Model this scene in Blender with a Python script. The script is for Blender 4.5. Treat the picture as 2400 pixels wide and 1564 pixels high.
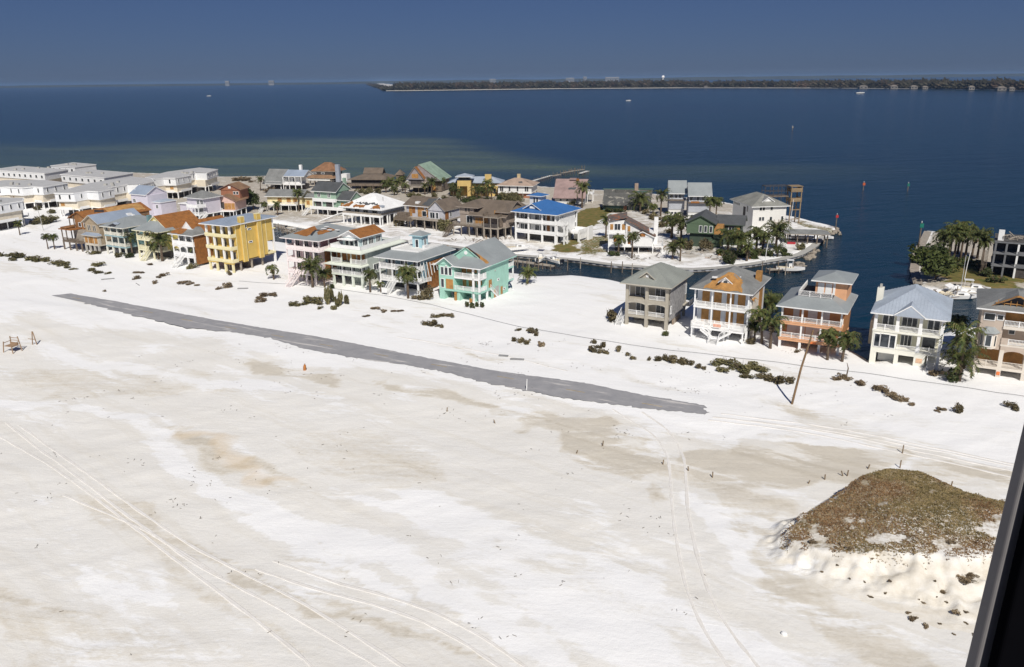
import bpy, bmesh, math, random
import numpy as np
from mathutils import Vector, Matrix
for o in list(bpy.data.objects): bpy.data.objects.remove(o)
scene = bpy.context.scene
COL = scene.collection
random.seed(7)
R = math.radians

# ------------------------------------------------------------------ camera
CAM_H = 50.0
PITCH = math.atan(597/1900.)
ROLL = math.atan(0.0114)
cf = Vector((0, math.cos(PITCH), -math.sin(PITCH)))
r0 = Vector((1, 0, 0)); u0 = r0.cross(cf)
cr = r0*math.cos(ROLL) - u0*math.sin(ROLL)
cu = r0*math.sin(ROLL) + u0*math.cos(ROLL)
cam = bpy.data.cameras.new('camera'); camo = bpy.data.objects.new('camera', cam); COL.objects.link(camo)
cam.sensor_width = 36; cam.lens = 1900/2400*36; cam.clip_start = 0.1; cam.clip_end = 300000
camo.matrix_world = Matrix(((cr.x, cu.x, -cf.x, 0), (cr.y, cu.y, -cf.y, 0), (cr.z, cu.z, -cf.z, CAM_H), (0, 0, 0, 1)))
scene.camera = camo
scene.render.resolution_x = 1024; scene.render.resolution_y = 667

# ------------------------------------------------------------------ light
SUN_EL, SUN_AZ = 45.0, 172.0           # degrees; azimuth clockwise from +Y, sun behind the camera
w = bpy.data.worlds.new('World'); scene.world = w; w.use_nodes = True
nt = w.node_tree; nt.nodes.clear()
wo = nt.nodes.new('ShaderNodeOutputWorld'); bg = nt.nodes.new('ShaderNodeBackground')
sky = nt.nodes.new('ShaderNodeTexSky'); sky.sky_type = 'NISHITA'; sky.sun_disc = False
sky.sun_elevation = R(SUN_EL); sky.sun_rotation = R(SUN_AZ)
sky.air_density = 0.9; sky.dust_density = 0.15; sky.ozone_density = 4.5; sky.altitude = 50
tint = nt.nodes.new('ShaderNodeMix'); tint.data_type = 'RGBA'; tint.blend_type = 'MULTIPLY'
tint.inputs[0].default_value = 1.0
nt.links.new(sky.outputs[0], tint.inputs[6]); tint.inputs[7].default_value = (0.31, 0.535, 1.42, 1)
gam = nt.nodes.new('ShaderNodeGamma'); gam.inputs[1].default_value = 0.6; nt.links.new(tint.outputs[2], gam.inputs[0]); nt.links.new(gam.outputs[0], bg.inputs[0]); bg.inputs[1].default_value = 0.05
nt.links.new(bg.outputs[0], wo.inputs[0])
sl = bpy.data.lights.new('sun', 'SUN'); sl.energy = 4.2; sl.angle = R(0.53); sl.color = (1.0, 0.95, 0.87)
so = bpy.data.objects.new('sun', sl); COL.objects.link(so)
az = R(SUN_AZ); el = R(SUN_EL)
tosun = Vector((math.sin(az)*math.cos(el), math.cos(az)*math.cos(el), math.sin(el)))
so.rotation_euler = tosun.to_track_quat('Z', 'Y').to_euler(); so.location = tosun*400
vs = scene.view_settings; vs.view_transform = 'Standard'; vs.look = 'None'; vs.exposure = 0.11; vs.gamma = 1
scene.cycles.max_bounces = 6; scene.cycles.volume_bounces = 1

# ------------------------------------------------------------------ helpers
def at(px, py, z=0.0):
    """place on the plane of height z that is seen at photograph pixel (px, py); world metres"""
    d = cf + cr*((px-1200)/1900.) - cu*((py-782)/1900.)
    t = (z-CAM_H)/d.z
    return Vector((d.x*t, d.y*t, z))
def tag(o, label=None, cat=None, group=None, kind=None):
    if label: o['label'] = label
    if cat: o['category'] = cat
    if group: o['group'] = group
    if kind: o['kind'] = kind
    return o
def link(name, me, mats, parent=None, smooth=False):
    o = bpy.data.objects.new(name, me); COL.objects.link(o)
    if mats is not None:
        for m in (mats if isinstance(mats, (list, tuple)) else [mats]): me.materials.append(m)
    if parent: o.parent = parent
    if smooth: me.shade_smooth()
    return o
def empty(name, loc, rz=0.0):
    o = bpy.data.objects.new(name, None); COL.objects.link(o); o.location = loc; o.rotation_euler = (0, 0, rz)
    o.empty_display_size = 0.5
    return o
def copy_tree(src, loc=None, rz=None, sc=None, parent=None):
    c = src.copy(); COL.objects.link(c); c.parent = parent
    if loc is not None: c.location = loc
    if rz is not None: c.rotation_euler = (src.rotation_euler[0], src.rotation_euler[1], rz)
    if sc is not None: c.scale = (sc, sc, sc) if not isinstance(sc, tuple) else sc
    for ch in KIDS.get(src.name, []):
        k = ch.copy(); COL.objects.link(k); k.parent = c
    return c
KIDS = {}
class MB:
    """collects shapes into one mesh"""
    def __init__(s): s.v = []; s.f = []; s.m = []
    def add(s, vs, fs, mi=0):
        n = len(s.v); s.v += [tuple(p) for p in vs]; s.f += [tuple(i+n for i in q) for q in fs]; s.m += [mi]*len(fs); return s
    def box(s, x0, x1, y0, y1, z0, z1, mi=0):
        return s.add([(x0,y0,z0),(x1,y0,z0),(x1,y1,z0),(x0,y1,z0),(x0,y0,z1),(x1,y0,z1),(x1,y1,z1),(x0,y1,z1)],
              [(3,2,1,0),(4,5,6,7),(0,1,5,4),(1,2,6,5),(2,3,7,6),(3,0,4,7)], mi)
    def prism(s, pts, z0, z1, mi=0):
        n = len(pts)
        a = sum(pts[i][0]*pts[(i+1)%n][1]-pts[(i+1)%n][0]*pts[i][1] for i in range(n))
        if a < 0: pts = pts[::-1]
        return s.add([(p[0],p[1],z0) for p in pts]+[(p[0],p[1],z1) for p in pts],
              [tuple(range(n-1,-1,-1)), tuple(range(n,2*n))]+[(i,(i+1)%n,(i+1)%n+n,i+n) for i in range(n)], mi)
    def bar(s, a, b, w, h=None, mi=0):
        """square bar between two points"""
        a = Vector(a); b = Vector(b); h = h or w; d = (b-a).normalized()
        up = Vector((0,0,1)) if abs(d.z) < 0.95 else Vector((1,0,0))
        x = d.cross(up).normalized()*(w/2); y = x.cross(d).normalized()*(h/2)
        q = [-x-y, x-y, x+y, -x+y]
        return s.add([a+p for p in q]+[b+p for p in q], [(3,2,1,0),(4,5,6,7),(0,1,5,4),(1,2,6,5),(2,3,7,6),(3,0,4,7)], mi)
    def tube(s, pts, rs, n=8, mi=0, caps=True):
        pts = [Vector(p) for p in pts]; m = len(pts)
        if not isinstance(rs, (list, tuple)): rs = [rs]*m
        vs = []; 
        for i, p in enumerate(pts):
            d = (pts[min(i+1,m-1)]-pts[max(i-1,0)]).normalized()
            up = Vector((0,0,1)) if abs(d.z) < 0.9 else Vector((1,0,0))
            x = d.cross(up).normalized(); y = x.cross(d).normalized()
            vs += [p+(x*math.cos(2*math.pi*k/n)+y*math.sin(2*math.pi*k/n))*rs[i] for k in range(n)]
        fs = [(i*n+k, i*n+(k+1)%n, (i+1)*n+(k+1)%n, (i+1)*n+k) for i in range(m-1) for k in range(n)]
        if caps: fs += [tuple(range(n-1,-1,-1)), tuple(range((m-1)*n, m*n))]
        return s.add(vs, fs, mi)
    def mesh(s, name):
        me = bpy.data.meshes.new(name); me.from_pydata(s.v, [], s.f)
        if any(s.m): me.polygons.foreach_set('material_index', s.m)
        me.update(); return me
    def build(s, name, mats, parent=None, smooth=False):
        return link(name, s.mesh(name), mats, parent, smooth)

# ------------------------------------------------------------------ materials
MATS = {}
def nodes(name):
    m = bpy.data.materials.new(name); m.use_nodes = True; t = m.node_tree; b = t.nodes['Principled BSDF']
    return m, t, b
def N(t, kind, **kw):
    n = t.nodes.new(kind)
    for k, v in kw.items(): setattr(n, k, v)
    return n
def setin(n, **kw):
    for k, v in kw.items(): n.inputs[k.replace('_', ' ')].default_value = v
def mixc(t, fac, a, b, blend='MIX'):
    x = N(t, 'ShaderNodeMix', data_type='RGBA', blend_type=blend)
    for i, v in ((0, fac), (6, a), (7, b)):
        if hasattr(v, 'is_output'): t.links.new(v, x.inputs[i])
        else: x.inputs[i].default_value = v if i == 0 else (*v, 1)
    return x.outputs[2]
def ramp(t, src, p0, p1, a=(0,0,0), b=(1,1,1)):
    r_ = N(t, 'ShaderNodeValToRGB'); e = r_.color_ramp.elements
    e[0].position = p0; e[1].position = p1; e[0].color = (*a, 1); e[1].color = (*b, 1)
    t.links.new(src, r_.inputs[0]); return r_.outputs[0]
def pos(t, rz=0.0, sc=(1,1,1)):
    g = N(t, 'ShaderNodeNewGeometry'); src = g.outputs['Position']
    return turn(t, src, rz, sc)
def turn(t, src, rz, sc):
    if rz:
        m0 = N(t, 'ShaderNodeMapping'); m0.inputs['Rotation'].default_value = (0, 0, rz); t.links.new(src, m0.inputs['Vector']); src = m0.outputs[0]
    mp = N(t, 'ShaderNodeMapping'); mp.inputs['Scale'].default_value = sc
    t.links.new(src, mp.inputs['Vector']); return mp.outputs[0]
def noise(t, vec, scale, detail=4.0, rough=0.55, dist=0.0):
    n = N(t, 'ShaderNodeTexNoise'); setin(n, Scale=scale, Detail=detail, Roughness=rough, Distortion=dist)
    t.links.new(vec, n.inputs['Vector']); return n.outputs['Fac']
def mathn(t, op, a, b=0.0, clamp=False):
    n = N(t, 'ShaderNodeMath', operation=op, use_clamp=clamp)
    for i, v in ((0, a), (1, b)):
        if hasattr(v, 'is_output'): t.links.new(v, n.inputs[i])
        else: n.inputs[i].default_value = v
    return n.outputs[0]
def bump(t, b, h, strength, dist):
    n = N(t, 'ShaderNodeBump'); setin(n, Strength=strength, Distance=dist)
    t.links.new(h, n.inputs['Height']); t.links.new(n.outputs[0], b.inputs['Normal'])
def paint(name, rgb, rough=0.6, var=0.12, scale=0.6, metal=0.0, lap=0.0, stain=0.0, fine=0.0):
    """painted / weathered surface: blotchy tone, optional lap-siding relief, streaky stains, fine grain"""
    if name in MATS: return MATS[name]
    m, t, b = nodes(name)
    p = pos(t)
    n1 = noise(t, p, scale, 5, 0.6)
    dk = tuple(c*(1-var*1.6) for c in rgb); lt = tuple(min(1, c*(1+var*0.7)) for c in rgb)
    c = mixc(t, ramp(t, n1, 0.3, 0.7), dk, lt)
    if fine:
        n3 = noise(t, p, 7.0, 3, 0.7)
        c = mixc(t, ramp(t, n3, 0.35, 0.7), tuple(x*(1-fine) for x in (1,1,1)), (1,1,1), 'MIX') if False else mixc(t, fine, c, ramp(t, n3, 0.3, 0.7, (0.15,)*3, (1,)*3), 'MULTIPLY')
    if stain:
        ps = pos(t, 0, (1.2, 1.2, 0.18)); n2 = noise(t, ps, 1.1, 4, 0.6)
        c = mixc(t, ramp(t, n2, 0.52, 0.75, (0,)*3, (stain,)*3), c, tuple(x*0.45+0.02 for x in rgb))
    t.links.new(c, b.inputs['Base Color']); setin(b, Roughness=rough, Metallic=metal)
    if lap:
        g = N(t, 'ShaderNodeNewGeometry'); sx = N(t, 'ShaderNodeSeparateXYZ'); t.links.new(g.outputs['Position'], sx.inputs[0])
        fr = mathn(t, 'FRACT', mathn(t, 'MULTIPLY', sx.outputs['Z'], 1/lap))
        bump(t, b, fr, 0.8, 0.03)
    MATS[name] = m; return m
# ------------------------------------------------------------------ land, water
WL = -0.9                              # water level; the sand of the front row is z = 0
def W2(pts, z=WL): return [tuple(at(x, y, z)[:2]) for x, y in pts]
bay_shore = W2([(0,395),(200,402),(400,409),(520,416),(640,414),(800,420),(1000,425),(1150,430),(1290,440),(1420,448),(1540,457),(1690,474),(1790,493),(1870,511),(1955,532)])
north_bank = W2([(1972,541),(1935,561),(1912,585),(1880,604),(1840,615),(1760,628),(1680,637),(1620,640),(1530,636),(1440,630),(1340,616),(1190,605),(1000,577),(930,570),(760,548),(650,528),(560,515)])
south_bank = W2([(560,565),(640,567),(690,572),(1190,640),(1260,649),(1340,646),(1430,657),(1620,705),(1790,772),(1920,805),(1990,823),(2040,852),(2110,835),(2240,768),(2400,762),(2750,790)])
main_land = [(-900, 640), (-420, 560)] + bay_shore + north_bank + south_bank + [(420, 60), (420, -300), (-900, -300)]
east_land = W2([(2172,540),(2155,575),(2140,600),(2133,640),(2142,676),(2200,690),(2300,688),(2400,688),(2700,700)]) + [(420, 200), (420, 262)] + W2([(2700,606),(2550,590),(2400,574),(2330,566),(2250,553),(2205,545)])
def segdist(X, Y, poly):
    d = np.full(X.shape, 1e9); ins = np.zeros(X.shape, bool)
    n = len(poly)
    for i in range(n):
        x0, y0 = poly[i]; x1, y1 = poly[(i+1) % n]
        dx, dy = x1-x0, y1-y0
        tt = np.clip(((X-x0)*dx+(Y-y0)*dy)/(dx*dx+dy*dy), 0, 1)
        d = np.minimum(d, np.hypot(X-x0-tt*dx, Y-y0-tt*dy))
        c = ((y0 > Y) != (y1 > Y))
        if dy != 0: ins ^= c & (X < (x1-x0)*(Y-y0)/dy+x0)
    return np.where(ins, d, -d)
def linedist(X, Y, line):
    d = np.full(X.shape, 1e9)
    for (x0, y0), (x1, y1) in zip(line[:-1], line[1:]):
        dx, dy = x1-x0, y1-y0
        tt = np.clip(((X-x0)*dx+(Y-y0)*dy)/(dx*dx+dy*dy), 0, 1)
        d = np.minimum(d, np.hypot(X-x0-tt*dx, Y-y0-tt*dy))
    return d
def smoothline(pts, k=3):
    for _ in range(k):
        q = [pts[0]]
        for a_, b_ in zip(pts[:-1], pts[1:]):
            q += [(a_[0]*.75+b_[0]*.25, a_[1]*.75+b_[1]*.25), (a_[0]*.25+b_[0]*.75, a_[1]*.25+b_[1]*.75)]
        pts = q+[pts[-1]]
    return pts
def sstep(a, b, x):
    t = np.clip((x-a)/(b-a), 0, 1); return t*t*(3-2*t)
rng = np.random.default_rng(5)
def vnoise(X, Y, sc, seed=0):
    """smooth value noise on a lattice"""
    g = np.random.default_rng(seed).random((256, 256))
    x = X/sc; y = Y/sc; xi = np.floor(x).astype(int); yi = np.floor(y).astype(int)
    fx = x-xi; fy = y-yi; fx = fx*fx*(3-2*fx); fy = fy*fy*(3-2*fy)
    a = g[xi % 256, yi % 256]; b = g[(xi+1) % 256, yi % 256]; c = g[xi % 256, (yi+1) % 256]; d = g[(xi+1) % 256, (yi+1) % 256]
    return (a*(1-fx)+b*fx)*(1-fy)+(c*(1-fx)+d*fx)*fy-0.5
# dune at the lower right: crest plateau with an eroded face towards the beach
DUNE = W2([(1848,1205),(1885,1172),(1955,1146),(2010,1112),(2080,1090),(2160,1098),(2240,1128),(2330,1160),(2480,1190),(2600,1260),(2560,1300),(2440,1290),(2320,1284),(2190,1290),(2090,1274),(1985,1258),(1905,1238),(1858,1222)], 4.2)
def dune_h(X, Y):
    sd = segdist(X, Y, DUNE); n1 = vnoise(X, Y, 3.4, 1); n2 = vnoise(X, Y, 1.3, 2); n3 = vnoise(X, Y, 0.55, 8)
    gul = vnoise(X, Y*0.25, 1.9, 14)                     # gullies running down the face
    cx = np.mean([p_[1] for p_ in DUNE]); south = sstep(cx+7.5, cx+3.5, Y)
    top_ = 4.0+0.25*sstep(0, 7, sd)+vnoise(X, Y, 7, 3)*0.5+n2*0.15+n3*0.08
    n4 = vnoise(X, Y, 0.8, 15); x0 = min(p_[0] for p_ in DUNE)
    wide = np.interp(X, [x0, x0+5, x0+14, x0+24], [0.6, 0.95, 1.45, 2.1])          # the face broadens to the right
    w_ = sd/wide+n1*0.9+gul*1.0+n2*0.45+n4*0.25
    top_ = top_*np.interp(X, [x0-2, x0+3, x0+12], [0.30, 0.55, 1.0])
    face = np.interp(w_, [-6.0, -4.2, -3.3, -2.5, -1.7, -0.8, -0.2, 0.15], [0, 0.10, 0.22, 0.30, 0.50, 0.60, 0.94, 1.0])
    back_ = sstep(-3.2, 1.0, sd+n1*.7)
    k = face*south+back_*(1-south)
    rough = np.where((k > .02) & (k < .98), 1.0, 0.0)*south
    return top_*k+rough*(n2*0.55+n4*0.5+n3*0.4)*sstep(0.02, 0.3, k)
WALL_N = W2([(1972,541),(1935,561),(1912,585),(1880,604),(1840,615),(1760,628),(1680,637),(1620,640),(1530,636),(1440,630),(1340,616),(1190,605),(1000,577),(930,570),(760,548),(650,528),(560,515)])
ROADC = [(-125.5,203.2),(-113,194.6),(-86,182.2),(-55.5,166.6),(-16.2,142.6),(10.5,128.8),(30.6,117.6)]
def ground_z(X, Y):
    sd = np.maximum(segdist(X, Y, main_land), segdist(X, Y, east_land))
    steep = linedist(X, Y, WALL_N) < 7
    ez = vnoise(X, Y, 6, 11)*2.2+vnoise(X, Y, 2.5, 12)*1.0
    gentle = np.interp(sd+ez*0.5, [-12, 0, 2.2, 6], [-3.2, WL, -0.25, 0.0])
    st = np.interp(sd, [0.35, 1.7], [-3.2, -0.02])
    z = np.where(steep, st, gentle)
    land = sstep(2, 9, sd)
    far = sstep(60, 110, Y)
    rel = vnoise(X, Y, 38, 21)*0.55+vnoise(X, Y, 14, 22)*0.30+vnoise(X, Y, 4.5, 23)*0.16+vnoise(X, Y, 2.1, 25)*0.06+vnoise(X*0.5+Y*0.9, Y*2-X, 3.0, 24)*0.08
    rd = linedist(X, Y, ROADC)
    rel = rel*sstep(3.6, 8.0, rd)
    z = z+land*rel*np.where(Y > 190, 0.6, 1.0)
    return z
xs = np.concatenate([np.linspace(-420, -150, 60)[:-1], np.linspace(-150, -60, 100)[:-1], np.linspace(-60, 95, 222)[:-1], np.linspace(95, 150, 55)[:-1], np.linspace(150, 420, 50)])
ys = np.concatenate([np.linspace(-120, 44, 20)[:-1], np.linspace(44, 130, 136)[:-1], np.linspace(130, 310, 160)[:-1], np.linspace(310, 640, 110)])
GX, GY = np.meshgrid(xs, ys)
GZ = ground_z(GX, GY)
nx, ny = len(xs), len(ys)
verts = np.stack([GX.ravel(), GY.ravel(), GZ.ravel()], 1)
i = np.arange(nx*ny).reshape(ny, nx)
quads = np.stack([i[:-1,:-1].ravel(), i[:-1,1:].ravel(), i[1:,1:].ravel(), i[1:,:-1].ravel()], 1)
gm = bpy.data.meshes.new('sand_ground'); gm.from_pydata(verts.tolist(), [], quads.tolist())
# what the surface is made of: damp sand flats, lawns
def pmask(polys, soft, seed):
    m = np.zeros(GX.shape)
    wx = GX+vnoise(GX, GY, 5, seed)*5+vnoise(GX, GY, 1.6, seed+1)*1.6; wy = GY+vnoise(GX, GY, 5, seed+2)*5+vnoise(GX, GY, 1.8, seed+3)*1.4
    for pts, s in polys:
        sd = segdist(wx, wy, W2(pts, 0)); m = np.maximum(m, s*sstep(-soft, soft, sd))
    return m
damp = pmask([
 ([(1560,1075),(1700,1042),(1830,1018),(1960,1032),(2060,1050),(2130,1072),(2060,1110),(1960,1128),(1850,1140),(1740,1140),(1670,1112),(1600,1095)], 1.0),
 ([(2100,1085),(2200,1075),(2400,1120),(2400,1190),(2250,1165),(2150,1130)], .8),
 ([(1200,955),(1330,985),(1440,990),(1530,1040),(1580,1100),(1480,1120),(1370,1080),(1290,1050),(1320,1020),(1230,1000)], .8),
 ([(1600,1090),(1760,1145),(1850,1180),(1830,1230),(1870,1310),(1960,1400),(2080,1480),(2240,1572),(2080,1572),(1930,1470),(1820,1370),(1740,1260),(1660,1170)], .62),
 ([(1240,960),(1420,1000),(1600,1070),(1700,1150),(1560,1130),(1380,1060)], .5),
 ([(1490,1150),(1550,1130),(1570,1190),(1520,1200)], .75),
 ([(590,830),(680,850),(770,870),(830,905),(700,890),(600,870)], .8),
 ([(870,880),(960,895),(1080,925),(1200,950),(1280,985),(1100,955),(960,925)], .85),
 ([(1180,790),(1300,830),(1500,905),(1640,930),(1600,915),(1400,850)], .6),
 ([(930,795),(1060,820),(1200,862),(1190,850),(1060,805)], .5),
 ([(1690,1180),(1760,1200),(1840,1290),(1930,1390),(2060,1480),(2230,1564),(2000,1564),(1850,1440),(1760,1340),(1700,1260)], .7),
 ([(640,1040),(760,1010),(960,1020),(1080,1080),(1030,1140),(860,1150),(720,1120)], .42),
 ([(120,1150),(330,1170),(420,1290),(600,1420),(800,1530),(700,1530),(480,1400),(250,1270)], .5),
 ([(0,870),(260,860),(520,880),(620,930),(380,920),(120,940)], .5),
 ([(0,1370),(140,1420),(420,1470),(620,1564),(150,1564),(0,1500)], .45),
 ([(1660,925),(1800,945),(2000,985),(2250,1000),(2200,985),(1900,930)], .45),
 ([(370,990),(470,1010),(560,1060),(640,1110),(720,1150),(640,1140),(520,1090),(440,1050)], .7),
], 0.9, 31)
lawn = pmask([
 ([(1330,505),(1400,485),(1435,490),(1410,520),(1350,550),(1345,580),(1400,590),(1395,575),(1350,590),(1290,585),(1330,560)], 1.0),
 ([(1345,560),(1430,545),(1420,590),(1360,600)], .75),
 ([(1590,520),(1640,520),(1650,590),(1580,600)], .5),
 ([(2215,600),(2300,610),(2400,650),(2400,690),(2310,670),(2200,660)], .95),
 ([(1000,450),(1080,460),(1090,500),(1010,480)], .4),
 ([(1870,515),(1950,535),(1940,545),(1870,530)], .7),
], 1.5, 51)
tawny = pmask([([(420,1000),(480,1015),(560,1065),(610,1105),(690,1145),(620,1140),(520,1080),(430,1020)], 1.0)], 1.6, 71)
cover = np.zeros(GX.shape)
beach = sstep(1.0, -16.0, (GX*0.47+GY*0.88)-(-16.2*0.47+139*0.88)+vnoise(GX, GY, 9, 81)*14)
dirt_and_shade = (0.62+0.4*sstep(285, 330, GY))*sstep(0, 6, segdist(GX, GY, main_land))*sstep(0, 5, -segdist(GX, GY, [(-2000, 640)]+[(-420,480),(-150,315)]+[(p_[0], p_[1]) for p_ in south_bank[1:]]+[(500,-400),(-2000,-400)]))  # brown soil tone, deepened for undergrowth and shadow between the houses
dirt_and_shade = np.maximum(dirt_and_shade, 1.15*sstep(0, 4, segdist(GX, GY, east_land)))
dirt_and_shade = np.maximum(dirt_and_shade, pmask([([(1500,560),(1700,560),(1760,600),(1700,612),(1560,600)], .75), ([(1420,500),(1560,505),(1640,540),(1600,560),(1440,540)], .8), ([(860,445),(1230,455),(1220,480),(900,470)], .8), ([(1780,575),(1900,575),(1880,600),(1780,612)], .55), ([(0,520),(140,500),(300,520),(240,560),(0,575)], .35)], 2.0, 95))
def lmask(lines, seed):
    m = np.zeros(GX.shape); wx = GX+vnoise(GX, GY, 4, seed)*3+vnoise(GX, GY, 1.3, seed+1)*1.2; wy = GY+vnoise(GX, GY, 4, seed+2)*2+vnoise(GX, GY, 1.3, seed+3)*.8
    for pts, w_, k in lines:
        d = linedist(wx, wy, smoothline(W2(pts, 0), 2)); m = np.maximum(m, k*sstep(w_, w_*.35, d))
    return m
drift_a = lmask([([(300,975),(350,1019),(472,1133),(700,1229),(875,1281),(1006,1351),(1163,1456),(1300,1564)], 2.6, 1.0), ([(600,1105),(690,1140),(787,1159),(1050,1205),(1300,1250)], 1.7, 1.0), ([(560,1215),(700,1264),(875,1369),(960,1410)], .9, .9), ([(250,850),(350,861),(490,905),(612,896),(800,930)], 3.0, .9), ([(1000,1180),(1250,1330),(1450,1500)], 6.5, .8), ([(0,940),(200,955),(340,985)], 2.2, .8), ([(1330,1190),(1420,1260),(1500,1380)], 4.5, .7), ([(150,1320),(330,1400),(420,1440)], 1.2, .7), ([(1600,1160),(1700,1210),(1770,1330)], 1.6, .8), ([(1690,1010),(1850,1030),(2000,1040)], 1.5, .8)], 301)
damp = np.maximum(damp, lmask([([(540,1350),(612,1369),(740,1415),(875,1456),(1010,1500),(1137,1545)], 1.0, .75), ([(480,1310),(560,1335),(700,1375),(860,1420)], .6, .6), ([(330,1225),(420,1275),(500,1330)], .9, .6), ([(700,1300),(840,1345),(960,1400),(1100,1440)], 1.4, .5), ([(0,1375),(60,1400),(140,1440)], 1.2, .6), ([(1360,1330),(1440,1380),(1530,1450)], 1.2, .45), ([(1720,1160),(1760,1240),(1830,1340),(1960,1450),(2150,1560)], 3.0, .65)], 331))
damp = damp*(1-.8*drift_a)
for nm, arr in (('drift', drift_a), ('damp', damp), ('lawn', lawn), ('tawny', tawny), ('beach', beach), ('dirt_and_shade', dirt_and_shade), ('cover', cover)):
    a = gm.attributes.new(nm, 'FLOAT', 'POINT'); a.data.foreach_set('value', arr.ravel().astype(np.float32))
gm.shade_smooth()
def attr(t, nm):
    a = N(t, 'ShaderNodeAttribute', attribute_name=nm); return a.outputs['Fac']
m, t, b = nodes('beach_sand')
pb = pos(t); big = noise(t, pb, 0.03, 4, 0.55, 0.6); fine = noise(t, pb, 1.3, 5, 0.65); grit = noise(t, pb, 9.0, 2, 0.6)
wv1 = N(t, 'ShaderNodeTexNoise'); setin(wv1, Scale=0.05, Detail=3.0); t.links.new(pb, wv1.inputs['Vector'])
vm = N(t, 'ShaderNodeVectorMath', operation='MULTIPLY_ADD'); t.links.new(wv1.outputs['Color'], vm.inputs[0]); vm.inputs[1].default_value = (6, 6, 0); t.links.new(pb, vm.inputs[2])
def streak(rz, sc): return turn(t, vm.outputs[0], rz, sc)
st1 = noise(t, streak(R(37), (0.022, 0.13, 0.2)), 1.0, 10, 0.62, 0.5)    # wash lines running along the shore
st2 = noise(t, streak(R(8), (0.11, 0.9, 0.2)), 1.0, 8, 0.68, 0.2)        # wind-blown fringes
st3 = noise(t, streak(R(39), (0.015, 0.45, 0.2)), 1.0, 7, 0.6, 0.0)      # thin old tide lines
def add(a_, src, k, off=0.5):
    return mathn(t, 'ADD', a_, mathn(t, 'MULTIPLY', mathn(t, 'SUBTRACT', src, off), k))
drift = add(add(add(st1, st2, 0.42), fine, 0.12), big, 0.5)              # loose white sand over the firm beige flats
firm = ramp(t, add(add(drift, attr(t, 'beach'), 0.26, 0.62), attr(t, 'drift'), -0.22, 0.0), 0.43, 0.52)
dm = add(add(add(attr(t, 'damp'), st2, 1.0), fine, 0.4), st1, 0.8)
s = add(0.445, firm, 0.135, 0.0); s = add(s, ramp(t, dm, 0.30, 0.80), 0.165, 0.0); s = add(s, ramp(t, st3, 0.50, 0.62), 0.04, 0.2)
s = add(s, st1, 0.10); s = add(s, fine, 0.07); s = add(s, grit, 0.05); s = add(s, big, 0.06)
cr_ = N(t, 'ShaderNodeValToRGB'); e = cr_.color_ramp.elements
e[0].position = 0.42; e[0].color = (0.855, 0.855, 0.855, 1); e[1].position = 0.86; e[1].color = (0.46, 0.42, 0.345, 1)
for p_, c_ in ((0.50, (0.82, 0.815, 0.80)), (0.60, (0.745, 0.725, 0.68)), (0.70, (0.665, 0.625, 0.55)), (0.78, (0.56, 0.515, 0.435))):
    x_ = e.new(p_); x_.color = (*c_, 1)
t.links.new(s, cr_.inputs[0]); c = cr_.outputs[0]
c = mixc(t, ramp(t, attr(t, 'tawny'), 0.3, 1.0, (0,)*3, (0.5,)*3), c, (0.66, 0.51, 0.32))
cv = mathn(t, 'ADD', attr(t, 'cover'), mathn(t, 'MULTIPLY', mathn(t, 'SUBTRACT', noise(t, pb, 1.9, 5, 0.7), 0.5), 1.6))
ccol = mixc(t, ramp(t, noise(t, pb, 0.30, 4, 0.6, 0.4), 0.35, 0.65), (0.22, 0.17, 0.085), (0.26, 0.185, 0.115))
c = mixc(t, ramp(t, cv, 0.45, 0.85, (0,)*3, (0.9,)*3), c, mixc(t, ramp(t, grit, 0.35, 0.65), ccol, (0.36, 0.30, 0.21)))
c = mixc(t, ramp(t, grit, 0.62, 0.8, (0.0,)*3, (0.22,)*3), c, (0.42, 0.39, 0.34))
dn = mathn(t, 'ADD', attr(t, 'dirt_and_shade'), mathn(t, 'MULTIPLY', mathn(t, 'SUBTRACT', noise(t, pb, 0.22, 5, 0.65, 0.6), 0.5), 1.5))
c = mixc(t, ramp(t, dn, 0.5, 0.95, (0.0,)*3, (0.85,)*3), c, mixc(t, ramp(t, fine, 0.3, 0.7), (0.22, 0.185, 0.13), (0.50, 0.44, 0.355)))
lf = mathn(t, 'ADD', attr(t, 'lawn'), mathn(t, 'MULTIPLY', mathn(t, 'SUBTRACT', fine, 0.5), 1.3))
gr = mixc(t, ramp(t, noise(t, pb, 0.5, 4), 0.35, 0.65), (0.10, 0.115, 0.03), (0.22, 0.155, 0.06))
c = mixc(t, ramp(t, lf, 0.45, 0.75), c, gr)
# seabed under water: darker, wet
sz = N(t, 'ShaderNodeSeparateXYZ'); g = N(t, 'ShaderNodeNewGeometry'); t.links.new(g.outputs['Position'], sz.inputs[0])
bed = N(t, 'ShaderNodeMapRange'); setin(bed, From_Min=WL+0.25, From_Max=WL-0.1); t.links.new(sz.outputs['Z'], bed.inputs[0])
c = mixc(t, bed.outputs[0], c, (0.22, 0.19, 0.13))
t.links.new(c, b.inputs['Base Color']); setin(b, Roughness=0.95); b.inputs['Specular IOR Level'].default_value = 0.15
hh = mathn(t, 'ADD', mathn(t, 'MULTIPLY', fine, 0.55), mathn(t, 'ADD', mathn(t, 'MULTIPLY', st2, 0.6), mathn(t, 'MULTIPLY', grit, 0.14)))
bump(t, b, hh, 0.45, 0.24)
SAND = m
ground = tag(link('sand_ground', gm, SAND), 'white sand ground of the barrier island with damp beige flats', 'ground', kind='structure')

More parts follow.
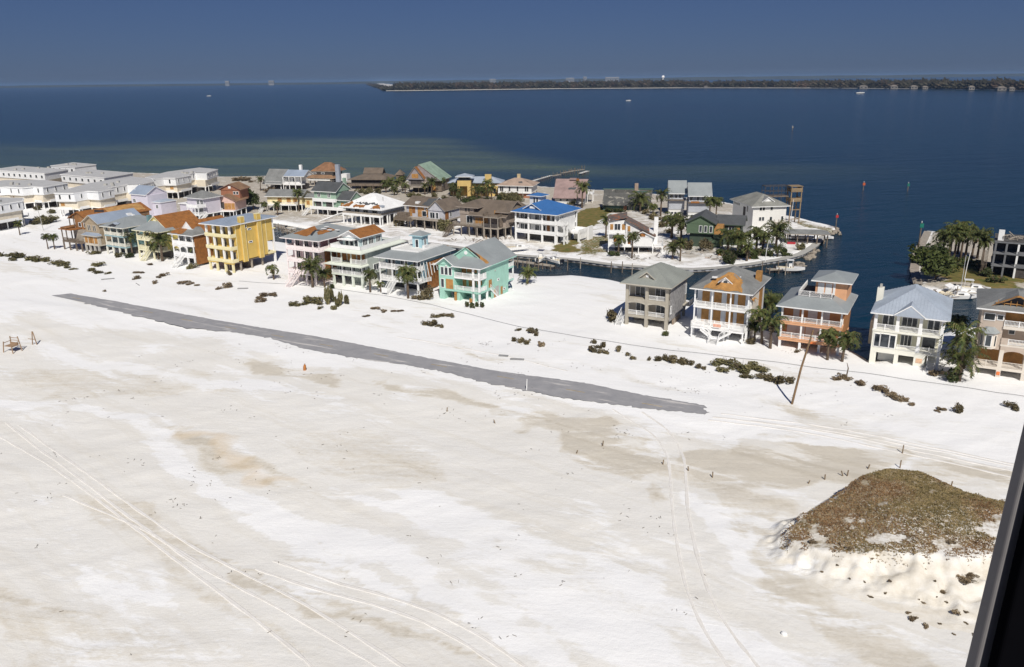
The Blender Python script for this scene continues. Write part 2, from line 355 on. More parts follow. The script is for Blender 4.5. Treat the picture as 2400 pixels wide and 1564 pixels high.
# dune: its own finer sheet resting on the beach
dx = np.arange(20.0, 78.0, 0.26); dy = np.arange(58.0, 108.0, 0.26); DX, DY = np.meshgrid(dx, dy)
DH = dune_h(DX, DY); DZ = ground_z(DX, DY)+DH-0.06
dv = np.stack([DX.ravel(), DY.ravel(), DZ.ravel()], 1); di = np.arange(len(dx)*len(dy)).reshape(len(dy), len(dx))
dq = np.stack([di[:-1,:-1].ravel(), di[:-1,1:].ravel(), di[1:,1:].ravel(), di[1:,:-1].ravel()], 1); hmax = DH.ravel()[dq].max(1); dq = dq[hmax > 0.03]
dm_ = bpy.data.meshes.new('sand_dune'); used_ = np.unique(dq); remap = np.full(len(dv), -1); remap[used_] = np.arange(len(used_)); dm_.from_pydata(dv[used_].tolist(), [], remap[dq].tolist())
sdd = segdist(DX, DY, DUNE)+vnoise(DX, DY, 1.4, 85)*1.0+vnoise(DX, DY, .5, 86)*.6
cv_a = sstep(-0.3, 0.5, sdd)*(1.0-0.42*sstep(84, 77, DY)*(0.6+0.8*(vnoise(DX, DY, 2.2, 87)+.5)))
bc_a = 1.0*np.ones(DX.shape); dt_a = 0.50*sstep(0.3, -0.6, sdd)*sstep(.5, 1.4, DH)  # grey blotches on the face, with the shade among its lumps coloured in
for nm, arr in (('cover', cv_a), ('beach', bc_a), ('damp', .55*sstep(.98, .6, DH/4.5)), ('lawn', np.zeros(DX.shape)), ('tawny', np.zeros(DX.shape)), ('dirt_and_shade', dt_a)):  # damp mask here only lowers the face's albedo so the sun doesn't bleach it
    a = dm_.attributes.new(nm, 'FLOAT', 'POINT'); a.data.foreach_set('value', arr.ravel()[used_].astype(np.float32))
dm_.shade_smooth(); tag(link('sand_dune', dm_, SAND), 'white dune with eroded face and plant-covered cap', 'dune', kind='structure')
# sea sheet to the horizon
me = bpy.data.meshes.new('bay_water')
S = 110000.0
me.from_pydata([(-S,-S,WL),(S,-S,WL),(S,S,WL),(-S,S,WL)], [], [(0,1,2,3)])
m, t, b = nodes('sea_water')
p = pos(t)
shoal_n = noise(t, pos(t, R(14), (0.5, 1.0, 1)), 0.0035, 5, 0.55, 0.8)
sx = N(t, 'ShaderNodeSeparateXYZ'); t.links.new(p, sx.inputs[0])
# sand shoal off the bay shore: band of shallow water
def maprange(src, a, b_, c_=0.0, d=1.0):
    n = N(t, 'ShaderNodeMapRange', interpolation_type='SMOOTHSTEP'); setin(n, From_Min=a, From_Max=b_, To_Min=c_, To_Max=d); t.links.new(src, n.inputs[0]); return n.outputs[0]
yy = mathn(t, 'ADD', sx.outputs['Y'], mathn(t, 'MULTIPLY', mathn(t, 'SUBTRACT', shoal_n, 0.5), 160))
xl = mathn(t, 'ADD', sx.outputs['X'], mathn(t, 'MULTIPLY', mathn(t, 'SUBTRACT', yy, 500.0), 0.42))
band = mathn(t, 'MULTIPLY', maprange(yy, 440, 490), maprange(yy, 860, 640))
band = mathn(t, 'MULTIPLY', band, maprange(xl, 70, 10))
band2 = mathn(t, 'MULTIPLY', mathn(t, 'MULTIPLY', maprange(yy, 400, 450), maprange(yy, 520, 470)), maprange(sx.outputs['X'], 260, 120))
band = mathn(t, 'ADD', band, mathn(t, 'MULTIPLY', band2, 0.35), True)
band = mathn(t, 'MULTIPLY', band, ramp(t, noise(t, pos(t, R(12), (0.4, 1.6, 1)), 0.012, 5, 0.6, 0.5), 0.30, 0.62, (0.25,)*3, (1,)*3))
deep = mixc(t, ramp(t, noise(t, pos(t, R(10), (0.25, 1, 1)), 0.004, 6, 0.6, 0.4), 0.35, 0.65), (0.0012, 0.018, 0.036), (0.002, 0.027, 0.050))
c = mixc(t, mathn(t, 'MULTIPLY', band, maprange(sx.outputs['X'], -480, -180, 0.45, 1.0)), deep, (0.098, 0.128, 0.062))
t.links.new(c, b.inputs['Base Color']); setin(b, Roughness=0.14, IOR=1.33); b.inputs['Specular IOR Level'].default_value = 0.5
pwv = pos(t, R(-20), (0.35, 1.0, 1))
wv = mathn(t, 'ADD', mathn(t, 'MULTIPLY', noise(t, pwv, 0.5, 6, 0.65, 0.3), 0.75), mathn(t, 'MULTIPLY', noise(t, pwv, 0.08, 4, 0.6, 0.3), 1.6))
bump(t, b, wv, 1.0, 0.9)
tag(link('bay_water', me, m), 'dark blue bay and canal water reaching to the horizon', 'water', kind='structure')

# road: asphalt sheet half buried in blown sand
def ribbon(pts, wL, wR, z, step=2.0, jag=0.0, seed=1, ragR=0.0, ragL=0.0):
    rr = random.Random(seed); P = [Vector((*p, 0)) for p in pts]; out = []
    for a_, b_ in zip(P[:-1], P[1:]):
        n = max(1, int((b_-a_).length/step))
        out += [a_.lerp(b_, k/n) for k in range(n)]
    out.append(P[-1]); L = []; Rr = []
    for k, q in enumerate(out):
        d = (out[min(k+1, len(out)-1)]-out[max(k-1, 0)]).normalized(); nrm = Vector((-d.y, d.x, 0))
        L.append(q+nrm*(wL-abs(rr.gauss(0, ragL)))); Rr.append(q-nrm*(wR-abs(rr.gauss(0, ragR))))
    return out, L, Rr
def gz1(x, y):
    a_, b_ = np.array([[x]]), np.array([[y]]); z = ground_z(a_, b_)
    return float((z+(dune_h(a_, b_)-.06 if 20 < x < 78 and 58 < y < 108 else 0))[0, 0])
# outline of the exposed asphalt as the sand leaves it
north_edge = [(120,693),(165,688),(270,706),(376,726),(488,747),(559,759),(650,774),(738,788),(850,809),(991,837),(1144,866),(1210,876),(1300,888),(1368,897),(1502,925),(1600,941),(1657,951)]
south_edge = [(1657,957),(1640,959),(1657,963),(1657,972),(1600,966),(1502,956),(1402,943),(1311,931),(1218,911),(1144,898),(1041,872),(953,856),(865,844),(776,829),(712,818),(676,805),(632,792),(544,779),(441,769),(353,748),(282,732),(188,708)]
rr = random.Random(3); ol = []
for ed, jag in ((north_edge, .12), (south_edge, .3)):
    for (x0, y0), (x1, y1) in zip(ed[:-1], ed[1:]):
        n = max(2, int(math.hypot(x1-x0, (y1-y0)*4)/9))
        for k in range(n):
            q = at(x0+(x1-x0)*k/n, y0+(y1-y0)*k/n, 0.05); ol.append((q.x+rr.gauss(0, jag), q.y+rr.gauss(0, jag*.6)))
m, t, b = nodes('worn_asphalt'); p = pos(t)
c = mixc(t, ramp(t, noise(t, p, 0.35, 5, 0.65), 0.3, 0.7), (0.27, 0.27, 0.285), (0.36, 0.355, 0.365))
sd_ = noise(t, pos(t, R(28), (0.12, 1.2, 1)), 0.8, 6, 0.62, 0.3)
c = mixc(t, ramp(t, sd_, 0.57, 0.68, (0,)*3, (0.9,)*3), c, (0.66, 0.63, 0.60))
c = mixc(t, ramp(t, noise(t, p, 14, 2), 0.3, 0.7, (0,)*3, (0.2,)*3), c, (0.15, 0.15, 0.16))
t.links.new(c, b.inputs['Base Color']); setin(b, Roughness=0.9); bump(t, b, noise(t, p, 12, 2), 0.3, 0.02)
ASPH = m
bm = bmesh.new(); vsr = [bm.verts.new((x, y, 0.06)) for x, y in ol]
ed = [bm.edges.new((vsr[k], vsr[(k+1) % len(vsr)])) for k in range(len(vsr))]
bmesh.ops.triangle_fill(bm, edges=ed, use_beauty=True)
me = bpy.data.meshes.new('asphalt_road'); bm.to_mesh(me); bm.free()
road = tag(link('asphalt_road', me, ASPH), 'grey asphalt road half buried by sand', 'road', kind='structure')
# ------------------------------------------------------------------ house kit
P = paint
WHITE = P('white_paint', (0.80, 0.80, 0.78), 0.55, 0.05, 0.8, lap=0.0, stain=0.25)
WSIDE = P('white_siding', (0.78, 0.78, 0.77), 0.6, 0.05, 0.8, lap=0.2, stain=0.2)
TRIM = P('white_trim', (0.83, 0.83, 0.82), 0.5, 0.04)
PLY = P('plywood', (0.50, 0.255, 0.075), 0.75, 0.22, 0.9, fine=0.35)
OSB = P('bare_sheathing', (0.36, 0.145, 0.035), 0.85, 0.22, 1.2, fine=0.4)
OLDWOOD = P('weathered_wood', (0.21, 0.165, 0.125), 0.85, 0.25, 1.0, fine=0.3)
PALEWOOD = P('grey_timber', (0.40, 0.35, 0.29), 0.85, 0.2, 1.0, fine=0.3)
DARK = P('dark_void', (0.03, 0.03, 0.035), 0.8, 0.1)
CONC = P('concrete', (0.46, 0.45, 0.42), 0.85, 0.12, 0.7, fine=0.2)
FLOORM = P('deck_boards', (0.50, 0.47, 0.43), 0.8, 0.12, 1.0)
def glassmat():
    m, t, b = nodes('window_glass'); p = pos(t)
    c = mixc(t, ramp(t, noise(t, p, 0.7, 2), 0.4, 0.6), (0.012, 0.016, 0.022), (0.05, 0.06, 0.07))
    t.links.new(c, b.inputs['Base Color']); setin(b, Roughness=0.08); return m
GLASS = glassmat()
UNDER = P('under_house_shade_boards', (.10, .09, .08), .85, .25, 1.0)  # dark wood tone that carries the shade below the houses
def shingle(name, rgb, var=0.25, bald=None):
    m, t, b = nodes(name); p = pos(t)
    sp = pos(t, 0, (1, 1, 3.0))
    c = mixc(t, ramp(t, noise(t, p, 0.35, 5, 0.65), 0.3, 0.7), tuple(x*(1-var) for x in rgb), tuple(x*(1+var*.8) for x in rgb))
    c = mixc(t, 0.55, c, ramp(t, noise(t, sp, 4.5, 3, 0.7), 0.3, 0.75, (0.45,)*3, (1.2,)*3), 'MULTIPLY')
    if bald: c = mixc(t, ramp(t, noise(t, p, 0.55, 5, 0.6, 0.5), 0.56, 0.60), c, bald)
    t.links.new(c, b.inputs['Base Color']); setin(b, Roughness=0.9)
    g = N(t, 'ShaderNodeNewGeometry'); sx = N(t, 'ShaderNodeSeparateXYZ'); t.links.new(g.outputs['Position'], sx.inputs[0])
    bump(t, b, mathn(t, 'FRACT', mathn(t, 'MULTIPLY', sx.outputs['Z'], 9.0)), 0.5, 0.02); return m
def metalroof(name, rgb):
    m, t, b = nodes(name); p = pos(t)
    c = mixc(t, ramp(t, noise(t, p, 0.25, 5, 0.6), 0.3, 0.7), tuple(x*0.86 for x in rgb), tuple(min(1, x*1.08) for x in rgb))
    c = mixc(t, 0.3, c, ramp(t, noise(t, p, 3.0, 4, 0.7), 0.3, 0.7, (0.6,)*3, (1.1,)*3), 'MULTIPLY')
    t.links.new(c, b.inputs['Base Color']); setin(b, Roughness=0.48, Metallic=0.0); return m
RGREY = metalroof('grey_metal_roof', (0.30, 0.325, 0.33)); RBLUEGREY = metalroof('blue_grey_metal_roof', (0.30, 0.355, 0.44))
RBLUE = metalroof('blue_metal_roof', (0.05, 0.16, 0.40)); RWHITE = metalroof('white_membrane_roof', (0.86, 0.86, 0.85))
RSILVER = metalroof('silver_metal_roof', (0.38, 0.43, 0.50))
SGREY = shingle('grey_shingles', (0.23, 0.235, 0.23)); SDARK = shingle('charcoal_shingles', (0.085, 0.09, 0.095)); SBROWN = shingle('brown_shingles', (0.165, 0.13, 0.10))
SMAUVE = shingle('mauve_shingles', (0.33, 0.235, 0.22)); STAN = shingle('tan_shingles', (0.43, 0.32, 0.25)); SGREEN = shingle('sage_shingles', (0.27, 0.37, 0.29))
SPATCH = shingle('torn_dark_shingles', (0.10, 0.10, 0.095), 0.3, bald=(0.24, 0.23, 0.20)); SREDBR = shingle('torn_reddish_shingles', (0.15, 0.12, 0.105), 0.3, bald=(0.30, 0.12, 0.06))
SRUST = shingle('rust_shingles', (0.27, 0.16, 0.09), 0.3)
CACHE = {}
def frame_mesh(w, h, d=0.10, f=0.11, mull=1):
    k = ('fr', w, h, mull)
    if k not in CACHE:
        q = MB(); q.box(-w/2-f, -w/2, -d, 0, -f, h+f); q.box(w/2, w/2+f, -d, 0, -f, h+f); q.box(-w/2, w/2, -d, 0, -f, 0); q.box(-w/2, w/2, -d, 0, h, h+f)
        for i in range(1, mull): x = -w/2+w*i/mull; q.box(x-.04, x+.04, -d*.8, 0, 0, h)
        CACHE[k] = q.mesh('window_frame')
    return CACHE[k]
def pane_mesh(w, h):
    k = ('pn', w, h)
    if k not in CACHE: CACHE[k] = MB().box(-w/2, w/2, -0.03, 0.0, 0, h).mesh('pane')
    return CACHE[k]
def board_mesh(w, h, t_=0.07):
    k = ('bd', w, h, t_)
    if k not in CACHE: CACHE[k] = MB().box(-w/2, w/2, -t_, 0, 0, h).mesh('board')
    return CACHE[k]
ROT = dict(f=0.0, r=math.pi/2, l=-math.pi/2, b=math.pi)
def setmat(me, m):
    if not me.materials: me.materials.append(m)
def inst(name, me, m, parent, loc, rz=0.0):
    key = (me.name, m.name)
    if key not in CACHE:
        c = me.copy(); c.materials.clear(); c.materials.append(m); CACHE[key] = c
    o = bpy.data.objects.new(name, CACHE[key]); COL.objects.link(o); o.parent = parent; o.location = loc; o.rotation_euler = (0, 0, rz); return o
class House:
    def __init__(s, name, label, px, py, ang=-29, cat='house', group=None, loc=None, z=0.0):
        p = loc if loc is not None else at(px, py, z)
        s.o = empty(name, (p[0], p[1], z), R(ang)); tag(s.o, label, cat, group)
        s.trim = TRIM; s.wall = WSIDE
    def mb(s, name, q, m, parent=None): return q.build(name, m, parent or s.o)
    def b(s, name, x0, x1, y0, y1, z0, z1, m, parent=None): return s.mb(name, MB().box(x0, x1, y0, y1, z0, z1), m, parent)
    def P(s, face, a, z, off): return {'f': (a, off, z), 'b': (a, off, z), 'r': (off, a, z), 'l': (off, a, z)}[face]
    def win(s, face, a, z, w, h, off, mull=1, fm=None, glass=None):
        o = inst('window', frame_mesh(w, h, mull=mull), fm or s.trim, s.o, s.P(face, a, z, off), ROT[face])
        inst('pane', pane_mesh(w, h), glass or GLASS, o, (0, 0, 0)); return o
    def wins(s, face, lst, z, w, h, off, mull=1, fm=None):
        for a in lst: s.win(face, a, z, w, h, off, mull, fm)
    def ply(s, face, a, z, w, h, off, m=None, name='plywood_panel', t_=0.07):
        return inst(name, board_mesh(w, h, t_), m or PLY, s.o, s.P(face, a, z, off), ROT[face])
    def col(s, x, y, z0, z1, r, m, name='column'):
        key = ('col', round(z1-z0, 2), r)
        if key not in CACHE: CACHE[key] = MB().box(-r, r, -r, r, 0, z1-z0).mesh('post')
        return inst(name, CACHE[key], m, s.o, (x, y, z0))
    def cols(s, xs, ys, z0, z1, r, m, name='column'):
        for x in xs:
            for y in ys: s.col(x, y, z0, z1, r, m, name)
    def rail(s, pts, z, m=None, h=1.0, bal=0.2, solid=False, lattice=False, name='railing', parent=None):
        q = MB(); m = m or s.trim
        for (x0, y0), (x1, y1) in zip(pts[:-1], pts[1:]):
            L = math.hypot(x1-x0, y1-y0); n = max(1, round(L/2.2))
            for i in range(n+1):
                x = x0+(x1-x0)*i/n; y = y0+(y1-y0)*i/n; q.box(x-.06, x+.06, y-.06, y+.06, z, z+h+.08)
            q.bar((x0, y0, z+h), (x1, y1, z+h), 0.11, 0.07)
            if solid: q.bar((x0, y0, z+h*.5), (x1, y1, z+h*.5), 0.08, h*.9); continue
            q.bar((x0, y0, z+.13), (x1, y1, z+.13), 0.07, 0.07)
            nb = max(2, int(L/bal))
            for i in range(1, nb):
                f_ = i/nb; x = x0+(x1-x0)*f_; y = y0+(y1-y0)*f_
                if lattice:
                    f2 = min(1, max(0, f_+.45/L)); f3 = min(1, max(0, f_-.45/L))
                    q.bar((x, y, z+.13), (x0+(x1-x0)*f2, y0+(y1-y0)*f2, z+h), .045, .03); q.bar((x, y, z+.13), (x0+(x1-x0)*f3, y0+(y1-y0)*f3, z+h), .045, .03)
                else: q.bar((x, y, z+.13), (x, y, z+h), 0.06, 0.06)
        return s.mb(name, q, m, parent)
    def slab(s, x0, x1, y0, y1, z, m=None, t_=0.35, name='floor_slab'): return s.b(name, x0, x1, y0, y1, z-t_, z, m or s.trim)
    def stairs(s, x0, x1, y0, z0, y1, z1, m=None, rails=True, axis='v', name='stairs'):
        """flight from (y0, z0) top to (y1, z1) bottom, between x0 and x1; axis 'u' swaps x and y"""
        q = MB(); n = max(4, int(abs(z0-z1)/0.19)); m = m or s.trim
        sw = (lambda a, b_, c: (a, b_, c)) if axis == 'v' else (lambda a, b_, c: (b_, a, c))
        def bx(a0, a1, b0, b1, c0, c1):
            p0 = sw(a0, min(b0, b1), c0); p1 = sw(a1, max(b0, b1), c1); q.box(min(p0[0], p1[0]), max(p0[0], p1[0]), min(p0[1], p1[1]), max(p0[1], p1[1]), c0, c1)
        for i in range(n):
            y = y0+(y1-y0)*(i+.5)/n; z = z0+(z1-z0)*(i+.6)/n; d = abs(y1-y0)/n*.55; bx(x0+.05, x1-.05, y-d, y+d, z-.05, z)
        for x in (x0, x1):
            q.bar(sw(x, y0, z0-.15), sw(x, y1, z1-.1), 0.07, 0.32)
            if rails:
                q.bar(sw(x, y0, z0+.95), sw(x, y1, z1+.95), 0.09, 0.09)
                for i in range(0, n+1, 2): y = y0+(y1-y0)*i/n; z = z0+(z1-z0)*i/n; q.bar(sw(x, y, z), sw(x, y, z+.95), 0.06)
        return s.mb(name, q, m)
    def hip(s, x0, x1, y0, y1, z, h, m, fm=None, top=None, t_=0.22, name='roof', seams=0, parent=None):
        if top is None:
            wx, wy = x1-x0, y1-y0
            if wx <= wy: top = ((x0+x1)/2, (x0+x1)/2, y0+wx*.5, y1-wx*.5)
            else: top = (x0+wy*.5, x1-wy*.5, (y0+y1)/2, (y0+y1)/2)
        a, b_, c, d = top; e = z+t_; k = z+h
        vs = [(x0,y0,z),(x1,y0,z),(x1,y1,z),(x0,y1,z),(x0,y0,e),(x1,y0,e),(x1,y1,e),(x0,y1,e),(a,c,k),(b_,c,k),(b_,d,k),(a,d,k)]
        q = MB(); q.add(vs, [(3,2,1,0),(0,1,5,4),(1,2,6,5),(2,3,7,6),(3,0,4,7)], 1)
        q.add(vs, [(4,5,9,8),(5,6,10,9),(6,7,11,10),(7,4,8,11)]+([(8,9,10,11)] if b_-a > .3 and d-c > .3 else []), 0)
        o = s.mb(name, q, [m, fm or s.trim], parent)
        def zf(x, y):
            f_ = []
            for lo, hi, v in ((x0, a, x), (x1, b_, x), (y0, c, y), (y1, d, y)):
                f_.append((v-lo)/(hi-lo) if abs(hi-lo) > 1e-6 else 1)
            return e+(k-e)*max(0, min(1, min(f_)))
        s.zf = zf
        if seams:
            q = MB()
            for (A, B, C, D) in ((4,5,9,8),(5,6,10,9),(6,7,11,10),(7,4,8,11)):
                A, B, C, D = (Vector(vs[i]) for i in (A, B, C, D)); L = (B-A).length; uu = (B-A)/L
                sD = (D-A).dot(uu); sC = (C-A).dot(uu); vv = (D-A)-uu*sD
                n = int(L/seams)
                for i in range(1, n):
                    x = L*i/n; f_ = x/sD if x < sD else ((L-x)/(L-sC) if x > sC else 1.0)
                    p = A+uu*x; q.bar(p+Vector((0,0,.03)), p+vv*max(.02, f_)+Vector((0,0,.03)), 0.05, 0.07)
            r_ = s.mb('standing_seams', q, m, o); tag(r_, kind='stuff')
        return o
    def gable(s, x0, x1, y0, y1, z, h, m, fm=None, axis='v', over=0.5, wall=None, t_=0.22, name='roof', ridge=.5, ends='fb'):
        """axis 'v': ridge runs front to back; the end triangles get a wall"""
        q = MB()
        if axis == 'v':
            xm = x0+(x1-x0)*ridge; X = lambda a, b_, c: (a, b_, c); A0, A1, B0, B1, M = x0, x1, y0, y1, xm
        else:
            ym = y0+(y1-y0)*ridge; X = lambda a, b_, c: (b_, a, c); A0, A1, B0, B1, M = y0, y1, x0, x1, ym
        vs = [X(A0,B0,z), X(A1,B0,z), X(A1,B1,z), X(A0,B1,z), X(M,B0,z+h), X(M,B1,z+h), X(A0,B0,z+t_), X(A1,B0,z+t_), X(A1,B1,z+t_), X(A0,B1,z+t_), X(M,B0,z+h+t_), X(M,B1,z+h+t_)]
        fl = axis != 'v'
        def F(lst): return [tuple(reversed(f_)) if fl else f_ for f_ in lst]
        q.add(vs, F([(7,8,11,10),(9,6,10,11)]), 0)
        q.add(vs, F([(1,4,5,2),(0,3,5,4),(0,4,10,6),(1,7,10,4),(2,5,11,8),(3,9,11,5),(0,6,9,3),(1,2,8,7)]), 1)
        o = s.mb(name, q, [m, fm or s.trim])
        if wall is not None:
            for i, (e, yv) in enumerate((('f', B0+over), ('b', B1-over))):
                if e not in ends: continue
                tri = [X(A0+.5*0, yv, z-.0), X(A1, yv, z), X(M, yv, z+h-.02)]; dd = 0.15 if e == 'f' else -0.15
                tri2 = [X(A0, yv+dd, z), X(A1, yv+dd, z), X(M, yv+dd, z+h-.02)]
                g_ = MB().add(tri+tri2, [(0,1,2),(5,4,3),(0,3,4,1),(1,4,5,2),(2,5,3,0)]); s.mb('gable_wall', g_, wall)
        def zf(x, y):
            a = x if axis == 'v' else y
            return z+t_+h*((a-A0)/(M-A0) if a < M else (A1-a)/(A1-M))
        s.zf = zf
        return o
    def patch(s, pts, m=None, name='exposed_sheathing', lift=0.04, jag=0.25, zf=None, seed=1, th=0.05):
        """ragged area of bare boards lying on the roof surface"""
        rr = random.Random(seed); zf = zf or s.zf; out = []; n = len(pts)
        for i in range(n):
            a, b_ = pts[i], pts[(i+1) % n]; k = max(1, int(math.hypot(b_[0]-a[0], b_[1]-a[1])/0.6))
            for j in range(k): out.append((a[0]+(b_[0]-a[0])*j/k+rr.uniform(-jag, jag), a[1]+(b_[1]-a[1])*j/k+rr.uniform(-jag, jag)))
        bm = bmesh.new(); V = [bm.verts.new((x, y, 0)) for x, y in out]; E = [bm.edges.new((V[i], V[(i+1) % len(V)])) for i in range(len(V))]
        bmesh.ops.triangle_fill(bm, edges=E, use_beauty=True)
        bmesh.ops.subdivide_edges(bm, edges=[e for e in bm.edges if e.calc_length() > 1.2], cuts=1)
        for v in bm.verts: v.co.z = zf(v.co.x, v.co.y)+lift
        bmesh.ops.recalc_face_normals(bm, faces=bm.faces)
        for f_ in bm.faces:
            if f_.normal.z < 0: f_.normal_flip()
        r_ = bmesh.ops.extrude_face_region(bm, geom=list(bm.faces))
        for v in r_['geom']:
            if isinstance(v, bmesh.types.BMVert): v.co.z += th
        me = bpy.data.meshes.new(name); bm.to_mesh(me); bm.free()
        return link(name, me, m or OSB, s.o)
    def pyramid(s, x0, x1, y0, y1, z, h, m, **k): return s.hip(x0, x1, y0, y1, z, h, m, top=((x0+x1)/2,)*2+((y0+y1)/2,)*2, **k)
    def porch_house(s, W, D, p, lv, ze, wall, trim=None, ncol=4, cr_=0.14, railk={}, bays=True, ply=(), pile=None, pr=0.2, rows=4, back=None, wstyle=(1.7, 2.1, 2), side='r', glevel=None, slabm=None):
        """raised beach house: piles, floors at lv, recessed walls behind a front porch of depth p"""
        s.trim = trim or s.trim; s.wall = wall; pile = pile or s.trim; slabm = slabm or s.trim
        z1 = lv[0]; D2 = D-(back or 0)
        xs_ = [W*i/(ncol-1) for i in range(ncol)]; xs_ = [min(max(x, cr_+.02), W-cr_-.02) for x in xs_]
        for j in range(1, rows):
            y = p+(D2-p-.25)*j/(rows-1)
            for x in xs_: s.col(x, y, -0.6, z1-.4, pr, pile, 'pile')
        s.b('floor_frame', 0, W, 0.0, D, z1-.42, z1-.02, slabm)
        s.b('enclosure', W*.12, W*.9, p+1.6, D2-.8, -.6, z1-.44, UNDER)  # dark box added under the floor to deepen the shade there
        s.b('wall', 0.02, W-.02, p, D2, z1-.02, ze, wall)
        for k, z in enumerate(lv):
            if k: s.slab(-.06, W+.06, -.06, p-.002, z, slabm)
        for x in xs_:
            s.col(x, cr_+.01, -0.6, z1-.42, max(cr_, pr), pile, 'pile'); 
            for k, z in enumerate(lv): s.col(x, cr_+.01, z-.02 if k == 0 else z, (lv+[ze+.35])[k+1]-.35, cr_, s.trim)
        for k, z in enumerate(lv):
            if railk is not None: s.rail([(0.1, p-.1), (0.1, .12), (W-.1, .12), (W-.1, p-.1)], z, **railk)
        w_, h_, mu = wstyle
        if bays:
            for k, z in enumerate(lv):
                for i in range(ncol-1):
                    a = (xs_[i]+xs_[i+1])/2
                    if (k, i) in ply: s.ply('f', a, z+.05, w_+.5, h_+.1, p)
                    else: s.win('f', a, z+.08, w_, h_, p, mu)
        return xs_
# ------------------------------------------------------------------ front row of houses, left to right
BUILD = []
# broken wooden house at the far end of the row
h = House('damaged_wooden_house', 'wrecked house of bare orange-brown boards with torn roof at left end of the front row', 150, 584, -29)
W_, D_ = 9.5, 26
OR = P('orange_board_siding', (0.34, 0.165, 0.06), 0.8, 0.25, 0.7, fine=0.3); ORL = P('pale_orange_sheathing', (0.52, 0.29, 0.10), 0.8, 0.2, 0.7, fine=0.3)
for x in (0.2, 3.2, 6.4, 9.2):
    for y in (.2, 6, 12, 18, 25): h.col(x, y, -.6, 2.4, .18, OLDWOOD, 'pile')
h.b('floor_frame', 0, W_, 0, D_, 2.4, 2.8, OLDWOOD); h.b('wall', 2.6, W_, 3.5, D_-.3, 2.8, 9.2, OR)
h.b('wall', 3.0, W_-.2, 2.2, 3.5, 2.8, 6.2, PALEWOOD)
for x in (.2, 2.4): h.col(x, .2, 2.8, 7.0, .13, OLDWOOD); h.col(x, 3.3, 2.8, 10.2, .13, OLDWOOD)
h.slab(0, 3, 0, 10, 7.1, OR, .3); h.b('broken_awning', -.6, 5.6, -.4, 3.4, 6.35, 6.6, OSB); h.rail([(.2, .2), (8, .2)], 2.8, OLDWOOD)
h.gable(-.4, W_+.3, 3.0, D_+.5, 9.2, 2.3, OSB, OSB, wall=OR)
h.patch([(.5, 4), (4, 4), (4, 14), (.5, 14)], OSB, seed=4); h.patch([(5.2, 12), (9, 12), (9, 25), (5.2, 25)], ORL, seed=5)
h.patch([(1.0, 14.5), (4.3, 14.5), (4.3, 20), (1, 20)], DARK, 'roof_hole', seed=6); h.patch([(5.4, 9), (6.6, 8), (7.2, 11), (5.8, 11.5)], DARK, 'roof_hole', seed=7)
h.win('f', 5.0, 7.0, 1.2, 1.2, 3.5); h.win('f', 7.6, 7.0, 1.2, 1.2, 3.5)
for i in range(7): h.b('rafter', W_+.3, W_+1.5, 20.0+i*.7, 20.12+i*.7, 8.5, 8.7, OLDWOOD)
# tan house with blue-grey gable
h = House('tan_gabled_house', 'tan stilt house with long blue-grey gable roof and boarded lower windows', 202, 588.3, -29)
TAN = P('tan_siding', (0.40, 0.315, 0.215), 0.7, 0.12, 0.8, lap=.22)
h.trim = P('tan_trim', (0.55, 0.50, 0.42), 0.6, 0.08)
for x in (.2, 2.2, 4.4, 6.4):
    for y in (.2, 5, 10, 15): h.col(x, y, -.6, 2.0, .24, CONC, 'pile')
h.b('floor_frame', -.1, 6.8, 0, 16, 1.95, 2.3, h.trim); h.b('wall', 0, 6.7, 1.0, 15.8, 2.3, 8.8, TAN)
h.b('sun_room', -.1, 6.8, 0, 1.0, 2.3, 5.0, h.trim)
h.hip(-.5, 7.2, -.6, 1.3, 5.0, .9, RBLUEGREY, top=(.3, 6.4, 1.0, 1.3), name='porch_roof')
for x in (1.1, 2.9, 4.0, 5.8): h.ply('f', x, 2.75, 1.3, 1.9, 0)
h.wins('f', (1.6, 2.4, 4.1, 4.9), 6.5, .55, 1.6, 1.0); h.win('r', 3.2, 6.3, 1.4, 1.9, 6.7, 2)
h.gable(-.8, 7.5, .2, 16.5, 8.7, 2.5, RBLUEGREY, wall=TAN, over=.8)
h.b('roof_vent', 5.2, 6.2, 12, 13.6, 9.6, 10.4, TRIM); h.b('roof_vent', 6.4, 7.0, 13.2, 13.9, 9.3, 10.0, TRIM)
h.ply('r', 5.5, 2.6, 2.2, 2.2, 6.7); 
# teal house
h = House('teal_porch_house', 'teal house with two cream railed porches and damaged grey roof', 252.5, 596, -29)
TEAL = P('teal_siding', (0.17, 0.295, 0.315), 0.65, 0.1, 0.8, lap=.2); CRT = P('cream_trim', (0.74, 0.72, 0.64), 0.6, .05)
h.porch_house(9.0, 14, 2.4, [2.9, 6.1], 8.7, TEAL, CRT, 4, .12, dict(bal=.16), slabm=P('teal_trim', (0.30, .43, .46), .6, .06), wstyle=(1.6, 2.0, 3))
h.hip(-.9, 9.9, -.8, 15, 8.6, 2.5, RGREY, CRT)
h.patch([(3, -.4), (6, -.4), (5.2, 1.6), (3.6, 1.4)], DARK, 'roof_hole', seed=3); h.patch([(3.3, .6), (6.8, .2), (6.2, 1.6), (4.6, 1.2)], RSILVER, 'bent_roof_sheet', .25, seed=9)
h.b('chimney', 9.05, 9.9, 8.6, 9.9, 2.8, 11.3, TEAL); h.win('r', 5, 6.4, .9, 1.3, 9); 
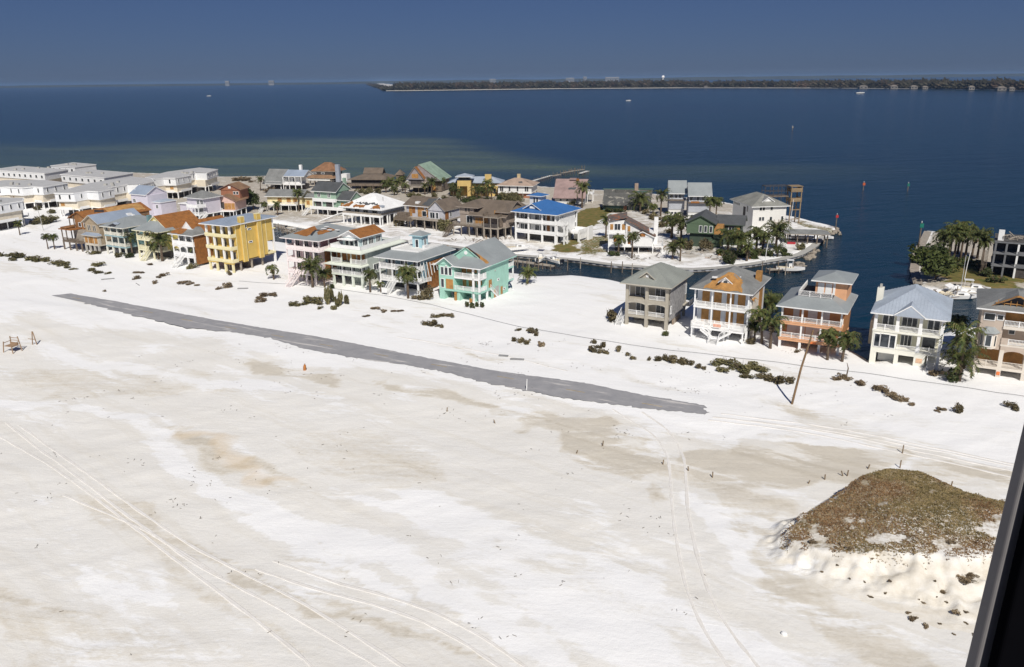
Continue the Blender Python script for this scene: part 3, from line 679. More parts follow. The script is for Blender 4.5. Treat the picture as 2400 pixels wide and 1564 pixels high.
# house with small yellow gable and brown roof
h = House('yellow_gabled_house', 'house with small pale yellow gable, cream porches and bare brown roof', 327.3, 605, -29)
PYEL = P('soft_yellow_siding', (0.70, 0.56, 0.17), 0.65, .1, .8, lap=.2)
PCR = P('pale_cream_trim', (0.80, .76, .55), .6, .05)
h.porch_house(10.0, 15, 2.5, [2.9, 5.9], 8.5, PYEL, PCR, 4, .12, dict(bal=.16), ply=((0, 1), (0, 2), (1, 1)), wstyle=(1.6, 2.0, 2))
h.hip(-.8, 10.8, -.8, 5.5, 8.4, 2.6, RGREY, PCR, top=(3.4, 6.6, 3.0, 5.5), name='porch_roof')
h.gable(-.6, 10.6, 2.9, 16, 8.4, 3.9, OSB, PCR, wall=PYEL, over=.35)
h.ply('f', 5.0, 10.5, 1.2, .9, 3.2, PCR, 'gable_vent'); h.stairs(4.2, 6.0, 0, 2.9, -3.2, 0, PCR)
# white house with arches and torn brown roof
h = House('white_arched_house', 'white stilt house with arched porch openings and torn brown roof', 410.5, 620, -29)
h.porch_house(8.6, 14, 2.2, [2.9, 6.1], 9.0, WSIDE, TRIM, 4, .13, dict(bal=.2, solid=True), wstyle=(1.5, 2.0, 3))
def arch(h, x0, x1, y0, y1, z0, z1, rise, m, name='arch'):
    q = MB(); n = 12; w_ = x1-x0; pts = []
    for i in range(n+1):
        a = math.pi*i/n; pts.append((x0+w_*(1-math.cos(a))/2, z0+rise*math.sin(a)))
    vs = [];
    for x, z in pts: vs += [(x, y0, z), (x, y0, z1), (x, y1, z), (x, y1, z1)]
    fs = []
    for i in range(n):
        k = i*4; fs += [(k, k+4, k+5, k+1), (k+2, k+3, k+7, k+6), (k, k+2, k+6, k+4), (k+1, k+5, k+7, k+3)]
    return h.mb(name, q.add(vs, fs), m)
for x in (.25, 3.05): arch(h, x, x+2.55, .02, .2, 4.6, 5.72, .9, TRIM)
h.gable(-.5, 9.3, 4.4, 15, 9.0, 3.2, OSB, OSB, wall=WSIDE, over=.3); 
h.hip(-.7, 9.3, -.7, 4.6, 8.9, 1.9, SGREY, top=(1.5, 7.1, 3.6, 4.6), name='porch_roof'); h.patch([(-.3, -.4), (5, -.4), (4.6, 2.9), (1.6, 3.0)], OSB, seed=14)
h.gable(2.4, 6.6, 2.0, 5.5, 10.2, 2.0, OSB, TRIM, wall=TRIM, over=.15, name='dormer_roof')
h.b('damaged_wall', 8.6, 8.75, .5, 13.8, .6, 8.6, OSB)
h.stairs(3.0, 4.6, 0, 2.9, -3.8, 0, TRIM)
# bright yellow block house
h = House('bright_yellow_house', 'tall bright yellow house with white columns, two chimneys and blue-grey roof', 491.3, 632.2, -29)
YEL = P('bright_yellow_stucco', (0.64, 0.445, 0.115), .75, .08, .5, stain=.3); YCR = P('butter_trim', (0.78, .70, .42), .6, .05)
h.trim = TRIM; W_, D_ = 9.6, 15.6
for k, z in enumerate((3.1, 6.6, 10.0)):
    h.slab(-.1, W_+.1, -.1, 1.98, z, YCR, .4); h.b('parapet', -.12, W_+.12, -.14, .06, z-.1, z+.55, YCR)
    h.b('parapet', W_-.08, W_+.12, .06, 1.9, z-.1, z+.55, YCR); h.b('parapet', -.12, .08, .06, 1.9, z-.1, z+.55, YCR)
    if k: 
        for x in (1.6, 4.8, 8.0): h.win('f', x, z+.1, 1.7 if x == 4.8 else 1.1, 2.0, 2.0, 3, fm=PALEWOOD)
    else:
        for x in (1.6, 4.8, 8.0): h.win('f', x, z+.1, 1.7, 2.0, 2.0, 3, fm=PALEWOOD)
h.b('wall', 0, W_, 2.0, D_-2.4, 2.9, 12.9, YEL); h.b('wall', .4, W_-.02, D_-2.4, D_, 6.6, 12.9, YEL)
h.slab(0, W_, D_-2.4, D_+.6, 3.3, YCR, .5); h.slab(.2, W_+.1, D_, D_+1.2, 10, YCR, .3)
for x in (.35, 3.1, 6.3, 9.2): h.col(x, .3, 3.1, 12.9, .24, TRIM); h.col(x, .3, -.6, 2.4, .26, YCR, 'pile')
for x in (.35, W_-.35): h.col(x, D_+.4, -.6, 12.9, .26, TRIM)
h.b('beam', 0, 3.5, 0, .6, 2.3, 2.72, YEL); h.b('beam', 6.0, W_, 0, .6, 2.3, 2.72, YEL)
h.b('floor_frame', 0, W_, .62, D_-.2, 2.45, 2.69, OLDWOOD)
for x in (.4, 4.8, 9.2):
    for y in (3, 7, 11): h.col(x, y, -.6, 2.45, .2, PALEWOOD, 'pile')
h.b('enclosure', 5.5, 7.5, 7, 9.2, -.2, 2.4, OLDWOOD)
for y in (3.6, 9.6):
    c_ = h.b('chimney', W_-.5, W_+.55, y, y+1.5, 2.4, 14.8, YEL); h.b('chimney_cap', W_-.55, W_+.6, y-.05, y+1.55, 14.8, 14.95, YCR, c_)
    for yy_ in (y-.02, y+1.42): h.b('corner_trim', W_+.53, W_+.58, yy_, yy_+.1, 2.4, 14.7, YCR, c_)
h.win('r', 7.0, 10.9, 1.2, .35, W_); h.win('r', 7.0, 7.3, 1.2, .35, W_); h.win('r', 5.6, 11.6, .8, .9, W_)
for y in (2.0, D_-2.5): h.b('corner_trim', W_, W_+.05, y, y+.16, 2.9, 12.9, YCR)
h.hip(-1.1, W_+.75, -.9, D_+2.0, 12.9, 1.5, RBLUEGREY, TRIM, seams=.9)
# pink house
h = House('pink_porch_house', 'pale pink three-storey porch house with torn grey roof and front stairs', 677.4, 661.5, -29)
PINK = P('pink_siding', (0.74, 0.58, 0.58), .65, .08, .8, lap=.2); PKT = P('pinkish_white_trim', (0.84, .76, .75), .55, .04); ROSE = P('rose_siding', (.42, .22, .24), .7, .08, .8, lap=.2)
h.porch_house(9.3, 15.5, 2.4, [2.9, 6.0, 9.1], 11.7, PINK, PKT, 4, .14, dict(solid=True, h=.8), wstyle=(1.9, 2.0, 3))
h.slab(9.36, 11.2, 0, 15.5, 9.1, PKT); h.rail([(9.4, .2), (11.0, .2), (11.0, 15.2)], 9.1, PKT, solid=True, h=.8)
h.cols((11.0,), (.3, 4, 8, 12, 15.2), 9.1, 11.7, .12, PKT); h.b('side_wall', 9.29, 9.34, 3, 15.3, 9.1, 11.6, ROSE)
h.b('damaged_wall', 9.29, 9.42, 4.0, 15.4, 1.0, 8.7, OSB); h.wins('r', (1.2,), 3.2, 1.2, 1.8, 9.3)
h.hip(-1.1, 12.0, -.9, 17, 11.7, 2.6, RGREY, PKT); h.patch([(2, 1.2), (7, .8), (7.2, 4.2), (5.4, 5.4), (3.6, 3.6)], seed=21)
h.patch([(8.2, 3.0), (9.5, 2.2), (9.0, 9), (8.0, 8.5)], seed=22); h.patch([(6.9, 1.6), (8.2, 1.2), (7.7, 4.8), (7.0, 4.0)], DARK, 'roof_hole', seed=23)
for i, (x, y) in enumerate(((7.5, 5.5), (8.6, 6.5), (9.4, 8.5), (7.0, 7.2))): h.b('loose_roof_sheet', x, x+1.1, y, y+.7, h.zf(x, y)+.1, h.zf(x, y)+.25, RWHITE)
h.stairs(2.6, 4.3, 0, 2.9, -4.0, 0, PKT); h.b('enclosure', .4, 2.2, 3, 8, 0, 2.4, PKT); h.b('enclosure', 5.0, 8.9, 4, 9, 0, 2.4, PINK)
h.b('torn_sheet', 9.4, 10.6, .6, 2.0, 3.4, 5.6, PKT)
# pale grey-green house with orange-roofed penthouse
h = House('terraced_greenish_house', 'pale grey-green house with roof terrace and orange-roofed penthouse', 779.3, 668, -29)
PGR = P('pale_green_siding', (0.50, .545, .50), .65, .06, .8, lap=.2); PGT = P('pale_green_trim', (0.66, .70, .62), .6, .05)
h.trim = TRIM; W_, D_ = 10.0, 17
h.cols((.4, 3.5, 6.6, 9.6), (.4,), -.6, 3.0, .26, PGT, 'pile'); h.cols((.4, 5, 9.6), (6, 11, 16), -.6, 2.9, .2, PGT, 'pile')
h.b('enclosure', 4, 9.7, 4, 12, -.3, 2.9, PGR); h.b('side_wall', 9.5, 9.75, 2, 16, 0, 2.9, P('pale_plaster', (.66, .65, .58), .7, .06))
h.b('floor_frame', 0, W_, 0, D_, 2.9, 3.3, PGT); h.b('wall', .02, W_-.02, 2.4, D_-.2, 3.3, 9.0, PGR)
h.rail([(.1, 2.2), (.1, .12), (W_-.1, .12), (W_-.1, 2.2)], 3.3)
for x in (.2, 3.5, 6.6, 9.8): h.col(x, .2, 3.3, 5.6, .12, TRIM); h.col(x, .2, 6.1, 9.0, .12, PGT)
h.hip(-1.6, W_+.5, -1.0, 2.38, 5.55, .5, PGT, PGT, top=(-.6, W_, 0, 2.38), name='deck_roof')
h.rail([(.3, .1), (3.2, .1)], 6.1, TRIM, 1.2); h.rail([(6.4, .1), (W_-.1, .1), (W_-.1, 2.2)], 6.1, TRIM, 1.2)
h.ply('f', 1.8, 6.2, 3.0, 2.4, 2.4, OSB); h.ply('f', 5.0, 6.2, 2.7, 2.4, 2.4); h.ply('f', 8.0, 6.2, 2.4, 2.4, 2.4, OSB)
for x in (1.8, 5.0, 8.2): h.win('f', x, 3.4, 1.8, 2.0, 2.4, 3)
h.win('r', 6.5, 3.9, 3.6, 1.5, W_-.02, 4); h.win('r', 12, 6.6, 1.2, 1.3, W_-.02)
h.hip(-1.0, W_+.9, -1.0, D_+.8, 9.0, .75, PGT, PGT, top=(0, W_, 0, D_), name='terrace_roof')
h.rail([(.2, D_-.3), (.2, .2), (W_-.2, .2), (W_-.2, D_-.3)], 9.75, TRIM, .95, solid=True)
h.b('penthouse_wall', 1.9, 7.7, 3.0, 11.6, 9.75, 12.2, P('pale_blue_siding', (.50, .60, .62), .6, .06, .8, lap=.2))
h.gable(1.2, 8.4, 2.0, 12.4, 12.2, 1.7, OSB, TRIM, wall=TRIM, over=.9, name='penthouse_roof')
h.wins('f', (3.3, 4.8, 6.3), 10.0, 1.0, 1.7, 3.0); h.wins('r', (4.6, 7.0, 10.0), 10.2, 1.7, 1.5, 7.7, 3)
arch(h, 3.7, 5.9, 2.82, 2.9, 12.25, 13.2, .6, TRIM); h.b('awning', 1.6, 6.4, 1.2, 2.95, 11.7, 11.9, TRIM)
# blue-grey house with cupola
h = House('blue_grey_cupola_house', 'blue-grey house with flat roof deck, small pale blue cupola and wrecked side porch', 981.3, 691.3, -29)
h.o.location = h.o.location-Vector((math.cos(R(-29)), math.sin(R(-29)), 0))*11.6
BG_ = P('blue_grey_siding', (0.22, .33, .39), .65, .08, .8, lap=.2)
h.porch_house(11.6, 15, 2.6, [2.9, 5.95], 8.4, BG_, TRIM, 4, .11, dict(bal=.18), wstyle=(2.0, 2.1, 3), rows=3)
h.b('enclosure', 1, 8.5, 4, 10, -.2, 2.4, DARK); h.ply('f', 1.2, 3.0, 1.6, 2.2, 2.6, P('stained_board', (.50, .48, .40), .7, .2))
h.hip(-.9, 12.4, -.9, 16, 8.3, 1.6, RGREY, TRIM, top=(2.0, 10.2, 2.6, 13.5))
h.b('roof_deck', 2.1, 10.1, 2.7, 13.4, 9.9, 10.0, P('deck_membrane', (.72, .71, .68), .8, .05)); h.rail([(2.1, 13), (2.1, 10)], 10, TRIM, .9, solid=True); h.b('parapet', 1.95, 2.15, 2.6, 9.5, 9.8, 10.35, TRIM); h.b('parapet', 9.4, 10.15, 5.5, 7.2, 10.0, 11.0, TRIM)
h.b('parapet', 2.1, 10.1, 2.5, 2.7, 9.8, 10.2, TRIM); h.b('parapet', 10.1, 10.3, 2.5, 13.4, 9.8, 10.2, TRIM)
CUP = P('cupola_blue', (.40, .60, .66), .6, .05, .8, lap=.2)
c_ = h.b('cupola_wall', 5.4, 8.2, 7.0, 9.8, 10.0, 12.9, CUP); h.pyramid(4.8, 8.8, 6.4, 10.4, 12.9, 1.3, RGREY, name='cupola_roof', fm=CUP)
h.win('f', 6.8, 10.1, .8, 1.9, 7.0); h.win('r', 8.4, 10.3, .7, 1.8, 8.2)
h.b('fallen_sheet', 11.7, 13.0, 5.5, 7.8, 6.4, 6.5, RWHITE)
q = MB()
for i in range(6): q.bar((11.7+.2*i, 1+1.1*i, 8.2-.3*i), (12.9, .6+1.2*i, 3.0+.4*i), .12); 
h.mb('broken_porch_timbers', q, TRIM); h.b('damaged_wall', 11.58, 11.75, 4.0, 14.6, .4, 7.2, OSB)
h.rail([(11.7, .2), (12.8, .4), (13.4, 3.0)], 3.0, TRIM); h.stairs(3.6, 5.2, -.1, 2.9, -3.5, 0, TRIM)
h.b('sign_board', 3.4, 5.0, -3.9, -3.8, .6, 1.8, TRIM)
# mint house
h = House('mint_green_house', 'mint green three-level house with round-headed window bay and boarded openings', 1030.8, 702.4, -29)
MINT = P('mint_siding', (0.37, .64, .53), .65, .07, .6, lap=.2, stain=.25); MDK = P('mint_trim', (.40, .68, .58), .6, .05)  # second mint tone for fascia and rear slabs
W_, D_ = 11.2, 16.0
h.b('bay_wall', 0, 4.3, 0, 3.2, 2.45, 8.7, MINT); h.b('wall', .02, W_-.02, 3.2, D_-2.2, 2.45, 8.7, MINT); h.b('wall', .02, W_-2.6, D_-2.2, D_, 2.45, 8.7, MINT)
h.b('ground_wall', 0.02, 1.4, .02, 3, -.5, 2.45, MINT); h.b('ground_wall', 4.2, 5.6, .3, 3, -.5, 2.45, MINT); h.b('ground_wall', 8.2, 9.4, 1.0, 3, -.5, 2.45, MINT); h.b('ground_wall', .4, W_-1.2, 5.0, D_-1, -.5, 2.45, MINT)
h.b('ground_wall', W_-.3, W_-.04, 5.5, D_-2.5, -.5, 2.45, MINT)
h.b('floor_frame', 4.3, W_, 0, 3.2, 2.5, 2.95, MINT); h.slab(4.3, W_, 0, 3.19, 6.1, TRIM, .4)
for z in (2.95, 6.1): h.rail([(4.4, .1), (W_-.1, .1), (W_-.1, 2.0)], z, TRIM); h.rail([(W_-.1, 2.2), (W_-.1, 3.1)], z, TRIM)
for x in (9.4, W_-.2): h.col(x, .2, -.5, 8.5, .2, TRIM)
h.col(W_-.2, 3.6, -.5, 2.5, .2, TRIM, 'pile'); h.stairs(.9+9.0, 1.9+9.4, 4.8, 2.9, 8.2, .1, TRIM, axis='v')
h.hip(3.9, W_+.7, -.7, 4.4, 8.5, 1.9, RGREY, TRIM, top=(5.0, 9.2, 3.3, 4.4), name='porch_roof')
h.gable(-.7, 4.9, -.8, 5.0, 8.5, 1.9, RGREY, TRIM, wall=MINT, over=.8, name='bay_roof')
h.gable(-.5, W_+.7, 3.0, D_+.8, 8.4, 4.1, RGREY, MDK, wall=MINT, over=.35)
h.patch([(5.7, 3.0), (6.5, 3.0), (11.2, 3.2), (11.2, 4.6), (9.0, 4.4)], PLY, seed=31, jag=.15); h.patch([(5.9, 3.0), (6.6, 3.0), (9.6, 3.1), (9.2, 3.7), (6.6, 3.6)], DARK, 'roof_hole', .1, seed=32, jag=.1)
q = MB(); q.tube([(5.6, 3.22, 11.2), (5.6, 3.32, 11.2)], .45, 14); h.mb('gable_vent', q, TRIM)
for a, w_ in ((1.05, .75), (2.15, .8), (3.25, .75)): h.win('f', a, 6.3, w_, 1.75, 0, 1)
arch(h, 1.75, 2.55, -.08, -.01, 8.15, 8.3, .42, TRIM); q = MB(); q.tube([(2.15, -.06, 8.2), (2.15, -.02, 8.2)], .33, 14); h.mb('arched_pane', q, GLASS)
h.win('f', 1.0, 3.2, .8, 2.0, 0, 1); h.ply('f', 2.95, 3.0, 2.0, 2.3, 0)
h.ply('f', 5.0, 6.3, 1.2, 1.9, 3.2); h.ply('f', 7.2, 6.6, 2.7, 1.5, 3.2); h.ply('f', 5.1, 3.05, 1.0, 2.2, 3.2); h.ply('f', 7.2, 3.3, 1.9, 1.9, 3.2); h.ply('f', 9.2, 3.9, 1.4, 1.2, 3.2)
h.ply('r', 4.8, 3.2, 1.4, 1.8, W_-.02); h.ply('r', 6.9, .2, .8, 2.0, W_-.04, PLY); h.ply('r', 10.2, .3, .9, 1.9, W_-.04, PLY); h.ply('r', 8.0, .2, 1.6, 2.6, W_-.04, CONC, 'torn_wall_panel')
h.win('r', 8.6, 4.1, .7, .35, W_-.02); h.win('r', 11.4, 1.2, .8, .35, W_-.04); h.b('wall_lamp', W_, W_+.12, 7.0, 7.25, 6.6, 6.95, CONC)
for z in (2.95, 6.1): h.slab(W_-2.6, W_+.1, D_-2.2, D_+.3, z, MDK, .3); h.rail([(W_+.02, D_-2.1), (W_+.02, D_+.2), (W_-2.4, D_+.2)], z, TRIM)
h.col(W_-.1, D_+.1, -.5, 8.4, .15, TRIM)
h.wins('f', (9.8,), 6.3, 1.4, 2.0, D_-2.2)
h.b('leaning_board', 8.6, 9.3, -.5, -.3, 0, 1.4, PLY); h.b('splintered_pile', 4.3, 4.75, -.2, .25, -.5, 2.4, PLY)
# taupe house
h = House('taupe_hipped_house', 'taupe stucco house with arched lower porch and weathered grey hip roof', 1463.8, 761.5, -29)
TAU = P('taupe_stucco', (.40, .365, .30), .75, .08, .6, stain=.25); TAUT = P('taupe_trim', (.47, .435, .365), .7, .05)
W_, D_ = 9.3, 12.6
for x in (.32, 4.65, 8.98): h.col(x, .32, -.6, 9.1, .32, TAU)
for x in (.32, 4.65, 8.98):
    for y in (5, 9, D_-.4): h.col(x, y, -.6, 1.95, .28, TAU, 'pile')
h.b('floor_frame', .02, W_-.02, .1, D_, 1.9, 2.45, TAU); h.slab(.02, W_-.02, .06, 2.39, 6.0, TAU, .75); h.b('wall', .04, W_-.04, 2.4, D_, 2.45, 9.1, TAU)
for x in (.64, 4.97): arch(h, x, x+3.69, .05, .5, 4.75, 5.25, .42, TAUT)
h.rail([(.6, .3), (4.4, .3)], 2.45, TRIM, .95); h.rail([(4.9, .3), (8.7, .3)], 2.45, TRIM, .95); h.rail([(4.9, .3), (8.7, .3)], 6.0, TRIM, .95)
h.b('beam', 0.02, W_-.02, .1, .55, 8.6, 9.1, TAUT)
for x in (2.6, 7.0): h.win('f', x, 2.55, 1.9, 2.1, 2.4, 2); h.win('f', x-.2, 6.1, 2.0, 2.1, 2.4, 2)
SCUF = P('scoured_grey_wall', (.42, .41, .41), .8, .3, 1.6, fine=.5)
h.b('scoured_wall', W_-.03, W_+.04, 1.2, D_-1.2, 1.6, 9.0, SCUF); h.b('ground_wall', W_-.3, W_-.05, 4.2, 8, -.2, 1.9, P('broken_block', (.40, .30, .22), .85, .3, 1.5, fine=.4)); h.win('r', D_-.8, 5.2, .7, 2.0, W_-.02); h.win('r', 1.9, 3.2, .6, 1.5, W_+.04)
h.slab(W_, W_+1.6, D_-2.6, D_, 3.2, TAUT, .3, 'side_landing'); h.rail([(W_+1.5, D_-2.6), (W_+1.5, D_)], 3.2, TRIM)
SAGE = metalroof('weathered_grey_green_roof', (.285, .30, .275))
h.hip(-1.0, W_+.9, -1.0, D_+1.6, 9.1, 3.2, SAGE, TAUT, seams=.8)
h.gable(2.6, 6.0, .5, 5.4, 10.3, 1.35, SAGE, TAUT, wall=TAU, over=.5, name='gablet_roof'); h.ply('f', 4.3, 10.55, .6, .5, 1.0, TRIM, 'gable_vent')
h.stairs(-1.6, -.3, 2.6, 2.4, -1.4, 0, TRIM); h.b('enclosure', .6, 1.8, 4, 6, -.4, 1.9, TAU); h.b('enclosure', 5.3, 6.4, 4, 6, -.4, 1.9, TAU)
h.slab(-1.7, 0, 2.6, 4.2, 2.4, TAUT, .25, 'side_landing'); h.b('rear_bay', -.75, .03, 9, 12, 2.4, 9.0, TAUT)
# white house with plywood fronts
h = House('white_boarded_house', 'white house with boarded doors on both porches and double front stair', 1621.9, 784.6, -29)
W_, D_ = 10.9, 13.5
xs_ = h.porch_house(W_, D_, 2.4, [2.45, 6.2], 9.7, WSIDE, TRIM, 4, .13, dict(bal=.14), bays=False, rows=4)
SHUT = P('blue_white_shutter', (.58, .62, .68), .6, .06)
for z in (2.5, 6.25):
    for i, a in enumerate((.5, 1.75, 3.0, 4.1, 5.4, 6.7, 7.75, 8.9, 10.0)):
        if i % 2: h.ply('f', a, z, 1.5 if i != 3 else 1.6, 2.55, 2.4)
        else: h.ply('f', a, z, .75, 2.55, 2.4, SHUT, 'shutter')
h.slab(0.2, W_-.2, -2.0, -.02, 2.45, TRIM, .35, 'entry_deck'); h.cols((.4, 3.9, 6.9, W_-.4), (-1.8,), -.6, 2.1, .13, TRIM, 'pile')
h.rail([(.2, -.05), (.2, -1.95), (2.4, -1.95)], 2.45, bal=.14); h.rail([(8.4, -1.95), (W_-.2, -1.95), (W_-.2, -.05)], 2.45, bal=.14)
h.stairs(-3.0, -2.0, 2.4, 2.4, 4.5, .95, TRIM, axis='u'); h.stairs(-3.0, -2.0, 8.4, 2.4, 6.3, .95, TRIM, axis='u', name='stairs')
h.slab(4.4, 6.4, -3.1, -2.0, .95, TRIM, .25, 'landing'); h.stairs(4.5, 6.3, -3.1, .95, -4.6, -.3, TRIM)
h.b('sign_board', 4.7, 6.2, -2.1, -2.03, 2.9, 3.5, P('orange_painted_mark', (.80, .42, .30), .7, .2, 3))
h.hip(-.8, W_+.8, -.9, D_+1.8, 9.7, 3.3, SGREY, TRIM)
h.patch([(2.0, -.6), (9.4, -.6), (8.6, 3.2), (6.6, 4.4), (5.4, 4.4), (4.2, 2.6), (3.0, 1.8)], PLY, seed=41)
h.gable(4.2, 7.2, 1.2, 4.2, 10.9, 1.2, PLY, TRIM, wall=TRIM, over=.2, name='gablet_roof'); q = MB(); q.tube([(5.7, 1.3, 11.25), (5.7, 1.36, 11.25)], .4, 14); h.mb('round_vent', q, GLASS)
h.patch([(4.6, -.4), (5.6, -.4), (5.5, 1.0), (4.8, 1.0)], RGREY, 'left_over_roofing', .15, seed=42)
for i, (x, y) in enumerate(((3.4, 2.4), (4.4, 3.9), (6.9, 4.3), (3.0, 1.2))): h.b('torn_membrane', x, x+1.0, y, y+.6, h.zf(x, y)+.9 if False else 11.2+.25*i, 11.4+.25*i, RWHITE if i > 1 else SGREY)
h.b('chimney', W_-1.0, W_+.1, 8.6, 9.8, 2.4, 12.4, PLY); h.b('side_wall', W_-.02, W_+.06, 2.6, 7.4, -.2, 9.4, P('cream_wall', (.70, .66, .58), .7, .06)); h.ply('r', 10.8, 3.0, 1.6, 6.4, W_-.02, PLY)
h.patch([(W_-.4, 2), (W_+.5, 2), (W_+.5, 4.6), (W_-.2, 4)], PLY, seed=44)
# peach house
h = House('peach_house', 'peach house with white lattice railings and grey-roofed upper pavilion', 1823.3, 813, -29)
PEA = P('peach_stucco', (.70, .38, .21), .75, .08, .6, stain=.25); PED = P('orange_stucco', (.44, .21, .085), .7, .08, .6)
W_, D_ = 11.0, 13.5
h.trim = TRIM
for x in (.2, 3.9, 7.4, 10.8):
    for y in (.25, 4.5, 9, 13): h.col(x, y, -.6, 1.7, .22, TRIM, 'pile')
for k, z in enumerate((2.1, 5.35)):
    h.b('floor_frame', -.05, W_+.05, -.05, D_ if k == 0 else 2.39, z-.62, z-.22, PEA); h.slab(-.12, W_+.12, -.12, 2.39, z, PEA, .2)
    for x in (.2, 3.9, 7.4, 10.8): h.col(x, .2, z, z+2.7, .15, TRIM)
    h.rail([(.1, 2.2), (.1, .1), (W_-.1, .1), (W_-.1, 2.2)], z, TRIM, 1.0, bal=.25, lattice=True)
h.b('wall', .05, W_-.05, 2.4, D_, 2.1, 8.2, PED)
for z, sp in ((2.15, ((1.9, 1.9), (3.5, 1.5), (5.7, 2.6), (8.4, 1.4))), (5.4, ((2.4, 1.1), (5.4, 1.7), (7.9, 1.1)))):
    for a, w_ in sp: h.ply('f', a, z, w_, 2.3, 2.4, P('grey_shutter', (.50, .51, .55), .6, .05), 'storm_shutter')
h.hip(-.9, W_+.9, -.9, D_+.6, 8.2, 1.6, RGREY, TRIM, top=(2.2, 8.6, 2.9, D_-1.5))
h.b('terrace_floor', 2.3, 8.5, 3.0, D_-1.6, 9.8, 9.86, DARK)
h.rail([(2.4, 12), (2.4, 3.0), (8.4, 3.0)], 9.8, TRIM, 1.05, bal=.25, lattice=True); h.b('parapet', 2.25, 2.5, 3.1, 12, 9.8, 10.7, TRIM)
h.b('pavilion_wall', 4.9, W_-.4, 6.0, D_-.2, 8.4, 12.4, PEA); h.hip(4.1, W_+.5, 5.0, D_+.8, 12.4, 1.4, RGREY, TRIM, name='pavilion_roof')
for a in (5.9, 7.3): h.ply('f', a, 9.95, 1.15, 2.1, 6.0, TRIM, 'storm_shutter')
h.b('corner_post', 8.1, 8.5, 5.85, 6.02, 9.9, 12.3, TRIM)
h.b('enclosure', .8, 9.8, 5, 10, -.4, 1.5, CONC); h.ply('f', 6.3, 1.48, 1.1, .5, -.05, P('orange_sprayed_mark', (.80, .22, .06), .7, .2, 3), 'sprayed_mark')
# cream house
h = House('cream_house', 'cream house with broad silver hip roof, corner bay windows and white chimney', 2036.8, 844.4, -29)
CRE = P('cream_stucco', (.76, .735, .58), .7, .05, .6, stain=.2); CRW = P('cream_white_trim', (.80, .79, .70), .6, .04)
W_, D_ = 11.3, 14.5
h.trim = TRIM
h.b('bay_wall', 0, 4.1, 0, 2.6, 2.3, 5.75, CRW); h.b('wall', .03, W_-.03, 2.6, D_, 2.3, 9.1, CRE)
h.b('front_beam', 0, 9.0, 0, 2.58, 1.75, 2.3, CRW); h.slab(4.1, W_, 0, 2.59, 2.55, CRW, .24)
h.b('ground_wall', 0, 1.0, .02, 1.0, -.6, 1.75, CRW); h.b('ground_wall', 4.0, 4.7, .02, 1.0, -.6, 1.75, CRW); h.b('ground_wall', 7.2, 9.0, .02, 1.0, -.6, 1.75, CRW); h.b('ground_wall', 7.4, W_-.4, 3.0, 3.3, -.5, 2.2, CRE)
h.ply('f', 8.1, .75, 1.0, .8, .02, P('faded_orange_mark', (.80, .52, .34), .7, .2, 3), 'sprayed_mark')
h.slab(-.08, W_+.08, -.12, 2.59, 6.05, CRW, .34); h.rail([(.2, 2.4), (.2, .15), (3.6, .15)], 6.05, TRIM); h.rail([(4.2, .15), (7.3, .15)], 6.05, TRIM); h.rail([(7.9, .15), (W_-.5, .15), (W_-.2, 2.4)], 6.05, TRIM)
for x in (.28, 3.9, 7.6, W_-.28): h.col(x, .3, 6.05, 9.0, .26, TRIM)
for x in (7.6, W_-.28): h.col(x, .3, 2.55, 5.7, .26, TRIM)
h.col(W_-.28, .3, -.6, 2.3, .26, TRIM); h.rail([(4.3, .15), (7.3, .15)], 2.55, TRIM); h.rail([(7.9, .15), (W_-.5, .15)], 2.55, TRIM)
h.win('f', .9, 2.9, .9, 2.3, 0); h.win('f', 2.15, 2.9, 1.5, 2.4, 0); h.win('f', 3.4, 2.9, .9, 2.3, 0)
h.win('f', 5.5, 2.65, 1.7, 2.2, 2.6, 3); h.win('f', 9.2, 3.0, 2.0, 2.2, 2.6, 1)
for a in (1.7, 2.7): h.win('f', a, 6.15, .8, 2.2, 2.6)
h.win('f', 5.7, 6.6, 2.4, 1.7, 2.6, 3)
for a in (9.1, 10.1): h.win('f', a, 6.15, .8, 2.2, 2.6)
h.win('r', 4.0, 3.1, .7, 1.8, W_-.03); h.win('r', 4.0, 6.5, .7, 1.8, W_-.03); h.wins('r', (8, 11), 6.5, .8, 1.5, W_-.03)
h.hip(-.7, W_+.8, -.8, D_+1.2, 9.05, 3.9, RSILVER, TRIM, seams=.55)
h.gable(3.2, 8.2, -1.0, 4.0, 9.2, 1.9, RSILVER, TRIM, name='gablet_roof', wall=RSILVER, over=.06)
c_ = h.b('chimney', -.6, .5, 7.0, 8.6, 2.5, 12.0, CRW); h.b('flue', -.25, .15, 7.5, 7.9, 12.0, 12.7, CONC, c_)
h.b('garage_tank', 1.2, 3.8, 2.4, 5.0, -.4, 1.2, P('pale_grey_tank', (.62, .63, .62), .5, .05))
h.stairs(9.4, 10.6, 2.0, 2.4, -1.8, -.2, TRIM)
h.b('side_wing', -1.2, 0, 8.8, 13, .5, 5.2, CRE); h.win('l', 10.5, 2.8, .9, 1.6, -1.2)
h.cols((.6, 5.6, 10.8), (7, 11, 14), -1.5, 2.2, .22, CRW, 'pile')
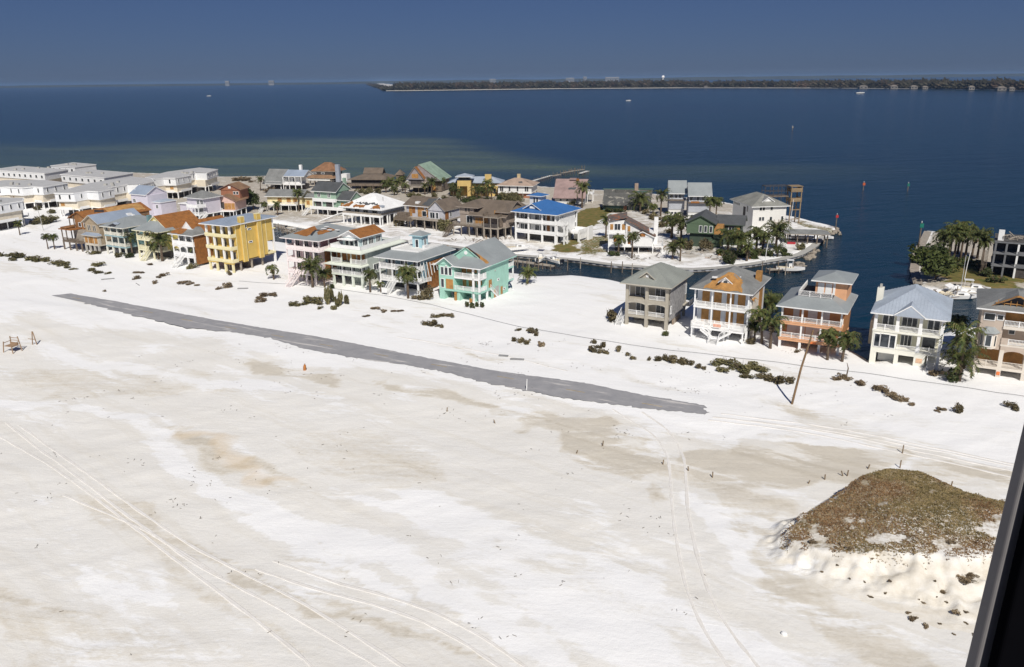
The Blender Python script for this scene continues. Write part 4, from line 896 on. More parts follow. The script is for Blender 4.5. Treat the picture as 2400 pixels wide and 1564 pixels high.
# beige house cut by the frame edge
h = House('beige_bay_window_house', 'tall beige house with bay window and torn roof at right edge', 2276.6, 877.5, -29)
BEI = P('beige_siding', (.56, .465, .385), .7, .05, .6, lap=.2); BET = P('beige_trim', (.70, .64, .56), .6, .05)
W_, D_ = 12.0, 13
h.trim = TRIM
for x in (.3, 3.9, 7.6, 11.6):
    for y in (.3, 4.5, 8.5, 12.6): h.col(x, y, -.6, 1.5, .35 if x > 3 and y < 1 else .22, BET, 'pile')
h.b('floor_frame', 0, W_, 0, D_, 1.4, 1.9, BET); h.b('wall', .04, W_, 2.8, D_, 1.9, 11.9, BEI); h.b('front_wing', .04, 3.5, .35, 2.8, 4.9, 11.9, BEI)
h.rail([(.1, 2.6), (.1, .1), (3.6, .1)], 1.9, BET); h.rail([(4.2, .1), (7.4, .1)], 1.9, BET); h.rail([(7.8, .1), (W_, .1)], 1.9, BET)
h.ply('f', 2.2, 2.0, 3.2, 2.8, 2.8); h.ply('f', 5.8, 2.0, 3.0, 2.6, 2.8); h.ply('f', 9.8, 2.0, 3.4, 2.6, 2.8)
for x in (3.9, 7.6): h.col(x, .35, 1.9, 5.0, .32, BET)
h.b('arch_beam', 3.6, W_, .1, .6, 5.0, 5.7, BEI); arch(h, 4.2, 7.3, .08, .58, 4.3, 5.0, .65, BEI)
h.slab(3.5, W_, .1, 2.79, 6.0, BET, .3); h.rail([(4.6, .2), (W_, .2)], 6.0, TRIM); h.b('low_wall', 3.52, 4.6, .15, .35, 6.0, 7.1, BEI)
h.slab(3.5, W_, .1, 2.79, 9.2, BET, .5); h.rail([(3.6, .2), (W_, .2)], 9.2, TRIM); h.ply('f', 5.2, 9.3, 3.0, 2.3, 2.8); h.ply('f', 8.2, 9.3, 2.4, 2.3, 2.8, OLDWOOD); h.ply('f', 8.4, 6.1, 2.6, 2.3, 2.8, OSB); h.win('f', 5.0, 7.3, .8, .8, 2.8)
q = MB(); q.prism([(.4, .35), (.95, -.55), (2.3, -.55), (2.9, .35)], 5.1, 7.9); h.mb('bay_window_wall', q, BET)
q = MB(); n_ = 4; base = [(.0, .36), (.75, -.95), (2.5, -.95), (3.3, .36)]; tp = [(1.0, .36), (1.3, .1), (2.0, .1), (2.3, .36)]
q.add([(x, y, 7.9) for x, y in base]+[(x, y, 8.8) for x, y in tp], [(0,1,5,4),(1,2,6,5),(2,3,7,6),(4,5,6,7),(3,2,1,0)]); h.mb('bay_roof', q, RGREY)
h.win('f', 1.62, 5.6, .8, 1.9, -.55); h.ply('f', .66, 5.6, .35, 1.8, -.05, GLASS, 'side_pane'); h.ply('f', 2.6, 5.6, .3, 1.8, -.1, GLASS, 'side_pane')
h.win('f', 1.3, 10.0, 1.5, 1.1, .35); h.win('f', 2.85, 10.2, .8, .8, .35)
h.hip(-.9, W_+.9, -.7, D_+1.0, 11.9, 2.6, SGREY, TRIM); h.gable(1.2, 8.8, .6, 6, 12.2, 2.1, SGREY, SGREY, name='gablet_roof', wall=DARK, over=.4)
h.patch([(1.4, .1), (8.4, -.1), (8.2, .9), (2.0, 1.0)], PLY, seed=51)
q = MB()
for i in range(7): x = 2.2+i*.9; q.bar((x, .75, 12.35), (x, .78, 13.6 if 2 < x < 8 else 12.9), .1)
q.bar((1.8, .75, 13.0), (8.2, .75, 13.0), .12); h.mb('exposed_rafters', q, PLY)
h.ply('f', 3.9, .55, .5, .6, -.06, P('orange_sprayed_mark', (.80, .22, .06), .7, .2, 3), 'sprayed_mark')
h.b('wall_board', .04, .1, 4, 8, 2, 9, BEI)
# ------------------------------------------------------------------ houses behind the canal
def stiltbox(h, W, D, z1, ze, wall, pile=None, nx=4, ny=3, pr=.16, x0=0, y0=0, encl=True, trim=None):
    pile = pile or h.trim
    for i in range(nx):
        for j in range(ny): h.col(x0+.2+(W-.4)*i/(nx-1), y0+.2+(D-.4)*j/(ny-1), -.7, z1-.35, pr, pile, 'pile')
    h.b('floor_frame', x0-.05, x0+W+.05, y0-.05, y0+D+.05, z1-.35, z1, trim or h.trim)
    if wall: h.b('wall', x0, x0+W, y0, y0+D, z1, ze, wall)
    if encl: h.b('enclosure', x0+W*.18, x0+W*.8, y0+D*.35, y0+D*.85, -.7, z1-.36, DARKW)  # near-black filler added so the space underneath looks shaded
DARKW = P('dark_boards_and_shade', (.07, .06, .055), .85, .25, 1.0)  # dark wood; its colour also carries shade under floors and on set-back fronts
GRSIDE = P('grey_siding', (.42, .44, .48), .7, .08, .8, lap=.2); LAV = P('lavender_siding', (.60, .57, .64), .65, .05, .8, lap=.2)
# lavender pair behind the left end of the row
h = House('lavender_house', 'pale lavender house with plain side wall and blue-grey gable roof', 0, 0, -29, loc=at(330, 512)-Vector((3, -1, 0)))
h.b('wall', 0, 9.5, 0, 9, 0, 9.2, LAV); h.gable(-.5, 9.2, -.5, 9.5, 9.2, 2.8, RBLUEGREY, axis='u', wall=LAV); h.win('f', 6.8, 3.2, .8, 1.4, 0); h.win('f', 1.8, 6.2, 1.4, 1.3, 0, 2)
h.b('white_wing', 9.5, 14, 2, 9, 0, 6.4, LAV); h.hip(9.4, 14.3, 1.6, 9.3, 6.4, 1.0, RSILVER, name='wing_roof'); h.b('chimney', -.4, .4, 2, 3.2, 0, 11.0, TRIM); h.win('f', 11.8, 4.2, 1.2, 1.3, 2, 2)
h = House('grey_roofed_deck_house', 'grey-roofed house with stacked white sun decks beside dark tree', 0, 0, -29, loc=at(440, 517))
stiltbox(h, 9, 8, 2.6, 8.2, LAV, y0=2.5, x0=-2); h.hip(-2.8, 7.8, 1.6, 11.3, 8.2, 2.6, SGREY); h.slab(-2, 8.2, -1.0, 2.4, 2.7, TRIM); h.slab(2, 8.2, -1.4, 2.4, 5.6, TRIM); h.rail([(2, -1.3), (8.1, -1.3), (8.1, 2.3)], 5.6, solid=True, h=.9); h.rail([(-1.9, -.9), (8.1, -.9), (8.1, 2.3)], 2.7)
h.cols((2.2, 4.2, 6.2, 8.0), (-1.2,), 0, 5.3, .12, TRIM); h.wins('f', (3.4, 5.4), 3.0, 1.5, 1.9, 2.5, 2); h.wins('f', (4, 6), 6.1, 1.4, 1.5, 2.5, 2); h.stairs(8.3, 9.5, 1.5, 2.6, -3, 0, TRIM)
h.b('low_wing', -7, -2.05, 3, 9, 0, 5.6, LAV); h.hip(-7.5, -1.8, 2.5, 9.5, 5.6, .7, RWHITE, name='wing_roof')
# small pink house with brown gables
h = House('small_pink_gabled_house', 'small pink house with two brown-trimmed gables and boarded front', 507.6, 508.5, -8)
PKB = P('salmon_siding', (.70, .48, .42), .65, .08, .8, lap=.2); BRICK = P('rust_brown_siding', (.35, .15, .085), .75, .12, .9)
stiltbox(h, 8.4, 9, 2.7, 6.0, PKB, encl=True); h.b('porch_recess_shade', .1, 3.9, -.06, .06, 3.0, 5.5, DARKW); h.b('front_bay', 4.0, 8.4, -.5, 0, 2.75, 6.0, PKB)  # dark sheet on the front wall stands in for the porch's shade
for a in (4.75, 6.15, 7.6): h.ply('f', a, 3.0, 1.3, 2.4, -.5)
h.slab(-.2, 8.5, -2.2, -.06, 2.7, TRIM); h.rail([(-.1, -2.1), (3.9, -2.1)], 2.7); h.cols((.2, 4, 8.2), (-2.0,), -.6, 2.4, .1, TRIM, 'pile')
h.gable(-1.0, 9.4, -1.0, 9.5, 5.9, 2.5, SRUST, P('brown_fascia', (.26, .15, .11), .7, .1), wall=PKB, over=.5)
h.b('upper_wall', .6, 8.4, 4.5, 12, 6.0, 9.9, BRICK); h.gable(-.3, 9.3, 3.8, 12.6, 9.8, 2.2, SRUST, P('brown_fascia', (.26, .15, .11), .7, .1), wall=BRICK, over=.5, name='upper_roof'); h.wins('f', (6.2, 7.4), 8.2, .8, 1.0, 4.5); h.b('roof_vent', 4.0, 5.0, 4.1, 4.3, 10.4, 11.3, TRIM)
# pale yellow cottage
h = House('pale_yellow_cottage', 'long pale yellow cottage on white stilts with grey roof and side steps', 625, 495.3, -8)
PY = P('pale_yellow_siding', (.78, .68, .40), .65, .05, .8, lap=.2)
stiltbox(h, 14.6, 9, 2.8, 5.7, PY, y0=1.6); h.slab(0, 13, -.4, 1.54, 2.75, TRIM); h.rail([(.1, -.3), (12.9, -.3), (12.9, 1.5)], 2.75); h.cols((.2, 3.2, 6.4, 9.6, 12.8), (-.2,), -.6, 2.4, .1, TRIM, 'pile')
for a in (5.3, 9.1, 11.8): h.ply('f', a, 3.1, 1.7, 2.0, 1.6)
h.gable(-.6, 15.4, .4, 11.6, 5.7, 2.2, SGREY, axis='u', wall=PY); h.stairs(-1.3, -.1, -.2, 2.7, -4.6, 0, TRIM)
h.b('side_wing', 14.8, 18.5, 4, 10, 1.0, 5.0, PY); h.gable(14.6, 19.2, 3, 10.6, 5.0, 1.2, SGREY, axis='u', wall=PY, name='wing_roof'); h.ply('f', 16.2, 2.2, 1.3, 1.6, 4); h.b('debris', -1.5, 0, 6, 8, 4.6, 5.4, OSB)
# green house with charcoal roofs
h = House('sage_green_house', 'sage green house with two charcoal gable roofs, chimney and white deck', 747.6, 503.1, -25)
SG = P('sage_siding', (.30, .43, .33), .65, .06, .8, lap=.2)
stiltbox(h, 10.5, 8.5, 2.7, 8.9, SG, x0=-2.8, y0=1.5); h.slab(-3.2, 12.5, -1.0, 1.44, 2.7, TRIM, .5); h.rail([(-3.1, -.9), (12.4, -.9)], 2.7, solid=True, h=.7); h.b('upper_band', -3.1, 7.9, 0.6, 1.48, 5.0, 6.2, TRIM)
h.cols((-3, .2, 5.0, 9.6), (-.8,), -.6, 2.2, .14, TRIM, 'pile'); h.cols((-3, 1.4, 6.6), (.7,), 2.7, 5.0, .16, TRIM)
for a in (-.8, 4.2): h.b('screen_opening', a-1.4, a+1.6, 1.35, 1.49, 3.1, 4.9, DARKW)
h.wins('f', (-.8, -.1, 4.0, 4.7), 6.7, .55, 1.5, 1.5); h.gable(-3.6, 8.5, .5, 11, 8.8, 3.2, SDARK, axis='u', wall=SG); h.b('chimney', 6.9, 7.9, 7.4, 8.6, 6, 13.6, SG)
h.b('wing_wall', 7.75, 13.5, 2.4, 9.5, 2.7, 5.8, SG); h.gable(7.6, 14.1, 1.4, 10.6, 5.7, 3.0, SDARK, axis='u', wall=SG, name='wing_roof'); h.ply('f', 9.8, 3.4, 1.3, 1.5, 2.4); h.ply('f', 11.8, 3.4, .9, 1.5, 2.4); h.stairs(-4.4, -3.2, -.6, 2.7, -5, 0, TRIM)
# white roofed house
h = House('white_roofed_house', 'house under a big torn white hip roof with white ramp and dark underside', 827, 524.6, -30)
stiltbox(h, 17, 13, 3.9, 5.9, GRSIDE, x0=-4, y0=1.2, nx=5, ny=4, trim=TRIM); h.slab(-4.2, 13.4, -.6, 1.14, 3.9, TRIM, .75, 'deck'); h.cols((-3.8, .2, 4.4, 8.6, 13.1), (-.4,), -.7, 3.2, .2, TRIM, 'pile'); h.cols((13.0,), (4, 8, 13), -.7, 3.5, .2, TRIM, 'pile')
h.rail([(-4, -.4), (13.2, -.4), (13.2, 14)], 3.9, PALEWOOD, solid=True, h=.6)
for a in (-2.6, 1.4, 5.4, 9.6): h.win('f', a, 4.3, 2.0, 1.3, 1.2, 2, fm=PALEWOOD)
h.hip(-5.6, 14.6, -1.0, 16, 5.8, 4.6, RWHITE, top=(3.2, 5.2, 7.0, 8.4)); h.patch([(-5.0, -.6), (-1.0, -.6), (-.4, 1.6), (-3.4, 3.0)], OSB, seed=61); h.patch([(1.0, -.5), (6.0, -.6), (6.2, .9), (1.2, .7)], OSB, seed=62, jag=.4); h.patch([(9.2, -.6), (13.4, -.6), (12.4, 1.4), (9.8, 1.2)], OSB, seed=63, jag=.4); h.patch([(.4, 1.1), (11.6, 1.5), (11.0, 2.2), (1.6, 1.9)], SDARK, 'roof_hole', seed=64, jag=.5)
h.gable(-1.6, 1.8, 2.4, 6.4, 7.0, .9, RGREY, name='dormer_roof', wall=GRSIDE, over=.1); h.b('roof_hatch', 12.2, 13.6, 0.6, 2.0, 6.7, 7.3, RSILVER); h.b('vent_pipe', 9.8, 10.0, 5.8, 6.0, 8.4, 9.6, CONC)
q = MB(); q.add([(-10.5, -6.5, 1.2), (-4.3, -2.6, 3.9), (-4.3, .6, 3.9), (-10.5, -2.6, 1.2), (-10.5, -6.5, .9), (-4.3, -2.6, 3.6), (-4.3, .6, 3.6), (-10.5, -2.6, .9)], [(0,1,2,3),(7,6,5,4),(0,4,5,1),(1,5,6,2),(2,6,7,3),(3,7,4,0)]); h.mb('ramp', q, RWHITE); h.rail([(-4.2, -.5), (-10, -4)], 2.6, TRIM, .3)
# grey-brown damaged house
h = House('stripped_grey_house', 'grey-brown house with stripped plywood walls and tarred roof', 936, 531.3, -30)
GB = P('mid_grey_siding', (.50, .50, .54), .7, .08, .8, lap=.2)
for i in range(5):
    for y in (.2, 4, 9, 13): h.col(.3+i*3.6, y, -.7, 3.4, .17, PALEWOOD, 'pile')
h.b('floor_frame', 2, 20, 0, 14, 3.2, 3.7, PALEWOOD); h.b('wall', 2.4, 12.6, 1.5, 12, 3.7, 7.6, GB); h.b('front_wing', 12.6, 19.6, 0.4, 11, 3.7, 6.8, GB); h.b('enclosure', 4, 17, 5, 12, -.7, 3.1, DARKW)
h.gable(1.4, 13.0, .6, 13, 7.5, 2.6, SBROWN, axis='u', wall=GB); h.patch([(9.4, 1.2), (12.8, 1.2), (12.8, 6), (9.6, 5.6)], SDARK, 'tar_paper', seed=71)
h.gable(12.4, 20.2, -.5, 11.8, 6.7, 3.4, SBROWN, PALEWOOD, axis='v', wall=GB, over=.6, name='wing_roof'); h.b('skylight', 6.0, 7.4, 2.0, 3.4, 8.3, 9.0, RWHITE)
for a, m_ in ((4.2, PLY), (5.6, OSB), (8.0, PLY), (9.4, PLY), (11.4, PLY)): h.ply('f', a, 5.0 if m_ is OSB else 3.9, 1.3, 2.4 if m_ is OSB else 3.4, 1.5, m_)
h.win('f', 10.2, 4.2, 1.7, 1.8, 1.4); h.win('f', 14.4, 4.0, 1.9, 2.0, .4, 2); h.win('f', 16.4, 4.0, .9, 2.0, .4); h.win('r', 4, 4.4, 1.0, 1.7, 19.6); h.ply('r', 1.6, 3.8, 2.0, 2.6, 19.6, OSB)
h.slab(-.4, 7.0, -2.2, 1.44, 3.0, OLDWOOD, .3, 'side_deck'); h.rail([(-.3, 1.4), (-.3, -2.1), (6.9, -2.1)], 3.0, OLDWOOD); h.b('deck_shed', 0, 4.0, -1.0, 1.4, 3.0, 5.2, OLDWOOD); h.b('awning', 6.8, 18, -1.4, 1.2, 3.3, 3.5, PALEWOOD)
h.cols((6, 12, 17), (-1.2,), -.7, 3.2, .15, PALEWOOD, 'pile')
# big brown house
h = House('brown_shingled_house', 'broad brown-roofed tan house on many stilts with screened corner decks', 1062, 551, -29)
TB = P('taupe_brown_siding', (.36, .30, .25), .7, .08, .8, lap=.2)
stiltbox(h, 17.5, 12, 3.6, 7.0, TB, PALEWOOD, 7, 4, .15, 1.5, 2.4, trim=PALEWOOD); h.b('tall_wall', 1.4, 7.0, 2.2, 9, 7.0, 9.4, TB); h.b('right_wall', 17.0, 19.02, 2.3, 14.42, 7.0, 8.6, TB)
h.gable(5.5, 20.0, .9, 16.4, 6.9, 4.3, SBROWN, TB, axis='u', wall=TB, over=.9); h.hip(.6, 9.4, 1.2, 13.5, 9.3, 2.0, SBROWN, TB, name='left_roof')
h.hip(15.5, 20.6, 1.4, 15.6, 8.4, 2.6, SBROWN, TB, name='right_roof')
h.wins('f', (4.0, 5.2), 8.0, .45, .9, 2.2, fm=OLDWOOD); h.win('f', 5.4, 3.9, 2.4, 2.6, 2.2, 2)
for a in (8.0, 9.3, 10.6, 11.8): h.ply('f', a, 3.9, 1.1, 2.2, 2.4)
h.slab(-.2, 12.4, 0, 2.34, 3.6, OLDWOOD, .35, 'deck'); h.rail([(-.1, 2.2), (-.1, .1), (12.4, .1)], 3.6, PALEWOOD); h.cols((.2, 3.2, 6.4, 9.4), (.2,), -.7, 3.2, .13, PALEWOOD, 'pile')
h.slab(12.4, 18.2, -1.0, 2.3, 3.7, PALEWOOD, .4, 'deck'); h.cols((12.7, 15.2, 17.9), (-.8,), -.7, 3.3, .2, PALEWOOD, 'pile'); h.cols((12.6, 15.2, 18.0), (-.9,), 3.7, 7.0, .1, PALEWOOD); h.b('screen', 12.6, 18.0, -.86, -.8, 3.8, 5.0, DARKW); h.slab(12.4, 18.2, -1.0, 2.3, 7.2, PALEWOOD, .3, 'upper_deck'); h.rail([(12.5, 2.2), (12.5, -.9), (18.1, -.9), (18.1, 2.2)], 7.2, OLDWOOD); h.ply('f', 16.0, 7.3, 2.2, 1.6, 2.28); h.ply('r', 1.0, 3.9, 2.2, 2.9, 18.12, OLDWOOD)
h.stairs(-1.2, 0, .8, 3.5, -4.6, 0, OLDWOOD)
# blue roofed house
h = House('blue_roofed_house', 'large white house with bright blue hip roof and three levels of porches', 1207, 561.8, -33)
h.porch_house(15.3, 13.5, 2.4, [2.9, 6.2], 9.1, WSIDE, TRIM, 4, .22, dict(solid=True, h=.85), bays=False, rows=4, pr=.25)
for z in (3.1, 6.4):
    for a, w_ in ((1.4, 1.2), (3.4, 2.2), (7.0, 1.4), (9.2, 1.8), (13.4, 1.6)): h.win('f', a, z, w_, 1.9, 2.4, 2)
    h.ply('f', 11.2, z-.2, 1.1, 2.3, 2.4, OSB, 'door')
h.b('enclosure', 1.5, 14.8, 5, 12, -.6, 2.4, GRSIDE)
h.slab(15.4, 18.4, 0, 2.4, 6.2, TRIM); h.slab(15.4, 18.4, 0, 2.4, 2.9, TRIM); h.cols((18.2,), (.2, 2.2), -.6, 7.0, .2, TRIM); h.cols((15.6,), (.2,), -.6, 6.0, .2, TRIM)
for z in (2.9, 6.2): h.rail([(15.4, .15), (18.2, .15), (18.2, 2.3)], z, solid=True, h=.85)
h.hip(-1.0, 16.3, -1.0, 15.5, 9.1, 3.6, RBLUE, seams=.9); h.gable(2.6, 9.4, .6, 7.4, 10.0, 1.9, RBLUE, TRIM, wall=RBLUE, over=.6, name='gablet_roof'); h.ply('f', 6.0, 10.4, 2.0, .7, 1.15, TRIM, 'gable_vent')
h.b('tower_wall', .4, 4.6, 8.6, 12.2, 9.0, 13.2, WSIDE); h.hip(-.4, 5.4, 7.8, 13, 13.2, 1.0, RBLUE, name='tower_roof'); h.wins('f', (2.2, 3.3), 11.0, .7, 1.7, 8.6)
h.win('r', 12.8, 3.4, .9, 1.7, 15.28); h.win('r', 12.8, 6.6, .9, 1.7, 15.28); h.wins('r', (3.0, 4.4), 7.6, .6, .6, 15.28)
h.stairs(16.0, 17.4, 2.6, 6.0, 6.4, 2.9, TRIM); h.slab(15.5, 20.0, 6.5, 12.5, 2.9, TRIM); h.rail([(20, 6.5), (20, 12.4), (15.6, 12.4)], 2.9, solid=True, h=.9); h.cols((15.8, 20, 19.8), (6.7, 12.2), -.6, 3.2, .2, TRIM, 'pile'); h.b('landing_wall', 17.4, 19.9, 8.0, 12.0, .6, 2.5, TRIM)
h.cols((15.5,), (13.2,), -.6, 9.1, .18, TRIM); h.b('porch_column_wall', 20.4, 20.9, 11.5, 14.5, -.5, 4.2, TRIM)
# white cottage with torn roof
h = House('white_torn_roof_house', 'white house with split torn roof, plywood windows and white chimney above the canal', 1424.8, 593, -8)
h.trim = TRIM
for x in (.1, 4.9, 9.0, 13.2, 16.0): h.col(x, .1, -.7, 2.0, .11, TRIM, 'pile'); h.col(x, 6, -.7, 2.0, .11, TRIM, 'pile')
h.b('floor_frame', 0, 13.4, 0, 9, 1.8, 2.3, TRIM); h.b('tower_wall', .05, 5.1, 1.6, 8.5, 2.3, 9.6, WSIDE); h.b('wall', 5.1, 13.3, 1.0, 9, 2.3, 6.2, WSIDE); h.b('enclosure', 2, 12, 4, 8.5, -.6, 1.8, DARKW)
h.slab(0, 5.0, 0, 1.55, 5.9, TRIM, .3); h.rail([(.1, .1), (4.9, .1)], 5.9); h.rail([(.1, .1), (4.9, .1)], 2.3, solid=True); h.cols((.1, 4.9), (.1,), 2.3, 5.6, .11, TRIM)
h.ply('f', .9, 6.7, .9, 1.7, 1.6); h.ply('f', 4.4, 6.7, .9, 1.7, 1.6); h.win('f', 2.6, 6.6, 1.7, 1.9, 1.6, 2); h.ply('f', 2.4, 2.4, 1.6, 2.4, 1.6, OSB); h.ply('f', 6.0, 6.4, .8, 1.6, .85); h.ply('f', 6.2, 2.6, .8, 2.4, 1.0, OSB)
q = MB(); q.add([(5.1, .9, 6.2), (11.6, .9, 6.2), (5.1, .9, 9.6), (5.1, 9, 6.2), (11.6, 9, 6.2), (5.1, 9, 9.6)], [(0,1,2),(5,4,3),(0,3,4,1),(1,4,5,2),(2,5,3,0)]); h.mb('slanted_wall', q, WSIDE)
q = MB(); q.add([(4.8, .2, 10.0), (14.0, .2, 5.2), (14.0, 9.6, 5.2), (4.8, 9.6, 10.0), (4.8, .2, 9.75), (14.0, .2, 4.95), (14.0, 9.6, 4.95), (4.8, 9.6, 9.75)], [(0,1,2,3),(7,6,5,4),(0,4,5,1),(1,5,6,2),(2,6,7,3),(3,7,4,0)]); h.mb('roof', q, SREDBR)
q = MB(); q.add([(-.4, 1.0, 9.4), (5.4, 1.0, 10.6), (5.4, 9.6, 10.9), (-.4, 9.6, 9.7), (-.4, 1.0, 9.2), (5.4, 1.0, 10.4), (5.4, 9.6, 10.7), (-.4, 9.6, 9.5)], [(0,1,2,3),(7,6,5,4),(0,4,5,1),(1,5,6,2),(2,6,7,3),(3,7,4,0)]); h.mb('tower_roof', q, SREDBR)
h.b('sun_porch', 7.0, 13.0, -.6, 1.0, 2.3, 4.9, WSIDE); h.gable(6.4, 13.6, -1.2, 2.4, 4.9, 1.7, SREDBR, TRIM, wall=WSIDE, over=.5, name='porch_roof'); h.ply('f', 10, 5.2, 1.6, .9, -.72, OSB)
h.b('chimney', 13.4, 14.6, 3.5, 5.0, 1.5, 10.2, TRIM); h.slab(13.5, 16.2, 0, 4, 2.3, TRIM); h.rail([(13.6, .1), (16.1, .1), (16.1, 3.9)], 2.3)
h.b('rear_carport', 8.5, 14.5, 13, 17, 4.4, 4.7, SGREY); h.b('rear_wall', 9.0, 14.0, 13.2, 16.8, 0, 4.4, WSIDE)
# olive green gabled house
h = House('olive_green_house', 'olive green gabled house with plywood side porch among palms', 1624.7, 578.8, -20)
OLG = P('olive_green_siding', (.095, .145, .085), .7, .08, .8, lap=.2); OLD_ = P('dark_green_siding', (.05, .075, .05), .7, .1, .8)
h.b('lower_wall', -1.4, 5.2, 1.0, 12, -.5, 4.2, OLD_); h.b('wall', -2.3, 5.9, 0, 12.5, 4.2, 7.2, OLG); h.gable(-2.9, 6.6, -.6, 13, 7.1, 2.5, SDARK, OLD_, wall=OLG, over=.6); h.wins('f', (1.9, 3.4, 5.0), 4.7, .75, 1.9, 0)
h.b('side_porch', 5.9, 8.4, 1.0, 6, 4.0, 6.6, PLY); h.b('side_wing', 5.9, 13.5, 6, 14, -.5, 6.3, OLD_); h.gable(5.6, 14.6, 5.2, 14.8, 6.2, 2.4, SDARK, OLD_, axis='u', wall=OLD_, name='wing_roof'); h.ply('f', 12.6, 3.4, .9, 2.4, 6.0); h.win('f', 10.6, 3.4, 1.8, 2.2, 6, 2); h.rail([(5.9, .8), (8.6, .8), (8.6, 6)], 3.0, OLD_); h.b('porch_floor', 5.9, 8.7, .7, 6, 2.7, 3.0, OLD_); h.cols((8.5,), (.9, 3, 5.8), -.5, 4.0, .12, OLD_); h.b('lower_shed', 4.6, 8.0, 1, 4, -.5, 2.4, OLG)
# tall white house at the point
h = House('tall_white_house', 'tall plain white house with grey hip roof at the canal mouth', 1760.6, 551, 7)
WS2 = P('plain_white_siding', (.76, .75, .71), .6, .03, .8, lap=.18)
h.b('wall', 0, 11.4, 0, 17, -.5, 9.3, WS2); h.hip(-1.0, 12.4, -1.0, 18, 9.2, 3.4, shingle('olive_grey_shingles', (.26, .26, .235)), TRIM)
h.gable(3.4, 7.8, 1.2, 7, 10.4, 1.5, MATS.get('x') or SGREY, TRIM, name='gablet_roof', wall=TRIM, over=.4)
for z in (8.0, 4.6): h.wins('f', (2.6, 3.6), z, .75, 1.2, 0, fm=WS2); h.win('f', 6.3, z, .75, 1.2, 0, fm=WS2)
h.win('f', 10.2, 4.2, .7, 1.7, 0); h.win('f', 1.2, .6, 1.2, 2.0, 0, fm=DARKW)
for y in (11.5, 12.6, 13.7, 15.0, 16): h.win('l', y, 8.1, .6, .9, 0, fm=WS2)
h.win('l', 4.5, 7.0, .8, 1.9, 0, fm=WS2); h.b('recess_shade', -.02, .03, 6.0, 8.0, 3.0, 8.3, DARKW)  # dark sheet on the left wall paints in the shade of a hollow
h.stairs(7.4, 9.0, -.2, 4.0, -5.0, .4, PALEWOOD); h.slab(7.2, 12.5, -2.2, -.05, 4.0, PALEWOOD, .3, 'deck'); h.rail([(9.2, -2.1), (12.4, -2.1)], 4.0, PALEWOOD); h.cols((7.4, 9.8, 12.3), (-2.0,), -.6, 3.7, .13, PALEWOOD, 'pile')
# timber lookout tower behind it
h = House('timber_lookout_tower', 'open timber lookout tower with boarded top behind tall white house', 0, 0, 4, loc=at(1850.6, 529.4)+Vector((1.0, 4, 0)), cat='tower')
TIM = P('brown_timber', (.30, .215, .125), .8, .15, .9, fine=.3)
for x in (0, 3.6):
    for y in (0, 3.6): h.col(x, y, -.7, 13.0, .16, TIM, 'post')
for z in (8.0, 11.4): h.slab(-.3, 3.9, -.3, 3.9, z, TIM, .25, 'platform'); h.rail([(-.2, 3.8), (-.2, -.2), (3.8, -.2), (3.8, 3.8)], z, TIM, 1.1, solid=True)
for z in (1.5, 4.8): h.b('brace', -.1, 3.7, -.1, .1, z, z+.25, TIM); h.b('brace', 3.5, 3.7, .1, 3.6, z, z+.25, TIM)
h.stairs(.3, 1.3, 3.4, 8, .4, 4.8, TIM); h.b('roof_frame', -.4, 4.0, -.4, 4.0, 13.0, 13.15, TIM)
q = MB()
for x in (-9, -6, -3, -.4):
    for y in (1.5, 4.5): q.box(x, x+.14, y, y+.14, 7.5, 13.2)
for y in (1.5, 4.5): q.box(-9, -.3, y, y+.12, 13.0, 13.2); q.box(-9, -.3, y, y+.12, 11.2, 11.35); q.box(-9, -.3, y, y+.12, 9.8, 9.95)
for x in (-9, -.4): q.box(x, x+.14, 1.5, 4.6, 13.0, 13.2)
h.mb('bridge_frame', q, DARKW); h.b('bridge_floor', -9, -.3, 1.4, 4.7, 9.3, 9.6, OLDWOOD)
# ------------------------------------------------------------------ bay-side row, left to right
h = House('slate_gabled_bay_house', 'slate-grey steep-roofed house with white porch wing beside palm on the bay shore', 625.2, 445.3, -15)
stiltbox(h, 8, 9, 2.9, 4.2, WSIDE, nx=3); h.gable(-1.4, 9.0, -1.2, 12.5, 2.9, 6.3, SGREY, axis='u', wall=WSIDE, ridge=.55)
h.b('wing_wall', 8, 16, 3.5, 10, 2.4, 6.6, WSIDE); h.gable(9.0, 20, 1.0, 11, 6.4, 2.6, RBLUEGREY, axis='u', wall=WSIDE, name='wing_roof'); h.slab(9, 19, 0, 3.4, 2.9, TRIM); h.rail([(9, .1), (18.9, .1)], 2.9, solid=True, h=.8); h.cols((9.2, 12.4, 15.6, 18.8), (.2,), -.7, 6.4, .14, TRIM); h.wins('f', (10.5, 13.5), 3.6, 1.4, 1.8, 3.5); h.b('enclosure', 9, 18, 4, 9, -.6, 2.5, DARKW); h.b('chimney', 15.0, 16.2, 6, 7.2, 8, 11.5, TRIM); h.b('white_awning', -5.5, -.2, 9, 12, 3.6, 3.9, TRIM); h.cols((-5.2, -.6), (9.3, 11.7), -.5, 3.6, .1, TRIM)
h = House('rust_hipped_bay_house', 'dark house with rusty stripped hip roof and tall grey chimney on the bay shore', 727, 433.5, -15)
stiltbox(h, 13, 10, 2.4, 6.4, DARKW, PALEWOOD); h.hip(-1.2, 14.2, -2.0, 11, 3.4, 2.0, SRUST, PALEWOOD, top=(1, 12, .4, 8), name='porch_roof'); h.hip(.4, 15.0, .4, 11.5, 6.6, 4.2, P('rusty_roof', (.28, .145, .075), .85, .25, .5, fine=.3), PALEWOOD); h.b('chimney', 14.2, 16.2, .4, 2.2, -.5, 10.2, P('grey_blue_chimney', (.30, .33, .39), .7, .06))
